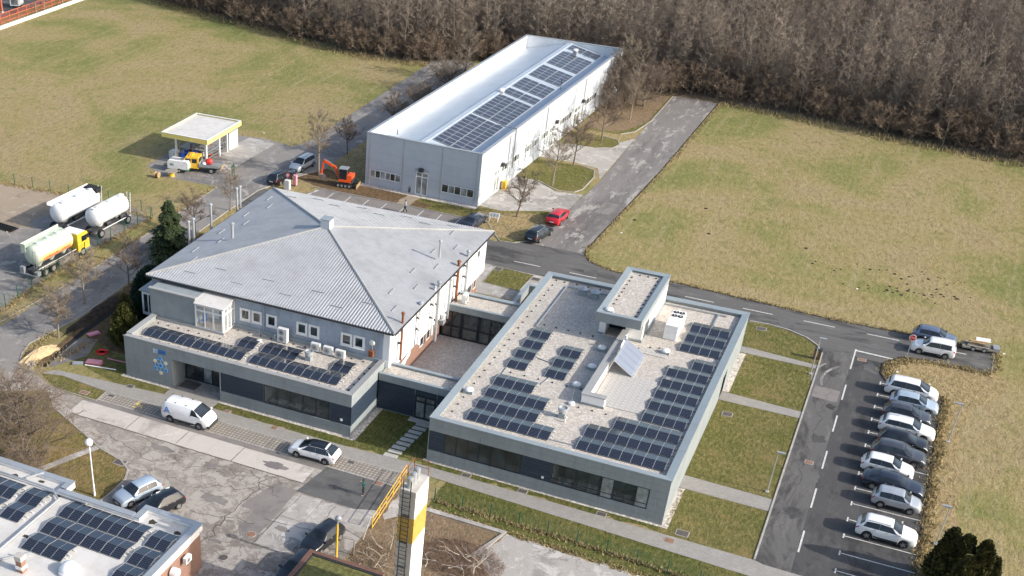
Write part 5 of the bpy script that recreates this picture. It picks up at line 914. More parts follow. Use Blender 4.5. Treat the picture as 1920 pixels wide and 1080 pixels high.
for x, y, rr in ((-40.7, -28.9, .34), (-31.0, -23.3, .4), (-33.4, -23.0, .5), (-44.0, -22.6, .3), (-46.4, -22.9, .35), (-41.6, -23.6, .2), (-37, -23.8, .15)):
    m = MB(); m.prism([(x + rr * r3.uniform(.5, 1.) * math.cos(k * .628), y + rr * .7 * r3.uniform(.5, 1.) * math.sin(k * .628)) for k in range(10)], BR - .001, BR + .03); tag(m.build('moss_patch', 'moss_dark'), 'dark moss patch growing on the near pale roof', 'moss', 'moss patches')
outdoor_unit(-29.45, -24.5, 2.35, 'white outdoor unit hung on the brick gable', .75, .55, .3, R(90)); t = thing('round_vent', 'white round duct outlet on the brick gable', 'vent', (-29.7, -26.2, 2.4)); MB().cyl((0, 0, .2), (.5, 0, .2), .4, n=18).build('duct', 'paint_white', t, smooth=40)
# ---------------------------------------------------------------- corner of a planted roof, bottom middle
G_ = thing('planted_roof', 'planted green roof with brown metal edge near the tower', 'building', (-21.8, -19.6, 0)); part(G_, 'wall', MB().box(-21.6, -15.9, -40, -19.8, 0, 2.9), 'brick_wall'); part(G_, 'edge', MB().box(-21.8, -21.45, -40, -19.6, 2.7, 3.1).box(-21.45, -15.8, -19.95, -19.6, 2.7, 3.1), 'brown_fascia'); part(G_, 'edge_strip', MB().box(-21.45, -21.3, -40, -20.1, 2.85, 3.05).box(-21.3, -15.8, -20.1, -19.955, 2.85, 3.05), 'dark_steel'); part(G_, 'sedum', MB().box(-21.3, -15.9, -40, -20.1, 2.8, 2.97), 'sedum')
# ---------------------------------------------------------------- cars
def smooth1(xs, pts, k=3):
    px, pz = zip(*pts); z = np.interp(xs, px, pz); ker = np.ones(k) / k; zp = np.pad(z, k // 2, mode='edge'); return np.convolve(zp, ker, 'valid')
# length, width, height, wheel radius, cowl, screen top, roof rear, rear glass foot, belt height, hood front, tail height (x measured from the tail, fractions of length)
CT = dict(hatch=(4.15, 1.76, 1.49, .315, .735, .545, .12, .03, .96, .85, .98), suv=(4.45, 1.84, 1.62, .35, .735, .56, .12, .03, 1.06, .96, 1.06), wagon=(4.65, 1.82, 1.49, .325, .725, .555, .10, .025, .96, .85, .98),
          sedan=(4.85, 1.86, 1.46, .335, .715, .56, .27, .10, .96, .85, 1.05), small=(3.75, 1.69, 1.52, .295, .76, .60, .11, .025, .98, .87, .98), mpv=(4.6, 1.80, 1.64, .32, .82, .60, .08, .02, 1.0, .90, 1.00),
          boxy=(4.0, 1.73, 1.62, .305, .77, .62, .07, .02, 1.0, .92, 1.02), van=(4.97, 1.98, 1.98, .345, .875, .69, .05, .01, 1.24, 1.12, 1.4), ev=(4.48, 1.79, 1.54, .325, .775, .56, .20, .035, .97, .88, 1.0), coupe=(4.55, 1.86, 1.43, .335, .72, .545, .16, .04, .97, .86, 1.02))
CAR = {}
def car_shape(kind):
    if kind in CAR: return CAR[kind]
    L, W, H, wr, xc, xw, xr, xb, belt, hf, tail = CT[kind]; xc, xw, xr, xb = (q * L for q in (xc, xw, xr, xb))
    ns = 56; xs = np.linspace(0, L, ns)
    top = smooth1(xs, [(0, tail - .28), (.05, tail - .10), (.10, tail), (xb + .06, tail + .02), (xr, H - .05), ((xr + xw) / 2, H), (xw, H - .05), (xc, belt + .05), (L - .30, hf), (L - .12, hf - .07), (L - .035, hf - .20), (L, hf - .40)], 5)
    hw = W / 2 * (1 - .13 * np.abs((xs - L / 2) / (L / 2)) ** 5 - .06 * np.clip((xs - L * .75) / (L * .25), 0, 1) ** 2)
    hw[0] *= .95; hw[-1] *= .88
    bl = np.minimum(belt + .03 * (1 - xs / L), top - .06); cab = np.clip((top - bl - .06) / (H - belt - .06), 0, 1)
    bot = np.full(ns, .20); bot[0] = .34; bot[1] = .26; bot[-1] = .26; bot[-2] = .22
    ax = (L * .175 + .12, L - L * .175 - .10); arch = np.zeros(ns)
    for a in ax:
        d = (wr + .055) ** 2 - (xs - a) ** 2; arch = np.maximum(arch, np.where(d > 0, wr + np.sqrt(np.maximum(d, 0)), 0))
    def ring(i):
        w_, zt, zb, b_, c = hw[i], top[i], bot[i], bl[i], cab[i]; ar = max(zb, arch[i]); taper = .24 if kind not in ('van', 'boxy') else .13
        wr_ = w_ * .93 - taper * c
        return [(0, ar if ar > zb else zb), (w_ * .84, ar), (w_ * .965, max(zb + .08, ar + .005)), (w_, max(.5 * (zb + b_), ar + .04)), (w_ * .985, max(b_ - .12, ar + .07)), (w_ * .95, max(b_, ar + .09)), (wr_, max(zt - .055 - .03 * c, ar + .1)), (wr_ * .84, zt), (0, zt + .025)]
    rings = np.array([ring(i) for i in range(ns)])           # ns x 9 x (y,z)
    def P(x, k, side=1):
        f = min(max(x / L * (ns - 1), 0), ns - 1.0001); i = int(f); f -= i; k = min(max(k, 0), 7.9999); j = int(k); g = k - j
        q = (rings[i, j] * (1 - g) + rings[i, j + 1] * g) * (1 - f) + (rings[i + 1, j] * (1 - g) + rings[i + 1, j + 1] * g) * f
        return Vector((x - L / 2, q[0] * side, q[1]))
    mb = MB(); vs = []
    for i in range(ns):
        h = [(xs[i] - L / 2, y, z) for y, z in rings[i]]; vs += h + [(x, -y, z) for x, y, z in h[-2:0:-1]]
    m = 16; fs = [(i * m + j, i * m + (j + 1) % m, (i + 1) * m + (j + 1) % m, (i + 1) * m + j) for i in range(ns - 1) for j in range(m)]
    fs += [tuple(range(m))[::-1], tuple(range((ns - 1) * m, ns * m))]; mb.add(vs, [f[::-1] for f in fs])
    def patch(x0, x1, k0, k1, side=None, off=.008, nx=6, nk=5, skew=0., sk2=0.):
        """a skin piece lying just proud of the body between two stations and two ring heights"""
        pts = []
        for i in range(nx + 1):
            for j in range(nk + 1):
                if side is None:      # across the whole width
                    kk = k0 + (8 - k0) * (1 - abs(2 * j / nk - 1)); s_ = 1 if j <= nk / 2 else -1
                else: kk = k0 + (k1 - k0) * j / nk; s_ = side
                t = i / nx; tj = j / nk if side is not None else 0; xa = x0 + skew * tj; xb_ = x1 + sk2 * tj; pts.append(P(xa + (xb_ - xa) * t, kk, s_))
        M_n = nk + 1; out = []
        for i in range(nx + 1):
            for j in range(M_n):
                a = pts[min(i + 1, nx) * M_n + j] - pts[max(i - 1, 0) * M_n + j]; b = pts[i * M_n + min(j + 1, nk)] - pts[i * M_n + max(j - 1, 0)]; n = a.cross(b)
                c = pts[i * M_n + j]
                if n.length > 1e-9:
                    n.normalize()
                    if n.dot(c - Vector((c.x * .6, 0, .5))) < 0: n.negate()
                out.append(c + n * off)
        q = MB(); q.add(out, [(i * M_n + j, (i + 1) * M_n + j, (i + 1) * M_n + j + 1, i * M_n + j + 1) for i in range(nx) for j in range(nk)]); return q
    d = dict(L=L, W=W, H=H, wr=wr, ax=ax, P=P, patch=patch, body=mb, xc=xc, xw=xw, xr=xr, xb=xb, belt=belt, hf=hf, tail=tail); CAR[kind] = d; return d
WH = {}
def wheel_mesh(r, dark):
    if (r, dark) in WH: return WH[(r, dark)]
    ty = MB().lathe([(r * .66, -.1), (r * .93, -.105), (r, -.07), (r, .07), (r * .93, .105), (r * .66, .1)], (0, 0, 0), 'Y', 20).mesh('tyre', 'black_rubber', 40)
    rm = MB().lathe([(r * .67, .09), (r * .67, .112), (r * .60, .114), (r * .56, .104)], (0, 0, 0), 'Y', 20); rm.cur = 1
    for k in range(5):
        a = k * 2 * math.pi / 5; rm.cbox((r * .32 * math.cos(a), .108, r * .32 * math.sin(a)), (r * .6, .02, r * .17), mat=Matrix.Rotation(-a, 4, 'Y'))
    WH[(r, dark)] = (ty, rm.mesh('rim', ['rim_dark', 'grey_metal'] if dark else ['rim_shade', 'rim_alloy'], 40)); return WH[(r, dark)]
PARTS = {}
def car(name, kind, paint, x, y, head, label, z=.03, rails=False, roof=None, dark_rims=False, group=None, cat='car', plate=True, extra=None):
    """head: direction of the bonnet in degrees from +X"""
    s = car_shape(kind); L, P, patch = s['L'], s['P'], s['patch']; t = thing(name, label, cat, (x, y, z), R(head), group)
    key = kind
    if key not in PARTS:
        xc, xw, xr, xb = s['xc'], s['xw'], s['xr'], s['xb']; D = {}
        D['body'] = s['body'].mesh('body', 'car_white', 68)
        D['windscreen'] = patch(xc - .02, xw + .05, 6.05, 8, None, .010, 8, 8).mesh('windscreen', 'car_glass', 60)
        if kind != 'van': D['rear_window'] = patch(xb + .10, xr - .04, 6.15, 8, None, .010, 6, 8).mesh('rear_window', 'car_glass', 60)
        for sd in (1, -1):
            if kind == 'van': rng = [(xw - .30, xc - .30, .12, -.42)]
            else:
                m1 = (xw + xr) / 2 + .12; rng = [(m1 + .008, xc - .26, 0., -(xc - xw) * .62), (xr + .10, m1 - .008, .0, 0.)]
                if kind in ('wagon', 'suv', 'mpv', 'boxy', 'coupe', 'ev'): rng[1] = (m1 - 1.0, m1 - .008, 0, 0); rng.append((xb + .32, m1 - 1.015, .18, 0))
                if kind == 'sedan': rng[1] = (xr - .25, m1 - .008, .28, 0)
            for i, (a, b, sk, sk2) in enumerate(rng): D['side_window%d%d' % (sd, i)] = patch(a, b, 5.03, 5.97, sd, .012, 5, 3, sk, sk2).mesh('side_window', 'car_glass', 60)
            D['headlight%d' % sd] = patch(L - .42, L - .04, 4.6, 6.0, sd, .008, 4, 3).mesh('headlight', 'lens_clear', 60); D['taillight%d' % sd] = patch(.015, .20, 4.1, 5.1 if kind != 'van' else 4.8, sd, .012, 3, 3).mesh('taillight', 'lens_red', 60)
            p = P(xc - .12, 5.2, sd); D['mirror%d' % sd] = MB().cbox(p + Vector((0, .10 * sd, .06)), (.12, .2, .14)).mesh('mirror', 'car_white'); D['sill%d' % sd] = patch(s['ax'][0] + s['wr'] + .1, s['ax'][1] - s['wr'] - .1, 1.6, 2.5, sd, .012, 4, 2).mesh('sill', 'frame_dark')
            a, b = xr + .15, xw - .1; pa, pb = P(a, 6.6, sd), P(b, 6.6, sd); D['roof_rail%d' % sd] = MB().tube([pa, pa + Vector((.1, 0, .05)), pb + Vector((-.1, 0, .05)), pb], .022, 6).mesh('roof_rail', 'steel'); 
            for i, xd in enumerate((xw - .25, (xw + xr) / 2 - .15)):
                pd = P(xd, 4.55, sd); D['door_handle%d%d' % (sd, i)] = MB().cbox(pd + Vector((0, .012 * sd, 0)), (.18, .03, .03)).mesh('door_handle', 'grey_metal')
        D['roof_panel'] = patch(xr - .10, xw + .08, 6.05, 8, None, .012, 6, 8).mesh('roof_panel', 'car_black', 60)
        D['grille'] = MB().cbox((L / 2 - .035, 0, .52), (.09, s['W'] * .62, .16)).mesh('grille', 'frame_dark'); D['bumper'] = MB().cbox((-L / 2 + .03, 0, .40), (.09, s['W'] * .74, .16)).cbox((L / 2 - .04, 0, .34), (.1, s['W'] * .7, .1)).mesh('bumper', 'frame_dark')
        D['number_plate0'] = MB().cbox((-L / 2 - .012, 0, .62), (.02, .52, .11)).mesh('number_plate', 'paint_white'); D['number_plate1'] = MB().cbox((L / 2 + .02, 0, .42), (.02, .52, .11)).mesh('number_plate', 'paint_white')
        PARTS[key] = D
    painted = ('body', 'mirror')
    for k, me in PARTS[key].items():
        base = k.rstrip('-0123456789')
        if base == 'roof_rail' and not rails: continue
        if base == 'roof_panel' and not roof: continue
        if base == 'door_handle' and kind == 'van' and k.endswith('1'): continue
        if base == 'mirror' and kind == 'van': pass
        o = link(base, me, t)
        if base in painted:
            o.material_slots[0].link = 'OBJECT'; o.material_slots[0].material = MT[paint]
    ty, rm = wheel_mesh(s['wr'], dark_rims)
    for a in s['ax']:
        for sd in (1, -1):
            wh = link('wheel', ty, t, (a - L / 2, sd * (s['W'] / 2 - .115), s['wr'])); link('rim', rm, wh)
            if sd < 0: wh.rotation_euler = (0, 0, math.pi)
    return t
def bay(i, kind, paint, label, nose=18.25, **k): car('parked_car', kind, paint, nose - CT[kind][0] / 2, 32.94 - 2.5 * i - 1.25, k.pop('head', 0), label, .03, group='cars parked in the bay row', **k)
bay(0, 'mpv', 'car_white', 'white hatch parked in the end bay against the grass island', 18.1); bay(1, 'hatch', 'car_pale', 'pale silver sedan between the white end car and a dark grey hatch', 18.3, head=1); bay(2, 'hatch', 'car_grey', 'dark grey hatch squeezed between pale silver car and white estate', 17.9); bay(3, 'wagon', 'car_white', 'white estate car with long roof between two dark cars', 18.35, head=-1)
bay(4, 'hatch', 'car_black', 'black hatch next to the white estate car', 18.0); bay(5, 'suv', 'car_grey', 'dark grey crossover between the black hatch and a white hatch', 17.95, rails=False); bay(6, 'hatch', 'car_white', 'white hatch between dark grey crossover and dark blue saloon', 17.2, head=-1); bay(7, 'sedan', 'car_navy', 'long dark blue saloon with sloping boot', 18.2, head=-2); bay(8, 'small', 'car_silver', 'small silver hatch with black window pillars beside the saloon', 18.15); bay(10, 'suv', 'car_white', 'white crossover with black wheels parked alone between empty bays', 18.2, rails=True, dark_rims=True)
car('parked_car', 'hatch', 'car_blue', 16.95, 44.55, -1, 'blue grey three-door hatch parked along the field edge'); car('parked_car', 'boxy', 'car_white', 17.0, 41.75, 180, 'white boxy small car beside the round red sign')
car('parked_car', 'coupe', 'car_red', -26.35, 57.2, 88, 'bright red hatch seen from behind on the hall lane'); car('parked_car', 'wagon', 'car_gunmetal', -26.75, 51.1, 80, 'dark grey estate with roof rails at the junction behind the red one', rails=True); car('parked_car', 'sedan', 'car_navy', -34.9, 50.9, 85, 'dark blue car half hidden behind the pyramid roof')
car('parked_car', 'mpv', 'car_silver', -62.3, 58.6, -96, 'silver people carrier facing the pyramid roof'); car('parked_car', 'wagon', 'car_black', -62.6, 53.0, 82, 'black estate with roof rails seen from behind near the digger', rails=True); car('parked_car', 'hatch', 'car_black', -55.4, 75.5, 88, 'dark car in the shadow beside the long hall')
car('parked_car', 'ev', 'car_white', -29.1, -4.2, 182, 'white hatch with black roof parked on the pavers', roof=True, dark_rims=True)
v_ = car('delivery_van', 'van', 'car_white', -41.75, -4.3, 1, 'white panel van with blue letter emblem on its side', cat='van', dark_rims=True)
MB().box(-1.9, 1.2, -1.005, -.985, .45, .53).build('side_moulding', 'frame_dark', v_); MB().cbox((2.35, 0, .42), (.34, 1.7, .26)).build('front_bumper', 'dark_steel', v_); MB().box(-2.4, -1.55, -.985, -.972, .98, 1.03).build('door_rail', 'grey_metal', v_)
MA = Matrix.Translation((-1.75, -.978, 1.22)) @ Matrix.Rotation(R(90), 4, 'X'); text_mesh('side_emblem', 'A', 'logo_blue', .95, v_, MA, .006, 1.0)
for i, ww in enumerate((.7, 1.1, 1.4, 1.2)): MB().box(-1.2, -1.2 + ww, -.986, -.980, 1.45 - i * .13, 1.48 - i * .13).build('side_print', 'soft_white', v_)
for x in (-2.0, -1.0, .1):
    for sd in (1, -1): MB().cbox((x, sd * .62, 2.0), (.1, .08, .07)).build('roof_mount', 'dark_steel', v_)
car('parked_car', 'hatch', 'car_pale', -39.2, -16.6, -112, 'pale blue hatch parked beside the kerbed lawn'); car('parked_car', 'hatch', 'car_black', -36.6, -17.2, -112, 'black crossover with silver roof rails beside the pale hatch', rails=True); car('parked_car', 'hatch', 'car_black', -23.0, -15.0, -101, 'black hatch behind the yellow lamp post'); car('parked_car', 'hatch', 'car_black', -23.0, -19.4, -95, 'black car mostly hidden behind the planted roof edge')
# ---------------------------------------------------------------- lorries, trailers and works vehicles
def big_wheel(t, x, y, r=.5, w=.3, mud=True, name='wheel'):
    o = MB().lathe([(r * .6, -w / 2), (r * .95, -w / 2), (r, -w / 2 + .04), (r, w / 2 - .04), (r * .95, w / 2), (r * .6, w / 2)], (0, 0, 0), 'X', 20).build(name, 'black_rubber', t, (x, y, r), 40); MB().lathe([(r * .6, -w / 2 - .005), (r * .58, w / 2 + .005)], (0, 0, 0), 'X', 16).lathe([(r * .22, -w / 2 - .05), (r * .22, w / 2 + .05)], (0, 0, 0), 'X', 10).build('rim', 'muddy' if mud else 'grey_metal', o, smooth=40); return o
def silo(mb, y0, y1, zc, r, cones, n=24):
    """horizontal vessel along y with domed ends and hopper cones below"""
    pr = [(.03, y0)] + [(r * math.sin(R(a)), y0 + .45 * r * (1 - math.cos(R(a)))) for a in (20, 40, 60, 80)] + [(r, y0 + .5 * r), (r, y1 - .5 * r)] + [(r * math.sin(R(a)), y1 - .45 * r * (1 - math.cos(R(a)))) for a in (80, 60, 40, 20)] + [(.03, y1)]
    mb.lathe(pr, (0, 0, zc), 'Y', n)
    for yc in cones: mb.lathe([(.18, zc - r - .62), (.24, zc - r - .42), (r * .985, zc - r * .12)], (0, yc, 0), 'Z', n)
# local frame: +y is forward
t = thing('silo_lorry', 'green and yellow silo lorry with yellow cab and raised walkway', 'lorry', (-73.0, 17.6, .02), R(-3)); m = MB(); silo(m, -4.1, 2.5, 2.45, 1.12, (-2.9, -.8, 1.3)); m.build('vessel', 'tank_green', t, smooth=35)
MB().lathe([(1.125, -3.4), (1.125, 2.0)], (0, 0, 2.45), 'Y', 24)
band = MB()
for a0 in range(-38, 2, 8):
    p = lambda a, y: (1.13 * math.cos(R(a)), y, 2.45 + 1.13 * math.sin(R(a))); band.quad(p(a0, -3.45), p(a0 + 8, -3.45), p(a0 + 8, 1.95), p(a0, 1.95))
band.build('yellow_band', 'tank_yellow', t, smooth=60); q = MB(); q.add([(1.0 * math.cos(R(a)) * .93, -3.98 + .0 * a, 2.45 + .9 * math.sin(R(a)) - .25) for a in range(-170, 0, 20)], [tuple(range(9))]); 
text_mesh('side_lettering', 'Landhandel Lenhart', 'orange_red', .62, t, Matrix.Translation((1.10, -.75, 2.10)) @ Matrix.Rotation(R(90), 4, 'Z') @ Matrix.Rotation(R(72), 4, 'X') @ Matrix.Translation((0, 0, .05)), .004, .95)
MB().box(-1.25, -.6, -4.0, 2.4, 3.35, 3.43).box(-1.28, -1.22, -4.0, 2.4, 3.43, 3.75).box(-1.25, -.6, -4.05, -3.99, 2.7, 3.75).build('walkway', 'tank_green', t)
for y in (-2.6, -.9, .8): MB().lathe([(.32, 3.52), (.32, 3.66), (.05, 3.7)], (.1, y, 0), 'Z', 14).build('hatch', 'soft_white', t)
MB().box(-.45, .45, -4.4, 4.6, .75, 1.0).build('chassis', 'dark_steel', t); MB().box(-1.2, 1.2, -4.75, -4.6, .5, .62).box(-1.15, -.6, -4.7, -4.3, .62, 1.3).box(.7, 1.2, -4.5, -3.9, .45, .95).build('rear_bumper', 'grey_metal', t); MB().tube([(1.2, -4.2, 1.25), (1.2, 2.3, 1.25)], .04).build('side_rail', 'soft_white', t); MB().box(.8, 1.2, -.6, 1.7, .4, .85).box(-1.2, -.8, -.6, 1.7, .4, .85).build('side_guard', 'muddy', t)
for y in (-3.1, -1.75): 
    for sd in (1, -1): big_wheel(t, sd * 1.0, y, .52, .5); MB().box(sd * 1.0 - .3, sd * 1.0 + .3, y - .62, y + .62, 1.06, 1.1).build('mudguard', 'muddy', t)
for sd in (1, -1): big_wheel(t, sd * 1.05, 3.5, .52, .32)
c_ = MB(); c_.prism([(2.7, .75), (4.75, .75), (4.75, 1.65), (4.5, 2.7), (4.2, 2.82), (2.7, 2.82)], -1.2, 1.2); c_.v = [(z, x, y) for x, y, z in c_.v]; c_ = c_.build('cab', 'cab_yellow', t); MB().box(-1.1, 1.1, 2.75, 4.15, 2.82, 2.9).build('cab_roof', 'paint_white', t)
for sd in (1, -1): MB().box(sd * 1.205 - .006, sd * 1.205 + .006, 3.4, 4.35, 1.75, 2.4).build('side_window', 'car_glass', c_)
MB().add([(-1.05, 4.755, 1.85), (1.05, 4.755, 1.85), (1.05, 4.56, 2.5), (-1.05, 4.56, 2.5)], [(0, 1, 2, 3)]).build('windscreen', 'car_glass', c_); MB().box(-1.2, 1.2, 4.76, 4.85, .5, .95).build('front_bumper', 'muddy', t); MB().box(-1.22, 1.22, 2.75, 4.7, .6, .76).build('cab_step', 'muddy', t)
def trailer(x, y, rz, label, L=7.2, walk=1, dark=False):
    t = thing('silo_trailer', label, 'trailer', (x, y, .02), R(rz), 'white silo trailers'); m = MB(); silo(m, -L / 2, L / 2, 2.35, 1.12, (-L / 2 + 1.5, L / 2 - 1.6)); m.build('vessel', 'paint_white', t, smooth=35)
    MB().box(-.2, .4, -L / 2 + .3, L / 2 - .3, 3.46, 3.52).build('walkway', 'soft_white', t) if walk == 1 else MB().box(-1.15, -.55, -L / 2 + .1, L / 2, 3.25, 3.32).box(-1.18, -1.12, -L / 2 + .1, L / 2, 3.32, 3.6).build('walkway', 'soft_white', t)
    for k in range(3): MB().lathe([(.3, 3.44), (.3, 3.6), (.05, 3.64)], (.35, -L / 3 + k * L / 3, 0), 'Z', 14).build('hatch', 'soft_white', t)
    MB().box(-.45, .45, -L / 2 - .4, L / 2, .8, 1.0).build('chassis', 'dark_steel', t); MB().tube([(1.0, -L / 2 + .8, .9), (1.0, L / 2, .9)], .05).build('side_rail', 'soft_white', t)
    for k, y_ in enumerate((-L / 2 + .6, L / 2 - .7)):
        for sd in (1, -1): big_wheel(t, sd * .95, y_, .52, .34, False)
    MB().tube([(.5, L / 2 - .1, .9), (.5, L / 2 + .1, 3.7)], .035).tube([(1.0, L / 2 - .1, .9), (1.0, L / 2 + .1, 3.7)], .035).build('ladder', 'soft_white', t)
    for k in range(8): MB().box(.5, 1.0, L / 2 - .1 + .02 * k, L / 2 - .06 + .02 * k, 1.0 + .33 * k, 1.04 + .33 * k).build('rung', 'soft_white', t)
    if dark: MB().box(-1.0, 1.0, L / 2 - .9, L / 2 + .25, 3.0, 3.5).build('canvas_top', 'black_rubber', t)
    MB().cyl((0, -L / 2 - .4, .9), (0, -L / 2 - 1.4, .7), .07, n=8).build('drawbar', 'chassis_red', t)
    for y_ in (-1.2, 1.4): MB().cyl((.6, y_, 1.1), (.6, y_ + .8, 1.1), .28, n=12).build('air_tank', 'dark_steel', t)
trailer(-73.6, 29.0, -4, 'white silo trailer with ladder parked beside the mesh fence', 6.4, 1); trailer(-78.0, 28.6, -4, 'white silo trailer with side walkway and black end hood', 7.6, 2, True)
# hoses, hydraulics and numbers on the lorry's flank
lor = bpy.data.objects['silo_lorry']
MB().tube([(1.0, -4.2, .9), (1.15, -3.9, .7), (1.0, -3.5, .9)], .06, 8).tube([(.3, -4.5, .9), (.7, -4.6, .7), (1.0, -4.4, .8)], .05, 8).build('hose', 'black_rubber', lor)
for y in (-2.9, -.8, 1.3): MB().cyl((0, y, .62), (0, y, .95), .2, n=12).build('outlet_valve', 'steel', lor)
MB().tube([(1.0, -4.25, 1.2), (1.0, -4.25, 3.5)], .03).tube([(.6, -4.25, 1.2), (.6, -4.25, 3.5)], .03).build('ladder', 'grey_metal', lor)
for k in range(6): MB().box(.6, 1.0, -4.27, -4.23, 1.4 + .35 * k, 1.44 + .35 * k).build('rung', 'grey_metal', lor)
for sd in (1, -1): MB().cbox((sd * 1.32, 4.45, 2.2), (.1, .16, .5)).build('mirror', 'dark_steel', lor); MB().box(sd * .95 - .2, sd * .95 + .2, 4.85, 4.87, .6, .78).build('headlight', 'lens_clear', lor)
# yellow crew-cab tipper
t = thing('tipper_truck', 'yellow crew-cab pickup truck with drop-side bed by the canopy', 'truck', (-73.5, 51.4, .02), R(14)); c_ = MB(); c_.prism([(-3.1, .55), (-.55, .55), (-.55, 2.05), (-2.3, 2.1), (-2.75, 1.35), (-3.1, 1.2)], -.9, .9); c_.v = [(x, z, y) for x, y, z in c_.v]; c_ = c_.build('cab', 'yellow_paint', t)
for sd in (1, -1):
    for a, b in ((-2.35, -1.6), (-1.45, -.75)): MB().box(a, b, sd * .905 - .006, sd * .905 + .006, 1.3, 1.85).build('side_window', 'car_glass', c_)
MB().box(-.548, -.54, -.7, .7, 1.35, 1.85).build('rear_window', 'car_glass', c_); MB().add([(-2.77, .8, 1.38), (-2.77, -.8, 1.38), (-2.33, -.8, 2.02), (-2.33, .8, 2.02)], [(0, 1, 2, 3)]).build('windscreen', 'car_glass', c_); MB().box(-1.9, -1.5, -.6, .6, 2.1, 2.25).build('beacon_bar', 'yellow_paint', t)
MB().box(-.45, 2.3, -.95, .95, .8, .88).build('bed', 'grey_metal', t); MB().box(-.45, 2.3, -.98, -.93, .88, 1.25).box(-.45, 2.3, .93, .98, .88, 1.25).box(-.5, -.45, -.95, .95, .88, 1.35).build('drop_side', 'grey_metal', t); MB().cbox((2.55, 0, .75), (.05, 1.9, .5), mat=Matrix.Rotation(R(20), 4, 'Y')).build('tailgate', 'wood_pale', t); MB().box(-3.0, 2.2, -.4, .4, .5, .75).build('chassis', 'green_post', t)
for x in (-2.4, 1.2):
    for sd in (1, -1): o = big_wheel(t, x, sd * .78, .36, .24, False); o.rotation_euler = (0, 0, R(90))
t = thing('cement_mixer', 'red machine lying on the pickup bed', 'machine', (-72.9, 51.7, .92), R(20)); MB().lathe([(.2, -.45), (.42, -.2), (.42, .2), (.2, .45)], (0, 0, .42), 'X', 14).build('drum', 'red_paint', t, smooth=40); MB().box(-.3, .3, -.3, .3, 0, .1).build('base', 'dark_steel', t)
t = thing('canister', 'white sack on the pickup bed beside the cab', 'sack', (-73.4, 51.2, .90)); MB().sphere((0, 0, .2), .3, 10, .7).build('sack', 'paint_white', t, smooth=60)
# compressor trailer, tank, drums, reel
t = thing('compressor', 'white trailer compressor with rounded hood before the pickup', 'compressor', (-76.4, 49.9, .02), R(8)); c_ = MB(); c_.prism([(-1.5, .5), (1.35, .5), (1.5, .7), (1.5, 1.35), (1.3, 1.6), (-1.3, 1.6), (-1.5, 1.4)], -.75, .75); c_.v = [(x, z, y) for x, y, z in c_.v]; c_.build('hood', 'paint_white', t); MB().box(-1.2, .6, -.35, .35, 1.6, 1.63).build('top_panel', 'grey_metal', t); MB().box(-1.5, 1.5, -.78, .78, .38, .5).build('frame', 'green_post', t); MB().box(-1.1, -.6, -.77, -.75, .9, 1.2).build('badge', 'grey_metal', t)
for sd in (1, -1): o = big_wheel(t, .2, sd * .72, .3, .2, False); o.rotation_euler = (0, 0, R(90))
MB().cyl((-1.5, 0, .45), (-2.3, 0, .5), .06, n=8).build('drawbar', 'dark_steel', t)
t = thing('water_tank', 'white cube tank in a wire cage beside the blue drums', 'tank', (-79.6, 53.6, .02)); MB().box(-.5, .5, -.6, .6, .15, 1.15).build('bottle', 'paint_white', t); MB().box(-.52, .52, -.62, .62, 0, .15).build('pallet', 'dark_steel', t)
m = MB()
for z in (.3, .6, .9, 1.17): m.box(-.54, .54, -.64, -.62, z, z + .03).box(-.54, .54, .62, .64, z, z + .03).box(.52, .54, -.64, .64, z, z + .03).box(-.54, -.52, -.64, .64, z, z + .03)
for k in range(5): m.box(-.54 + k * .265, -.52 + k * .265, -.65, -.63, .15, 1.2).box(.53, .55, -.64 + k * .31, -.62 + k * .31, .15, 1.2)
m.build('cage', 'grey_metal', t); MB().lathe([(.2, -.66), (.2, -.645)], (0, 0, .65), 'Y', 14).build('label', 'soft_white', t)
for x, y, lb in ((-78.5, 53.9, 'blue plastic drum nearest the white cube tank'), (-78.0, 54.6, 'blue plastic drum next to the canopy post'), (-78.7, 55.2, 'blue plastic drum behind the other two')):
    t = thing('plastic_drum', lb, 'drum', (x, y, .02), 0, 'blue drums'); MB().lathe([(.27, 0), (.3, .05), (.3, .85), (.27, .9)], n=16).build('shell', 'blue_plastic', t, smooth=40); MB().lathe([(.06, .9), (.06, .94)], (.12, 0, 0), n=8).build('bung', 'soft_white', t)
t = thing('cable_reel', 'wooden cable reel lying flat on an orange drum', 'cable reel', (-76.3, 47.6, .0)); MB().lathe([(.38, 0), (.38, .75)], n=16).build('core', 'yellow_paint', t); MB().lathe([(.85, .75), (.85, .82)], n=24).build('flange', 'wood_grey', t); MB().lathe([(.6, 0), (.6, .06)], (0, 0, 0), n=20).build('lower_flange', 'wood_grey', t)
t = thing('hose_drum', 'small wooden drum lying in the grass near the cable reel', 'drum', (-77.78, 46.34)); t.location.z = .0; MB().lathe([(.4, -.3), (.4, -.22), (.2, -.2), (.2, .2), (.4, .22), (.4, .3)], (0, 0, .4), 'X', 16).build('reel', 'wood_pale', t)
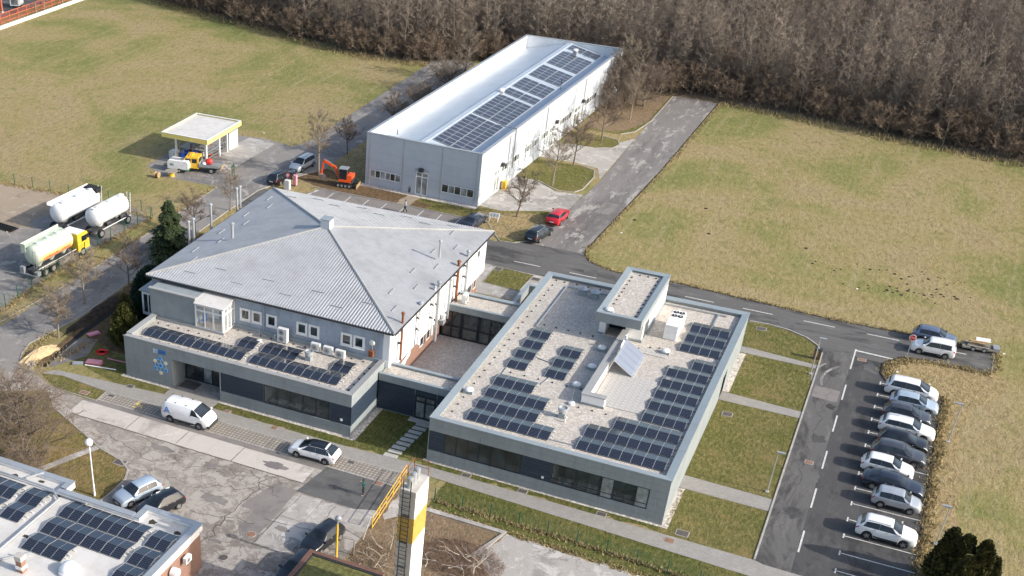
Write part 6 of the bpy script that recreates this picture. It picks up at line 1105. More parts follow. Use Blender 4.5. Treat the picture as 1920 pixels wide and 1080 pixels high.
# mini excavator
t = thing('mini_excavator', 'orange red mini digger with dark cab and dozer blade on soil', 'excavator', (-54.4, 55.4, .04), R(8))
for sd in (1, -1):
    k_ = MB(); k_.prism([(-1.0, .1), (-.85, 0), (.85, 0), (1.0, .1), (1.05, .3), (.9, .52), (-.9, .52), (-1.05, .3)], -.16, .16); k_.v = [(x, z + sd * .68, y) for x, y, z in k_.v]; tr = k_.build('track', 'black_rubber', t)
    for x in (-.75, -.25, .25, .75): MB().lathe([(.17, -.18), (.17, .18)], (x, sd * .68, .27), 'Y', 12).build('roller', 'grey_metal', tr)
MB().box(-.7, .7, -.55, .55, .4, .75).build('undercarriage', 'dark_steel', t); MB().box(-.75, .95, -.75, .75, .75, 1.05).build('deck', 'orange_red', t); MB().box(.35, 1.05, -.72, .72, 1.05, 1.65).build('engine_cover', 'orange_red', t); MB().box(.8, 1.1, -.7, .7, .8, 1.2).build('counterweight', 'dark_steel', t)
m = MB()
for x in (-.72, .3):
    for y in (-.7, .3): m.box(x, x + .08, y, y + .08, 1.05, 2.4)
cb = m.build('cab_frame', 'dark_steel', t); MB().box(-.75, .42, -.73, .42, 2.4, 2.48).build('cab_roof', 'grey_metal', cb); MB().box(-.66, .32, -.66, .36, 1.08, 2.38).build('cab_glass', 'car_glass', cb)
bm_ = MB()
for p, q, w0 in (((-.75, 0, .95), (-1.5, 0, 2.35), .3), ((-1.5, 0, 2.35), (-3.0, 0, 3.0), .27), ((-3.0, 0, 3.0), (-3.35, 0, 1.2), .22)):
    a, b = Vector(p), Vector(q); d = b - a; mt = Matrix((d.normalized(), Vector((0, 1, 0)), d.normalized().cross(Vector((0, 1, 0))))).transposed().to_4x4(); bm_.cbox((a + b) / 2, (d.length + .2, .2, w0), mat=mt)
bm_.build('boom', 'orange_red', t); MB().tube([(-.9, 0, .9), (-1.6, 0, 1.9)], .06).tube([(-1.7, 0, 2.65), (-2.9, 0, 3.25)], .05).build('cylinder', 'steel', t); k_ = MB(); k_.prism([(-3.5, 1.25), (-3.05, 1.2), (-2.7, .75), (-2.75, .35), (-3.2, .5)], -.32, .32); k_.v = [(x, z, y) for x, y, z in k_.v]; k_.build('bucket', 'muddy', t); MB().cbox((1.75, 0, .3), (.08, 1.8, .5), mat=Matrix.Rotation(R(8), 4, 'Y')).build('blade', 'wood_pale', t); MB().box(1.0, 1.75, -.5, -.4, .25, .4).box(1.0, 1.75, .4, .5, .25, .4).build('blade_arm', 'dark_steel', t)
# ---------------------------------------------------------------- fuel canopy and its surroundings
t = thing('fuel_canopy', 'flat white canopy with yellow edge on slim posts at the field', 'canopy', (-77.0, 56.8, 0)); cx0, cx1, cy0, cy1 = -3.62, 3.62, -4.62, 4.62; CZ = 3.35
MB().box(cx0 + .1, cx1 - .1, cy0 + .1, cy1 - .1, CZ + .1, CZ + .42).build('slab', 'render_white', t); MB().box(cx0, cx1, cy0, cy0 + .09, CZ, CZ + .62).box(cx1 - .09, cx1, cy0 + .09, cy1, CZ, CZ + .62).box(cx0, cx0 + .09, cy0 + .09, cy1, CZ, CZ + .62).box(cx0 + .09, cx1 - .09, cy1 - .09, cy1, CZ, CZ + .62).build('fascia', 'yellow_fascia', t); MB().box(cx0 + .1, cx1 - .1, cy0 + .1, cy1 - .1, CZ + .42, CZ + .46).build('roof', 'roof_membrane', t); MB().box(cx0 - .02, cx1 + .02, cy0 - .02, cy0 + .2, CZ + .62, CZ + .66).box(cx1 - .2, cx1 + .02, cy0 + .2, cy1, CZ + .62, CZ + .66).box(cx0 - .02, cx0 + .2, cy0 + .2, cy1, CZ + .62, CZ + .66).box(cx0 + .2, cx1 - .2, cy1 - .2, cy1 + .02, CZ + .62, CZ + .66).build('edge_trim', 'paint_white', t)
for x, y in ((-2.4, -3.0), (2.4, -3.0), (2.4, .5), (2.4, 2.6), (-2.4, 2.6)): MB().box(x - .11, x + .11, y - .11, y + .11, .02, CZ + .1).build('post', 'paint_white', t)
m = MB()
for y in (-2.9, -1.2, .5, 1.6, 2.6): m.box(2.3, 2.36, y - .03, y + .03, .1, 2.9)
for z in (.6, 1.5, 2.4): m.box(2.3, 2.36, -2.9, 2.6, z, z + .06)
m.build('cage', 'grey_metal', t)
t = thing('pump_cabinet', 'pale metal cabinet standing under the canopy corner', 'cabinet', (-75.1, 61.2, .02)); MB().box(-.55, .55, -1.2, 1.2, 0, 2.4).build('body', 'soft_white', t); MB().box(-.62, .62, -1.28, 1.28, 2.4, 2.5).build('top', 'galvanised', t); MB().box(.55, .57, -1.0, 0, .2, 2.2).build('door', 'wall_sandwich', t)
r5 = random.Random(21); cols_ = ['red_paint', 'paint_white', 'blue_plastic', 'grey_metal', 'orange_red', 'soft_white', 'cloth_black']
for i in range(26):
    x, y, z = -77.6 + r5.uniform(-1.3, 2.3), 55.9 + r5.uniform(-1.6, 2.6), .02; lvl = r5.choice((0, .75, 1.5)); w_, d_, h_ = r5.uniform(.3, .7), r5.uniform(.3, .6), r5.uniform(.25, .6)
    mt = r5.choice(cols_); nm = {'red_paint': 'red', 'paint_white': 'white', 'blue_plastic': 'blue', 'grey_metal': 'grey', 'orange_red': 'orange', 'soft_white': 'off-white', 'cloth_black': 'black'}[mt]
    o = thing('stored_crate', nm + ' box among the stored goods under the canopy', 'crate', (x, y, z + lvl), r5.uniform(0, .5), 'goods stored under the canopy'); MB().box(-w_ / 2, w_ / 2, -d_ / 2, d_ / 2, 0, h_).build('body', mt, o); MB().box(-w_ / 2 - .02, w_ / 2 + .02, -d_ / 2 - .02, d_ / 2 + .02, h_, h_ + .05).build('lid', mt, o)
t = thing('storage_rack', 'steel shelving rack full of goods under the canopy', 'rack', (-77.2, 56.4, .02)); m = MB()
for x in (-2.0, 0, 2.0):
    for y in (-2.0, 3.0): m.box(x - .04, x + .04, y - .04, y + .04, 0, 2.6)
m.build('upright', 'grey_metal', t)
for z in (.72, 1.47): MB().box(-2.05, 2.05, -2.05, 3.05, z - .04, z).build('shelf', 'grey_metal', t)
# signs near the black estate
t = thing('sign_cabinet', 'white cabinet with a round red no-entry sign above', 'sign', (-60.6, 50.9, 0)); MB().box(-.35, .35, -.25, .25, 0, 1.2).build('cabinet', 'soft_white', t); MB().cyl((0, 0, 1.2), (0, 0, 2.0), .03, n=8).build('post', 'grey_metal', t); d_ = MB().lathe([(.32, -.02), (.32, .02)], (0, 0, 1.85), 'Y', 20).build('disc', 'red_paint', t); MB().lathe([(.2, -.03), (.2, -.021)], (0, 0, 1.85), 'Y', 16).build('disc_face', 'paint_white', d_)
t = thing('pillar_box', 'pink red pillar box beside the white sign cabinet', 'pillar', (-60.2, 52.3, 0)); MB().box(-.22, .22, -.2, .2, .15, 1.5).build('body', 'pink_board', t); MB().box(-.1, .1, -.1, .1, 0, .15).build('foot', 'dark_steel', t)
t = thing('trestle_board', 'small white trestle board in the grass beside the dark blue car', 'board', (-33.2, 53.4, .03), R(5)); MB().cbox((0, 0, .75), (1.3, .04, .55), mat=Matrix.Rotation(R(-25), 4, 'X')).build('board', 'paint_white', t); 
for i in range(3): MB().cbox((-.4 + .4 * i, -.03, .76), (.3, .02, .4), mat=Matrix.Rotation(R(-25), 4, 'X')).build('picture', 'grey_metal', t)
for x in (-.5, .5): MB().cyl((x, .15, 0), (x, 0, .9), .03, n=6).cyl((x, -.3, 0), (x, -.05, .7), .03, n=6).build('leg', 'paint_white', t)
t = thing('potted_conifer', 'small dark green plant beside the glazed hall door', 'plant', (-46.08, 57.30)); t.location.z = .03; MB().lathe([(.18, 0), (.22, .35)], n=12).build('pot', 'dark_steel', t)
m = MB(); r6 = random.Random(2)
for i in range(260):
    h = r6.uniform(.3, 1.5); rr = .25 * (1.6 - h) / 1.3 + .04; a = r6.uniform(0, 6.28); p = Vector((rr * math.cos(a), rr * math.sin(a), h)); m.quad(p, p + Vector((.08, 0, .05)), p + Vector((.08, .06, .12)), p + Vector((0, .06, .08)))
m.build('foliage', 'hedge_leaf', t)
# stop sign, bins, pallet of timber
t = thing('stop_sign', 'round red sign on a pole at the grass island corner', 'road sign', (14.85, 40.15, 0)); MB().cyl((0, 0, 0), (0, 0, 2.3), .035, n=8).build('pole', 'galvanised', t); oc = MB().lathe([(.34, -.015), (.34, .015)], (0, -.06, 2.0), 'Y', 24).build('rim', 'paint_white', t); MB().lathe([(.29, -.02), (.29, -.016)], (0, -.06, 2.0), 'Y', 24).build('face', 'red_paint', oc); text_mesh('lettering', 'STOP', 'paint_white', .24, t, Matrix.Translation((0, -.085, 2.0)) @ MX, .004, .9)
for x, lb in ((6.75, 'brown wooden post left of its twin on the lawn tip'), (7.15, 'brown wooden post next to the kerb of the lawn tip')):
    t = thing('bin_post', lb, 'bin', (x, 35.1, .02), 0, 'brown waste posts'); MB().box(-.14, .14, -.2, .2, .1, 1.05).build('body', 'brown_fascia', t); MB().box(-.17, .17, -.23, .23, 1.05, 1.12).build('lid', 'dark_steel', t); MB().box(-.1, .1, -.1, .1, 0, .1).build('foot', 'dark_steel', t)
t = thing('timber_trailer', 'low trailer bed loaded with scrap boards at the road end', 'trailer', (21.0, 44.9, .03), R(6)); MB().box(-1.5, 1.3, -.7, .7, .25, .4).build('bed', 'wood_grey', t)
for i in range(9): MB().cbox((r5.uniform(-.5, .3), r5.uniform(-.5, .5), .46 + .05 * i), (r5.uniform(1.2, 2.2), r5.uniform(.12, .3), .05), r5.uniform(-.3, .3)).build('board', r5.choice(('wood_pale', 'wood_grey', 'wood_pale')), t)
MB().cbox((.3, .3, .95), (1.3, .5, .04), mat=Matrix.Rotation(R(25), 4, 'X')).build('sheet', 'soft_white', t); MB().box(1.3, 1.9, -.5, .5, .2, .55).build('drawbar_box', 'grey_metal', t)
for x in (-.5, .5):
    for sd in (1, -1): o = big_wheel(t, x, sd * .62, .25, .16, False); o.rotation_euler = (0, 0, R(90))
# street lamps
def lamp(x, y, h, label, rz=180.):
    t = thing('street_lamp', label, 'street lamp', (x, y, 0), R(rz), 'slim grey car-park lamps'); MB().box(-.15, .15, -.15, .15, 0, .12).build('foot', 'concrete_post', t); MB().cyl((0, 0, .1), (0, 0, h), .055, .04, 8).build('pole', 'galvanised', t); MB().box(-.1, .55, -.11, .11, h, h + .09).build('head', 'galvanised', t); MB().box(.05, .5, -.08, .08, h - .015, h).build('lens', 'lens_clear', t)
lamp(19.52, 24.45, 3.9, 'grey lamp on the field side opposite the parked white estate'); lamp(6.66, 8.85, 3.95, 'grey lamp on the lawn beside the nearest footpath', 0); lamp(19.62, 7.65, 3.6, 'grey lamp on the field side near the cypress bushes'); lamp(6.9, 31.6, 3.9, 'grey lamp on the lawn beside the farthest footpath', 0)
t = thing('globe_lamp', 'white pole lamp with round globe on the leafy lawn', 'street lamp', (-42.55, -18.05, .02)); MB().cyl((0, 0, 0), (0, 0, 1.2), .10, .09, 10).cyl((0, 0, 1.2), (0, 0, 5.0), .065, .055, 10).build('pole', 'paint_white', t, smooth=40); MB().sphere((0, 0, 5.25), .33, 16).build('globe', 'lamp_globe', t, smooth=80); MB().lathe([(.12, 4.9), (.16, 5.0)], n=12).build('collar', 'grey_metal', t)
t = thing('yellow_lamp', 'yellow pole lamp with grey head beside the planted roof', 'street lamp', (-20.6, -17.5, 0)); MB().cyl((0, 0, 0), (0, 0, 4.4), .10, .08, 10).build('pole', 'yellow_paint', t, smooth=40); MB().cyl((0, 0, 4.4), (0, .1, 4.7), .05, n=8).build('neck', 'grey_metal', t); MB().lathe([(.05, 4.65), (.24, 4.75), (.26, 4.95), (.1, 5.1), (.02, 5.12)], (0, .1, 0), n=14).build('head', 'grey_metal', t, smooth=40)
# concrete tower with ladder
TX0, TX1, TY0, TY1, TZ = -13.66, -12.55, -23.33, -21.1, 13.5
t = thing('concrete_tower', 'tall narrow concrete tower painted with a yellow band', 'tower', (TX0, TY0, 0)); part(t, 'shaft', MB().box(TX0, TX1, TY0, TY1, 0, TZ), 'concrete_face'); part(t, 'plinth', MB().box(TX0 - .3, TX1 + .3, TY0 - .3, TY1 + .3, 0, .25), 'concrete_face'); part(t, 'white_side', MB().box(TX1, TX1 + .012, TY0 + .02, TY1 - .02, .2, 9.4).box(TX1, TX1 + .012, TY0 + .02, TY1 - .02, 11.4, TZ - .45), 'render_white'); part(t, 'yellow_band', MB().box(TX1, TX1 + .014, TY0 + .012, TY1 - .012, 9.4, 11.4).box(TX0 + .02, TX1 + .014, TY0 - .014, TY0, 9.4, 11.4), 'mustard_fade')  # right-hand side of the shaft coloured whiter than its front
for y in (-22.9, -22.3, -21.7): part(t, 'vent_drum', MB().lathe([(.2, TZ), (.2, TZ + .75), (.16, TZ + .78)], (TX0 + .5, y, 0), 'Z', 14), 'galvanised', 40)
m = MB()
for x, y in ((TX0 + .05, TY0 + .05), (TX0 + .05, TY1 - .05), (TX1 - .05, TY1 - .05), (TX0 + .05, (TY0 + TY1) / 2)): m.cyl((x, y, TZ), (x, y, TZ + 1.1), .025, n=6)
m.tube([(TX0 + .05, TY0 + .05, TZ + 1.1), (TX0 + .05, TY1 - .05, TZ + 1.1), (TX1 - .05, TY1 - .05, TZ + 1.1)], .025).tube([(TX0 + .05, TY0 + .05, TZ + .55), (TX0 + .05, TY1 - .05, TZ + .55), (TX1 - .05, TY1 - .05, TZ + .55)], .02); part(t, 'top_railing', m, 'rust')
t2 = thing('tower_ladder', 'dark steel caged ladder climbing the tower front', 'ladder', (TX0 + .55, TY0 - .15, 0))
for x in (-.26, .26): MB().box(x - .025, x + .025, -.06, .0, .3, TZ + .9).build('stringer', 'dark_steel', t2)
for i in range(40): MB().box(-.26, .26, -.04, -.015, .5 + i * .33, .53 + i * .33).build('rung', 'dark_steel', t2)
for i in range(15):
    z = 2.2 + i * .8; MB().tube([(-.26, -.03, z), (-.42, -.3, z), (-.25, -.55, z), (.25, -.55, z), (.42, -.3, z), (.26, -.03, z)], .018, 5).build('hoop', 'dark_steel', t2)
for i in range(6): MB().box(-.26, .26, 0, .15, 1.0 + i * 2.1, 1.06 + i * 2.1).build('bracket', 'dark_steel', t2)
# yellow railing beside the tower yard
def railing(label, a, b, n, h=1.15, mat='yellow_paint'):
    a, b = Vector((*a, 0)), Vector((*b, 0)); t = thing('railing', label, 'railing', tuple(a)); d = b - a
    for i in range(n + 1): p = d * (i / n); MB().box(p.x - .035, p.x + .035, p.y - .035, p.y + .035, 0, h).build('post', mat, t)
    for z in (.12, .62, h - .02):
        m = MB(); m.cyl((0, 0, z), d + Vector((0, 0, z)), .032, n=6); m.build('rail', mat, t)
railing('yellow steel railing between the yard and the tower pit', (-20.35, -11.4), (-20.9, -3.2), 5)
t = thing('leaning_post', 'rough wooden post standing in the leaf litter by the tower', 'post', (-20.2, -15.2, 0)); MB().cyl((0, 0, 0), (.02, 0, 1.5), .06, .05, 8).build('post', 'wood_grey', t); t = thing('leaning_post', 'grey pipe leaning at the end of the yellow railing', 'post', (-20.4, -13.0, 0)); MB().cyl((0, 0, 0), (.15, 1.0, 1.7), .045, n=8).build('pipe', 'concrete_post', t)
# ---------------------------------------------------------------- fences
def fence(label, pts, n, h=1.35, mat='green_post', wire=True):
    t = thing('mesh_fence', label, 'fence', (*pts[0], 0)); P0 = Vector((*pts[0], 0)); seg = [(Vector((*p, 0)), Vector((*q, 0))) for p, q in zip(pts, pts[1:])]; tot = sum((q - p).length for p, q in seg); st = tot / n; acc = 0; out = []
    for p, q in seg:
        L = (q - p).length; k = math.ceil(acc / st) * st
        while k <= acc + L + 1e-6: out.append(p + (q - p) * ((k - acc) / L)); k += st
        acc += L
    for p in out: MB().box(p.x - P0.x - .035, p.x - P0.x + .035, p.y - P0.y - .035, p.y - P0.y + .035, 0, h + .1).build('post', mat, t)
    for p, q in zip(out, out[1:]):
        m = MB(); a, b = p - P0, q - P0
        for i in range(7): z = .08 + (h - .1) * i / 6; m.cyl(a + Vector((0, 0, z)), b + Vector((0, 0, z)), .006, n=3, cap=False)
        nv = int((b - a).length / .3)
        for i in range(1, nv): c = a + (b - a) * (i / nv); m.cyl(c + Vector((0, 0, .05)), c + Vector((0, 0, h)), .004, n=3, cap=False)
        m.build('wire_panel', mat, t)
fence('green mesh fence along the grass bank below the office', [(-17.4, -5.35), (-9.9, -5.3), (-2, -5.6), (3, -6.0), (9, -6.2)], 11, 1.2); fence('green mesh fence between the lorry yard and the west road', [(-70.4, -4), (-70.8, 4.5), (-71.4, 8.4), (-71.5, 15.2), (-71.6, 25), (-70.8, 34)], 15, 1.5); fence('green mesh fence between the lorry yard and the dry field', [(-70.7, 34.2), (-75.2, 36.7), (-85.7, 35.4), (-91, 35.5), (-110, 34)], 14, 1.4)
t = thing('boundary_wall', 'low white boundary wall at the far field corner', 'wall', (-144.6, 95, 0)); 
for i in range(14): MB().box(-.15, .15, i * 2.5 - 6, i * 2.5 - 3.55, 0, .55).build('wall_section', 'render_white', t)
t = thing('red_fence', 'rusty red steel fence behind the white boundary wall', 'fence', (-146.5, 95, 0))
for i in range(14): MB().box(-.07, .07, i * 2.6 - .07 - 6, i * 2.6 + .07 - 6, 0, 2.0).build('post', 'fence_red', t)
for z in (.3, 1.1, 1.9): MB().box(-.04, .04, -6, 28, z, z + .1).build('rail', 'fence_red', t)
for i in range(13):
    m = MB()
    for k in range(8): y = i * 2.6 + .25 + k * .3 - 6; m.box(-.03, .03, y, y + .04, .3, 1.9)
    m.build('bar_panel', 'fence_red', t)
sheet('road', [(-152, 80), (-149, 80), (-150, 135), (-175, 150), (-190, 120)], .012, 'asphalt')
t = thing('tall_post', 'tall red steel post behind the far fence', 'post', (-152.4, 107.0, 0)); MB().box(-.18, .18, -.18, .18, 0, 6.5).build('mast', 'fence_red', t); MB().box(-.3, .3, -.3, .3, 0, .2).build('foot', 'concrete_post', t)
t = thing('white_container', 'small white box trailer on the far road', 'trailer', (-152.6, 112.0, 0), R(20)); MB().box(-.9, .9, -1.4, 1.4, .5, 2.0).build('body', 'soft_white', t); MB().box(-.7, .7, -1.41, -1.4, .7, 1.8).build('door', 'glass_blind', t); MB().cyl((-.8, .3, .3), (.8, .3, .3), .3, n=12).build('axle', 'black_rubber', t); MB().box(-.1, .1, 1.4, 3.2, .5, .6).build('drawbar', 'wood_pale', t)
# ---------------------------------------------------------------- loose building material on the lawn and in the lorry yard
def boards(label, x, y, rz, n, mat, L=1.25, W=.6, th=.06):
    t = thing('board_stack', label, 'boards', (x, y, .03), R(rz)); 
    for i in range(n): MB().cbox((r5.uniform(-.08, .08), r5.uniform(-.06, .06), th * (i + .5)), (L, W, th - .004), r5.uniform(-.06, .06)).build('board', mat, t)
boards('short stack of pink foam boards on the path by the trench', -59.3, 5.5, 62, 3, 'pink_board', 1.2, .6); boards('stack of pink foam boards lying in the grass', -55.7, .55, 12, 4, 'pink_board', 1.5, .75); boards('grey folded sheet metal lying in the grass', -57.0, -.35, 25, 3, 'galvanised', 1.0, .5)
t = thing('hose_coil', 'coil of red hose lying on the shaded lawn', 'hose', (-56.3, 2.75, .02))
for k in range(4): MB().lathe([(.3 + .09 * k, .03), (.34 + .09 * k, .1), (.38 + .09 * k, .03)], n=20).build('loop', 'red_paint', t)
for lb, a, b, mt in (('long white pipe lying in the grass in front of the annex', (-56.2, -.25), (-53.0, .35), 'paint_white'), ('long red pipe lying in the grass towards the annex wall', (-55.0, 1.85), (-51.9, 2.1), 'pink_board')):
    t = thing('loose_pipe', lb, 'pipe', (*a, .03)); MB().cyl((0, 0, .06), (b[0] - a[0], b[1] - a[1], .06), .06, n=8).build('pipe', mt, t, smooth=40); MB().cyl((0, 0, .06), (.06 * (b[0] - a[0]) / 3, .06 * (b[1] - a[1]) / 3, .06), .075, n=8).build('socket', mt, t)
t = thing('pipe_bundle', 'bundle of black pipes on timber at the lorry yard edge', 'pipes', (-85.0, 23.1, .02), R(-6))
for i in range(7): MB().cyl((-3.5, -.5 + .17 * i, .2 + .12 * (i % 2)), (2.0, -.5 + .17 * i, .2 + .12 * (i % 2)), .09, n=8).build('pipe', 'black_rubber', t, smooth=40)
for x in (-2.5, 1.2): MB().box(x, x + .15, -.8, .9, 0, .1).build('bearer', 'wood_pale', t)
# tangle of cut branches
def branch_pile(label, cx, cy, n, sp, seed):
    r = random.Random(seed); t = thing('branch_pile', label, 'branches', (cx, cy, 0))
    for i in range(n):
        m = MB(); p = Vector((r.gauss(0, sp), r.gauss(0, sp * .7), r.uniform(.05, .5))); d = Vector((r.uniform(-1, 1), r.uniform(-1, 1), r.uniform(-.1, .55))).normalized(); L = r.uniform(.9, 2.4); q = p; rad = r.uniform(.018, .04)
        for s in range(4):
            d = (d + Vector((r.gauss(0, .25), r.gauss(0, .25), r.gauss(0, .15)))).normalized(); e = q + d * L / 4; e.z = max(e.z, .03); m.cyl(q, e, rad * (1 - s * .2), rad * (.8 - s * .2), 5); 
            if s > 0: f = e + (d + Vector((r.uniform(-1, 1), r.uniform(-1, 1), r.uniform(-.3, .6)))).normalized() * L * .3; m.cyl(e, f, rad * .5, rad * .2, 4)
            q = e
        m.build('branch', 'wood_branch', t)
branch_pile('tangle of cut pale branches right of the tower', -12.4, -12.6, 26, 1.2, 3); branch_pile('small heap of cut pale branches left of the tower', -18.3, -15.2, 12, .8, 5)
# hedge of bare brush beneath the branches
def brush(name, cx, cy, rx, ry, h, n, mat, seed, label):
    r = random.Random(seed); m = MB()
    for i in range(n):
        a = r.uniform(0, 6.28); q = math.sqrt(r.random()); p = Vector((rx * q * math.cos(a), ry * q * math.sin(a), 0)); d = Vector((r.gauss(0, .5), r.gauss(0, .5), 1)).normalized(); L = h * r.uniform(.4, 1.)
        e = p + d * L; m.cyl(p, e, .012, .004, 3, False); f = e.lerp(p, .5); m.cyl(f, f + Vector((r.gauss(0, .3), r.gauss(0, .3), .3)) * h * .5, .008, .003, 3, False)
    return tag(m.build(name, mat, None, (cx, cy, 0)), label, 'brush', None, 'stuff')
brush('brushwood', -12.6, -11.8, 3.4, 2.4, .65, 1900, 'red_brush', 5, 'low bare brush around the cut branches'); brush('brushwood', -18.8, -14.6, 1.6, 2.0, .5, 500, 'shrub_twig', 8, 'low bare brush in the leaf litter')
# ---------------------------------------------------------------- people
def person(label, x, y, z, rz, top, bottom, pose, group=None, shoe='shoe_pale'):
    """one skinned body: joints joined by edges, radii per joint"""
    J = dict(pelvis=(0, 0, .95), waist=(0, .0, 1.1), chest=(0, -.01, 1.32), neck=(0, 0, 1.49), head=(0, .02, 1.60), crown=(0, .01, 1.70), hipL=(-.10, 0, .90), kneeL=(-.12, .05, .50), ankL=(-.12, .0, .10), toeL=(-.13, .18, .05), hipR=(.10, 0, .90), kneeR=(.12, .02, .50), ankR=(.12, -.06, .10), toeR=(.13, .12, .05),
             shL=(-.19, 0, 1.42), elL=(-.27, .06, 1.18), wrL=(-.2, .26, 1.30), haL=(-.14, .34, 1.36), shR=(.19, 0, 1.42), elR=(.27, .06, 1.18), wrR=(.2, .26, 1.30), haR=(.14, .34, 1.36)); J.update(pose)
    RA = dict(pelvis=.145, waist=.13, chest=.155, neck=.06, head=.095, crown=.08, hipL=.095, kneeL=.07, ankL=.05, toeL=.04, hipR=.095, kneeR=.07, ankR=.05, toeR=.04, shL=.075, elL=.052, wrL=.037, haL=.04, shR=.075, elR=.052, wrR=.037, haR=.04)
    E = [('pelvis', 'waist'), ('waist', 'chest'), ('chest', 'neck'), ('neck', 'head'), ('head', 'crown')] + [(a + s, b + s) for s in 'LR' for a, b in (('hip', 'knee'), ('knee', 'ank'), ('ank', 'toe'), ('sh', 'el'), ('el', 'wr'), ('wr', 'ha'))] + [('pelvis', 'hipL'), ('pelvis', 'hipR'), ('chest', 'shL'), ('chest', 'shR')]
    ks = list(J); me = bpy.data.meshes.new('body'); me.from_pydata([J[k] for k in ks], [(ks.index(a), ks.index(b)) for a, b in E], []); o = bpy.data.objects.new('tmp_body', me); col.objects.link(o)
    o.modifiers.new('skin', 'SKIN'); sv = me.skin_vertices[0].data
    for i, k in enumerate(ks): sv[i].radius = (RA[k], RA[k]); sv[i].use_root = (k == 'pelvis')
    sb = o.modifiers.new('sub', 'SUBSURF'); sb.levels = 2; bpy.context.view_layer.update(); m2 = bpy.data.meshes.new_from_object(o.evaluated_get(bpy.context.evaluated_depsgraph_get())); bpy.data.objects.remove(o)
    for mt in (top, bottom, 'skin', 'hair', shoe): m2.materials.append(MT[mt])
    H2 = [Vector(J['haL']), Vector(J['haR'])]; hd = Vector(J['head'])
    for p in m2.polygons:
        c = p.center; p.use_smooth = True; i = 0
        if min((c - h).length for h in H2) < .085: i = 2
        elif (c - hd).length < .18 and c.z > hd.z - .13: i = 3 if (c.z > hd.z + .04 or c.y < hd.y - .0) else 2
        elif c.z < .13: i = 4
        elif c.z < .92: i = 1
        p.material_index = i
    t = thing('person', label, 'person', (x, y, z), R(rz), group); link('body', m2, t); return t
person('person in dark clothes and green jacket raising both hands in the yard', -22.9, -7.5, .02, 112, 'cloth_green', 'cloth_black', dict(haL=(-.12, .26, 1.56), wrL=(-.2, .22, 1.46), haR=(.12, .26, 1.56), wrR=(.2, .22, 1.46), elL=(-.32, .1, 1.28), elR=(.32, .1, 1.28)))
person('person in green work clothes standing at the fuel slab edge', -69.05, 51.6, .02, 20, 'coverall', 'coverall', dict(haL=(-.27, .06, .82), wrL=(-.27, .04, .92), elL=(-.28, 0, 1.16), haR=(.27, .06, .82), wrR=(.27, .04, .92), elR=(.28, 0, 1.16)), shoe='cloth_black')
person('person in dark jacket walking behind the pyramid roof', -43.9, 50.7, .02, 90, 'tarp', 'cloth_black', dict(haL=(-.27, .1, .84), wrL=(-.27, .08, .94), elL=(-.28, 0, 1.16), haR=(.27, -.06, .84), wrR=(.27, -.04, .94), elR=(.28, 0, 1.16), kneeL=(-.12, .14, .52), ankL=(-.12, .16, .12), toeL=(-.12, .32, .06), ankR=(.12, -.2, .12), toeR=(.12, -.05, .05)), shoe='cloth_black')
# scraps and mole hills in the fields
m = MB(); r7 = random.Random(17)
for i in range(70):
    cx, cy = r7.choice([(12, 60.5), (17, 61), (14, 56), (6, 58), (18, 57), (11, 55)]); x, y = cx + r7.gauss(0, 2.2), cy + r7.gauss(0, .7); s = r7.uniform(.05, .20); m.lathe([(s, 0), (s * .7, s * .35), (.02, s * .5)], (x, y, -.01), 'Z', 7)
for x, y in ((-9, 62), (-18, 62), (-11, 70), (2, 63), (-60, 62)): m.lathe([(.25, 0), (.16, .08), (.02, .12)], (x, y, -.01), 'Z', 8)
tag(m.build('mole_hills', 'soil_and_shade'), 'small dark mole hills scattered over the dry field', 'mole hills', None, 'stuff')
for x, y, lb in ((8.64, 54.09) + ('pale paper scrap lying alone in the right field',), (12.68, 108.41) + ('white scrap at the foot of the wood',), (-18.38, 57.19) + ('white scrap in the field beside the hall lane kerb',), (14.32, 36.02) + ('white scrap on the grass island',), (-73.83, 68.79) + ('white scrap near the fuel slab corner',), (23.41, 45.06) + ('short white stake in the grass past the road end',)):
    o = MB().cbox((0, 0, .05), (.20, .13, .08), .4).build('litter_scrap', 'paint_white', None, (x, y, 0)); tag(o, lb, 'litter')

# ragged dry tufts along the kerbs and edges
r9 = random.Random(33); m = MB()
def tufts(pts, n, w, h=.22, side=0.):
    seg = [(Vector(p), Vector(q)) for p, q in zip(pts, pts[1:])]; tot = sum((q - p).length for p, q in seg)
    for p, q in seg:
        for i in range(int(n * (q - p).length / tot)):
            c = p.lerp(q, r9.random()); t_ = (q - p).normalized(); o_ = Vector((-t_.y, t_.x)); c = c + o_ * (r9.gauss(0, w) + side)
            for k in range(3):
                a = r9.uniform(0, 6.28); hh = h * r9.uniform(.5, 1.3); b = Vector((c.x + r9.gauss(0, .05), c.y + r9.gauss(0, .05), 0)); u = Vector((math.cos(a), math.sin(a), 0)); lean = Vector((r9.gauss(0, .5), r9.gauss(0, .5), 1)).normalized() * hh
                m.add([b - u * .045, b + u * .045, b + lean], [(0, 1, 2)])
tufts(back_far, 900, .22, .2, .15); tufts([(-20.4, 51), (-18.9, 81), (-18.1, 114)], 700, .2, .2, -.1); tufts([(18.8, -4), (18.75, 17), (18.85, 32.6), (15.2, 33.1), (13.9, 34.2), (13.3, 36.6), (14.8, 39.0), (17, 39.7), (22.5, 39.9)], 2200, .3, .3); tufts([(22.7, 40.2), (22.8, 45.2)], 160, .2)
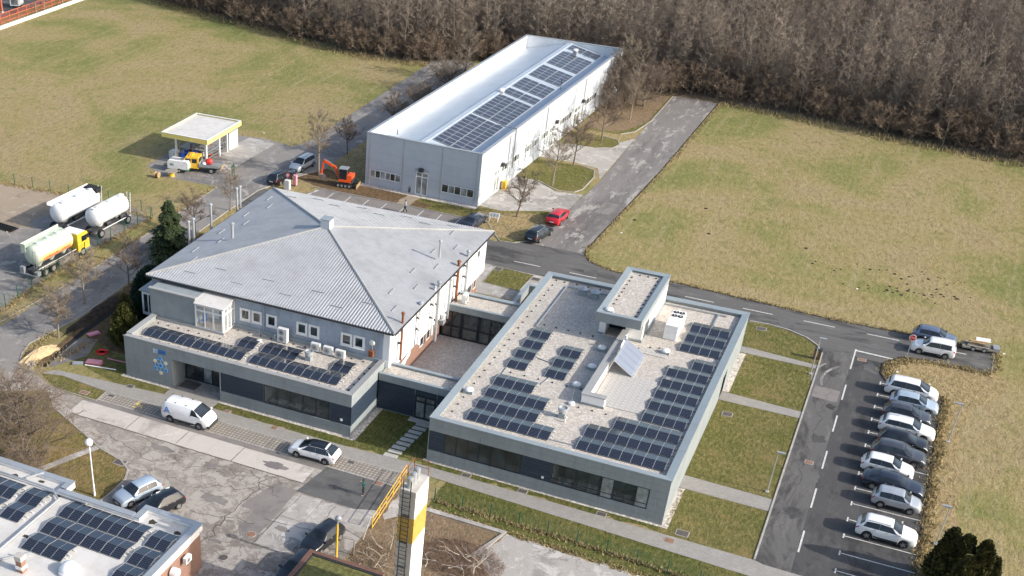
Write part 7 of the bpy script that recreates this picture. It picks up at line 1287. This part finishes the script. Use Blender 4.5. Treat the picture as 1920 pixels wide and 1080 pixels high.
tufts([(-17.4, -6.6), (-5, -6.9), (8, -7.2)], 700, .2, .2); tufts([(-17.4, -5.4), (-2, -5.6), (9, -6.2)], 700, .15, .3); tufts([(-71.0, 4), (-71.6, 15), (-71.5, 25), (-70.8, 34)], 700, .3, .3); tufts([(-70.7, 34.2), (-85.7, 35.4), (-110, 34)], 900, .3, .3); tufts([(-69.4, 4), (-68.8, 16), (-68.9, 31), (-69.3, 47)], 500, .25)
tufts([(7.1, 36), (7.1, 34)], 60, .1, .12); tufts([(.4, .2), (.4, 5.8)], 100, .1, .12); tufts([(-27, 50.5), (-26.6, 53), (-26.8, 59)], 200, .2); tufts([(-58.4, 4.5), (-59, 1), (-60.5, -2.5), (-63, 0), (-63.2, 4)], 500, .4, .25); tufts([(-134, 130), (-118, 124.5), (-100, 119), (-86, 114), (-74, 112), (-66, 112.5)], 1500, 1.0, .6); tufts([(-18, 114.4), (-6, 112.6), (9, 108.8), (24, 106.4), (60, 102.5)], 1500, .8, .6)
tag(m.build('dry_tufts', 'straw_tuft'), 'dry straw tufts along the kerbs and field edges', 'grass', None, 'stuff')
# ---------------------------------------------------------------- trees
def grow(seed, H, spread, n1, n2, n3, trunk_r, first=.3, droop=0., up=.55, twig_r=.012, n4=0, fork=False):
    """returns (trunk and limbs, twigs) as two shape collections"""
    r = random.Random(seed); tr, tw = MB(), MB()
    def seg(mb, p, d, L, r0, r1, k, n, jit):
        pts = [(p, r0)]; q = p
        for i in range(k):
            d = (d + Vector((r.gauss(0, jit), r.gauss(0, jit), r.gauss(0, jit) - droop * .1))).normalized(); q = q + d * (L / k); pts.append((q, r0 + (r1 - r0) * (i + 1) / k))
        for (a, ra), (b, rb) in zip(pts, pts[1:]): mb.cyl(a, b, ra, rb, n, False)
        return pts, d
    stems = [(Vector((0, 0, -.05)), Vector((r.gauss(0, .04), r.gauss(0, .04), 1)).normalized(), H * .82, trunk_r)]
    if fork: stems += [(Vector((0, 0, .1)), Vector((.25, .12, 1)).normalized(), H * .75, trunk_r * .75), (Vector((0, 0, .1)), Vector((-.2, -.2, 1)).normalized(), H * .7, trunk_r * .65)]
    for p, d, L, r0 in stems:
        pts, dd = seg(tr, p, d, L, r0, r0 * .22, 7, 7, .05)
        for i in range(n1):
            f = first + (1 - first) * (i + r.random() * .6) / n1; k = min(int(f * 7), 6); a, ra = pts[k]; b, rb = pts[k + 1]; o = a.lerp(b, f * 7 - k); az = i * 2.4 + r.uniform(-.5, .5)
            d1 = Vector((math.cos(az), math.sin(az), up + r.uniform(-.2, .35))).normalized(); L1 = spread * (1.1 - .62 * f) * r.uniform(.75, 1.2); rr = max(.018, ra * .5)
            p1, _ = seg(tr, o, d1, L1, rr, rr * .35, 4, 5, .13)
            for j in range(n2):
                g = .25 + .75 * (j + r.random()) / n2; kk = min(int(g * 4), 3); o2 = p1[kk][0].lerp(p1[kk + 1][0], g * 4 - kk); d2 = ((p1[kk + 1][0] - p1[kk][0]).normalized() + Vector((r.gauss(0, .6), r.gauss(0, .6), r.gauss(.25, .4) - droop))).normalized(); L2 = L1 * r.uniform(.28, .5)
                p2, _ = seg(tw, o2, d2, L2, max(twig_r * 1.5, rr * .3), twig_r * .8, 3, 4, .2)
                for m in range(n3):
                    h = (m + r.random()) / n3; kk2 = min(int(h * 3), 2); o3 = p2[kk2][0].lerp(p2[kk2 + 1][0], h * 3 - kk2); d3 = ((p2[kk2 + 1][0] - p2[kk2][0]).normalized() + Vector((r.gauss(0, .7), r.gauss(0, .7), r.gauss(.2, .4) - droop * 1.4))).normalized(); L3 = L2 * r.uniform(.35, .75)
                    p3, _ = seg(tw, o3, d3, L3, twig_r, twig_r * .4, 2, 3, .25)
                    for q in range(n4):
                        o4 = p3[1][0]; d4 = (d3 + Vector((r.gauss(0, .8), r.gauss(0, .8), r.gauss(.1, .5) - droop))).normalized(); seg(tw, o4, d4, L3 * .6, twig_r * .7, twig_r * .3, 1, 3, .2)
    return tr, tw
TREES = {}
def tree_kind(key, bark, twig, *a, **k):
    tr, tw = grow(*a, **k); TREES[key] = (tr.mesh('trunk', bark, 60), tw.mesh('crown', twig))
tree_kind('young', 'bark', 'twig', 3, 6.4, 2.3, 16, 9, 7, .10, .28, 0., .75, .014, 2); tree_kind('young2', 'bark', 'twig', 8, 6.8, 2.6, 16, 9, 7, .12, .25, 0., .55, .014, 2); tree_kind('tall', 'bark_pale', 'twig_pale', 12, 10.0, 2.9, 17, 9, 7, .15, .30, 0., .85, .014, 2); tree_kind('round', 'bark_pale', 'twig_pale', 21, 5.6, 2.6, 16, 10, 7, .12, .32, 0., .6, .013, 2)
tree_kind('thicket', 'bark', 'twig', 31, 6.0, 4.8, 13, 7, 4, .18, .10, .30, .75, .017, 2, fork=True)
def tree(key, x, y, label, s=1., rz=0., z=0., group='bare trees', name='bare_tree', cat='tree'):
    t = thing(name, label, cat, (x, y, z), rz, group); t.scale = (s, s, s); tr, tw = TREES[key]; link('trunk', tr, t); link('crown', tw, t); return t
tree('round', -62.03, 3.3, 'bare round tree at the rounded kerb beside the sand heap', 1.0); tree('round', -64.2, 10.9, 'pale bare tree on the west road verge opposite the lorry bumper', 1.1, 2.); tree('young2', -62.2, 16.4, 'bare tree beside the soil mound before the laurel bush', .95, 1.); tree('young2', -63.4, 32.4, 'bare tree behind the spruce by the west road', .95, 4.); tree('tall', -63.5, 41.0, 'taller bare tree before the fuel slab corner', .62, 2.2)
tree('tall', -59.1, 57.1, 'tall forked bare tree between the silver people carrier and digger', .98, 1.2); tree('young', -59.3, 66.4, 'slim bare tree on the dark lane beside the hall', .95, 3.); tree('young2', -31.2, 55.95, 'bare spreading tree in front of the hall corner', 1.02, 5.); tree('tall', -30.5, 68.3, 'tall slim bare tree on the near kerbed lawn by the hall', .88, 2.); tree('young', -30.2, 76.8, 'bare tree at the far rim of the near kerbed lawn', 1.25, 3.3); tree('young2', -29.6, 88.7, 'spreading bare tree on the small round lawn lobe', 1.15, .7); tree('tall', -28.5, 100.1, 'bare tree on the leaf-strewn lawn behind the round lobe', .85, 4.); tree('young', -31.0, 107, 'bare tree near the far hall corner', 1.3, 1.)
for i, (x, y, k_, s) in enumerate(((-57.4, 78, 'young', 1.0), (-57.6, 88, 'thicket', .75), (-56.8, 99, 'thicket', .95), (-57.5, 107, 'tall', 1.0))): tree(k_, x, y, ['slim bare tree in the shade of the long hall', 'low bushy bare tree by the shaded lane', 'bushy bare tree on the shaded hall side near the wood', 'tall bare tree where the lane meets the wood'][i], s, i)
tree('thicket', -50.9, -16.6, 'big spreading bare thicket tree overhanging the near roof', 1.02, .4); tree('thicket', -55.4, -11.5, 'bare thicket tree behind the big one at the yard entrance', .85, 2.4); tree('thicket', -48.2, -19.6, 'lower bare thicket tree close to the near roof coping', .62, 4.)
for x, y, lb in ((-145.42, 108.66) + ('dark bare tree at the far white wall',), (-145.50, 111.46) + ('second dark bare tree at the far white wall',), (-144.97, 116.60) + ('third bare tree at the far white wall',)): tree('tall', x, y, lb, 1.0, x)
for i in range(10):
    q_ = random.Random(i + 300); tree(q_.choice(('young2', 'tall', 'thicket', 'young')), q_.uniform(-34, -26.5), q_.uniform(104, 116), ['spreading', 'slim', 'leaning', 'pale'][i % 4] + ' bare tree in the copse between the hall end and the lane end', q_.uniform(.75, 1.1) , i, 0, 'copse at the lane end')
# evergreens: sprays of small faces through the volume of the crown
def conifer(seed, H, Rm, n, mat, droop=.35, dens=1.0, columnar=False, leafs=.2):
    r = random.Random(seed); fo, tr = MB(), MB(); tr.cyl((0, 0, -.05), (0, 0, H * .94), .04 * H * .5, .02, 7)
    for i in range(n):
        f = r.random() ** .8
        if columnar: z = H * (.03 + .95 * f); rad = Rm * min(1., (1 - f) ** .55 * 1.12) * min(1, .6 + f * 3)
        else: z = H * (.05 + .94 * f); rad = Rm * (1 - f) ** .85 * (.82 + .28 * math.sin(z * 5.2 + 1.3 * math.sin(z * 2))) + .05
        az = r.uniform(0, 2 * math.pi); lob = 1 + .20 * math.sin(az * 3 + seed + z * 1.7) + .16 * math.sin(az * 7 + z * 4) + r.gauss(0, .07); q = rad * lob * (r.uniform(.62, 1.0) if columnar else r.uniform(.35, 1.0) ** .7); o = Vector((math.cos(az), math.sin(az), 0)); p = o * q + Vector((0, 0, z - droop * q * .55))
        L = leafs * r.uniform(.6, 1.4); d = (o * (1.0 if not columnar else .35) + Vector((r.gauss(0, .35), r.gauss(0, .35), (-droop if not columnar else 1.0) + r.gauss(0, .2)))).normalized(); sd = d.cross(Vector((r.gauss(0, .4), r.gauss(0, .4), 1))).normalized() * L * .34
        fo.add([p - sd, p + sd, p + sd * .5 + d * L, p - sd * .5 + d * L], [(0, 1, 2, 3)])
    return tr.mesh('trunk', 'bark'), fo.mesh('foliage', mat)
def evergreen(name, label, x, y, meshes, s=(1, 1, 1), rz=0., cat='tree'):
    t = thing(name, label, cat, (x, y, 0), rz); t.scale = s; link('trunk', meshes[0], t); link('foliage', meshes[1], t); return t
evergreen('spruce_tree', 'dense dark green spruce beside the pyramid roof eaves', -62.3, 25.2, conifer(4, 7.0, 2.75, 14000, 'spruce_needles', .35, leafs=.30))
TH = conifer(9, 4.6, 1.35, 9000, 'thuja_leaf', 0, columnar=True, leafs=.2); evergreen('thuja_bush', 'broad thuja bush with golden tips at the annex corner', -55.0, 5.2, TH, (1.15, 1.15, 1.0)); evergreen('thuja_bush', 'darker thuja bush behind the golden one', -56.4, 7.3, conifer(13, 4.4, 1.2, 6000, 'thuja_dark', 0, columnar=True, leafs=.2))
LA = conifer(17, 4.6, 2.1, 9000, 'laurel_leaf', 0, columnar=True, leafs=.2); evergreen('laurel_bush', 'large glossy dark laurel bush against the left hall wall', -57.6, 13.8, LA, (1.0, 1.2, 1.0), cat='bush'); evergreen('laurel_bush', 'smaller dark laurel bush beside the white left bay', -56.3, 10.3, LA, (.75, .8, .75), 2., cat='bush')
CY = conifer(23, 4.2, .82, 6500, 'thuja_dark', 0, columnar=True, leafs=.24)
for i, (x, y, s, lb) in enumerate(((19.95, 2.75, 1.14, 'dark cypress bush directly behind the car-park kerb'), (20.95, 2.5, 1.12, 'second dark cypress bush in the row by the lamp'), (22.15, 2.35, 1.12, 'third dark cypress bush in the row'), (23.3, 3.4, .70, 'smallest cypress bush at the end of the row'), (21.2, .6, 1.0, 'cypress bush in front of the row'))): evergreen('cypress_bush', lb, x, y, CY, (s * 1.05, s * 1.05, s), i * 1.3, 'bush')
# ---------------------------------------------------------------- the wood: bare trunks and twigs
tree_kind('wood_a', 'bark_pale', 'twig_wood', 41, 13.5, 2.2, 15, 7, 5, .09, .22, 0., 1.15, .017, 2); tree_kind('wood_b', 'bark', 'twig_wood', 42, 12., 2.1, 15, 7, 5, .08, .18, 0., 1.1, .017, 2); tree_kind('wood_c', 'bark_pale', 'twig_wood', 43, 14., 1.9, 15, 7, 5, .08, .22, 0., 1.3, .017, 2); tree_kind('wood_d', 'bark', 'shrub_twig', 44, 5., 2.2, 14, 6, 5, .07, .08, .05, .9, .016, 2)
edge = [(-131, 131), (-118, 125.5), (-100, 120.5), (-86, 115.5), (-74, 113.5), (-66, 114), (-60, 120), (-48, 121), (-34, 122), (-26, 116.5), (-18, 117), (-6, 115), (9, 111.5), (24, 109), (60, 104), (110, 99)]
def edge_y(x):
    for (a, b), (c, d) in zip(edge, edge[1:]):
        if a <= x <= c: return b + (d - b) * (x - a) / (c - a)
    return 120
r8 = random.Random(77); pts = []
front = []
x = -130.
while x < 40:
    front.append((x + r8.uniform(-.8, .8), edge_y(min(max(x, -131), 110)) + r8.uniform(.5, 3.)));  x += r8.uniform(1.5, 2.5)
lbl = {'wood_a': 'tall pale-stemmed bare tree at the front edge of the wood', 'wood_b': 'dark-stemmed bare tree at the front edge of the wood', 'wood_c': 'slender upright bare tree at the front edge of the wood', 'wood_d': 'low bare brown bush at the front edge of the wood'}
SRC = {}
for i, (x, y) in enumerate(front):
    k_ = r8.choice(['wood_a', 'wood_b', 'wood_c', 'wood_d', 'wood_d']); t = tree(k_, x, y, lbl[k_], r8.uniform(.7, 1.05), r8.uniform(0, 6.28), 0, 'trees along the front edge of the wood: ' + {'wood_a': 'pale', 'wood_b': 'dark', 'wood_c': 'slender', 'wood_d': 'bushes'}[k_], 'wood_tree' if k_ != 'wood_d' else 'wood_bush', 'tree' if k_ != 'wood_d' else 'bush'); SRC.setdefault(k_, t)
# the mass behind them: one object, points carrying instances of the same four trees
wp_ = []
NW = 8200
for i in range(NW):
    x = r8.uniform(-131, 100); y0 = edge_y(x) + 2.5; y = y0 + (r8.random() ** 1.25) * 190
    wp_.append((x, y, 0))
for i in range(1600): 
    x = r8.uniform(-131, 60); wp_.append((x, edge_y(x) + r8.uniform(-1.5, 18), 0))
me = bpy.data.meshes.new('woodland'); me.from_pydata(wp_, [], []); n_ = len(wp_)
at_ = me.attributes.new('kind', 'INT', 'POINT'); at_.data.foreach_set('value', [3 if i >= NW else r8.choice((0, 0, 1, 1, 1, 2, 2, 3)) for i in range(n_)])
at_ = me.attributes.new('turn', 'FLOAT', 'POINT'); at_.data.foreach_set('value', [r8.uniform(0, 6.28) for i in range(n_)]); at_ = me.attributes.new('size', 'FLOAT', 'POINT'); at_.data.foreach_set('value', [r8.uniform(.62, 1.12) for i in range(n_)])
wd = link('woodland', me); tag(wd, 'leafless grey brown wood filling the far background', 'wood', None, 'stuff')
ng = bpy.data.node_groups.new('woodland', 'GeometryNodeTree'); ng.interface.new_socket('Geometry', in_out='INPUT', socket_type='NodeSocketGeometry'); ng.interface.new_socket('Geometry', in_out='OUTPUT', socket_type='NodeSocketGeometry')
gi, go, jn = ng.nodes.new('NodeGroupInput'), ng.nodes.new('NodeGroupOutput'), ng.nodes.new('GeometryNodeJoinGeometry'); ng.links.new(jn.outputs[0], go.inputs[0])
def attr(nm, ty):
    a = ng.nodes.new('GeometryNodeInputNamedAttribute'); a.data_type = ty; a.inputs[0].default_value = nm; return a.outputs[0]
for k, key in enumerate(('wood_a', 'wood_b', 'wood_c', 'wood_d')):
    cmp_ = ng.nodes.new('FunctionNodeCompare'); cmp_.data_type = 'INT'; cmp_.operation = 'EQUAL'; ng.links.new(attr('kind', 'INT'), cmp_.inputs[2]); cmp_.inputs[3].default_value = k
    for ch in SRC[key].children:
        ob = ng.nodes.new('GeometryNodeObjectInfo'); ob.transform_space = 'ORIGINAL'; ob.inputs[0].default_value = ch; ip = ng.nodes.new('GeometryNodeInstanceOnPoints'); ng.links.new(gi.outputs[0], ip.inputs['Points']); ng.links.new(cmp_.outputs[0], ip.inputs['Selection']); ng.links.new(ob.outputs['Geometry'], ip.inputs['Instance'])
        cx_ = ng.nodes.new('ShaderNodeCombineXYZ'); ng.links.new(attr('turn', 'FLOAT'), cx_.inputs[2]); ng.links.new(cx_.outputs[0], ip.inputs['Rotation']); ng.links.new(attr('size', 'FLOAT'), ip.inputs['Scale']); ng.links.new(ip.outputs[0], jn.inputs[0])
md = wd.modifiers.new('instances', 'NODES'); md.node_group = ng
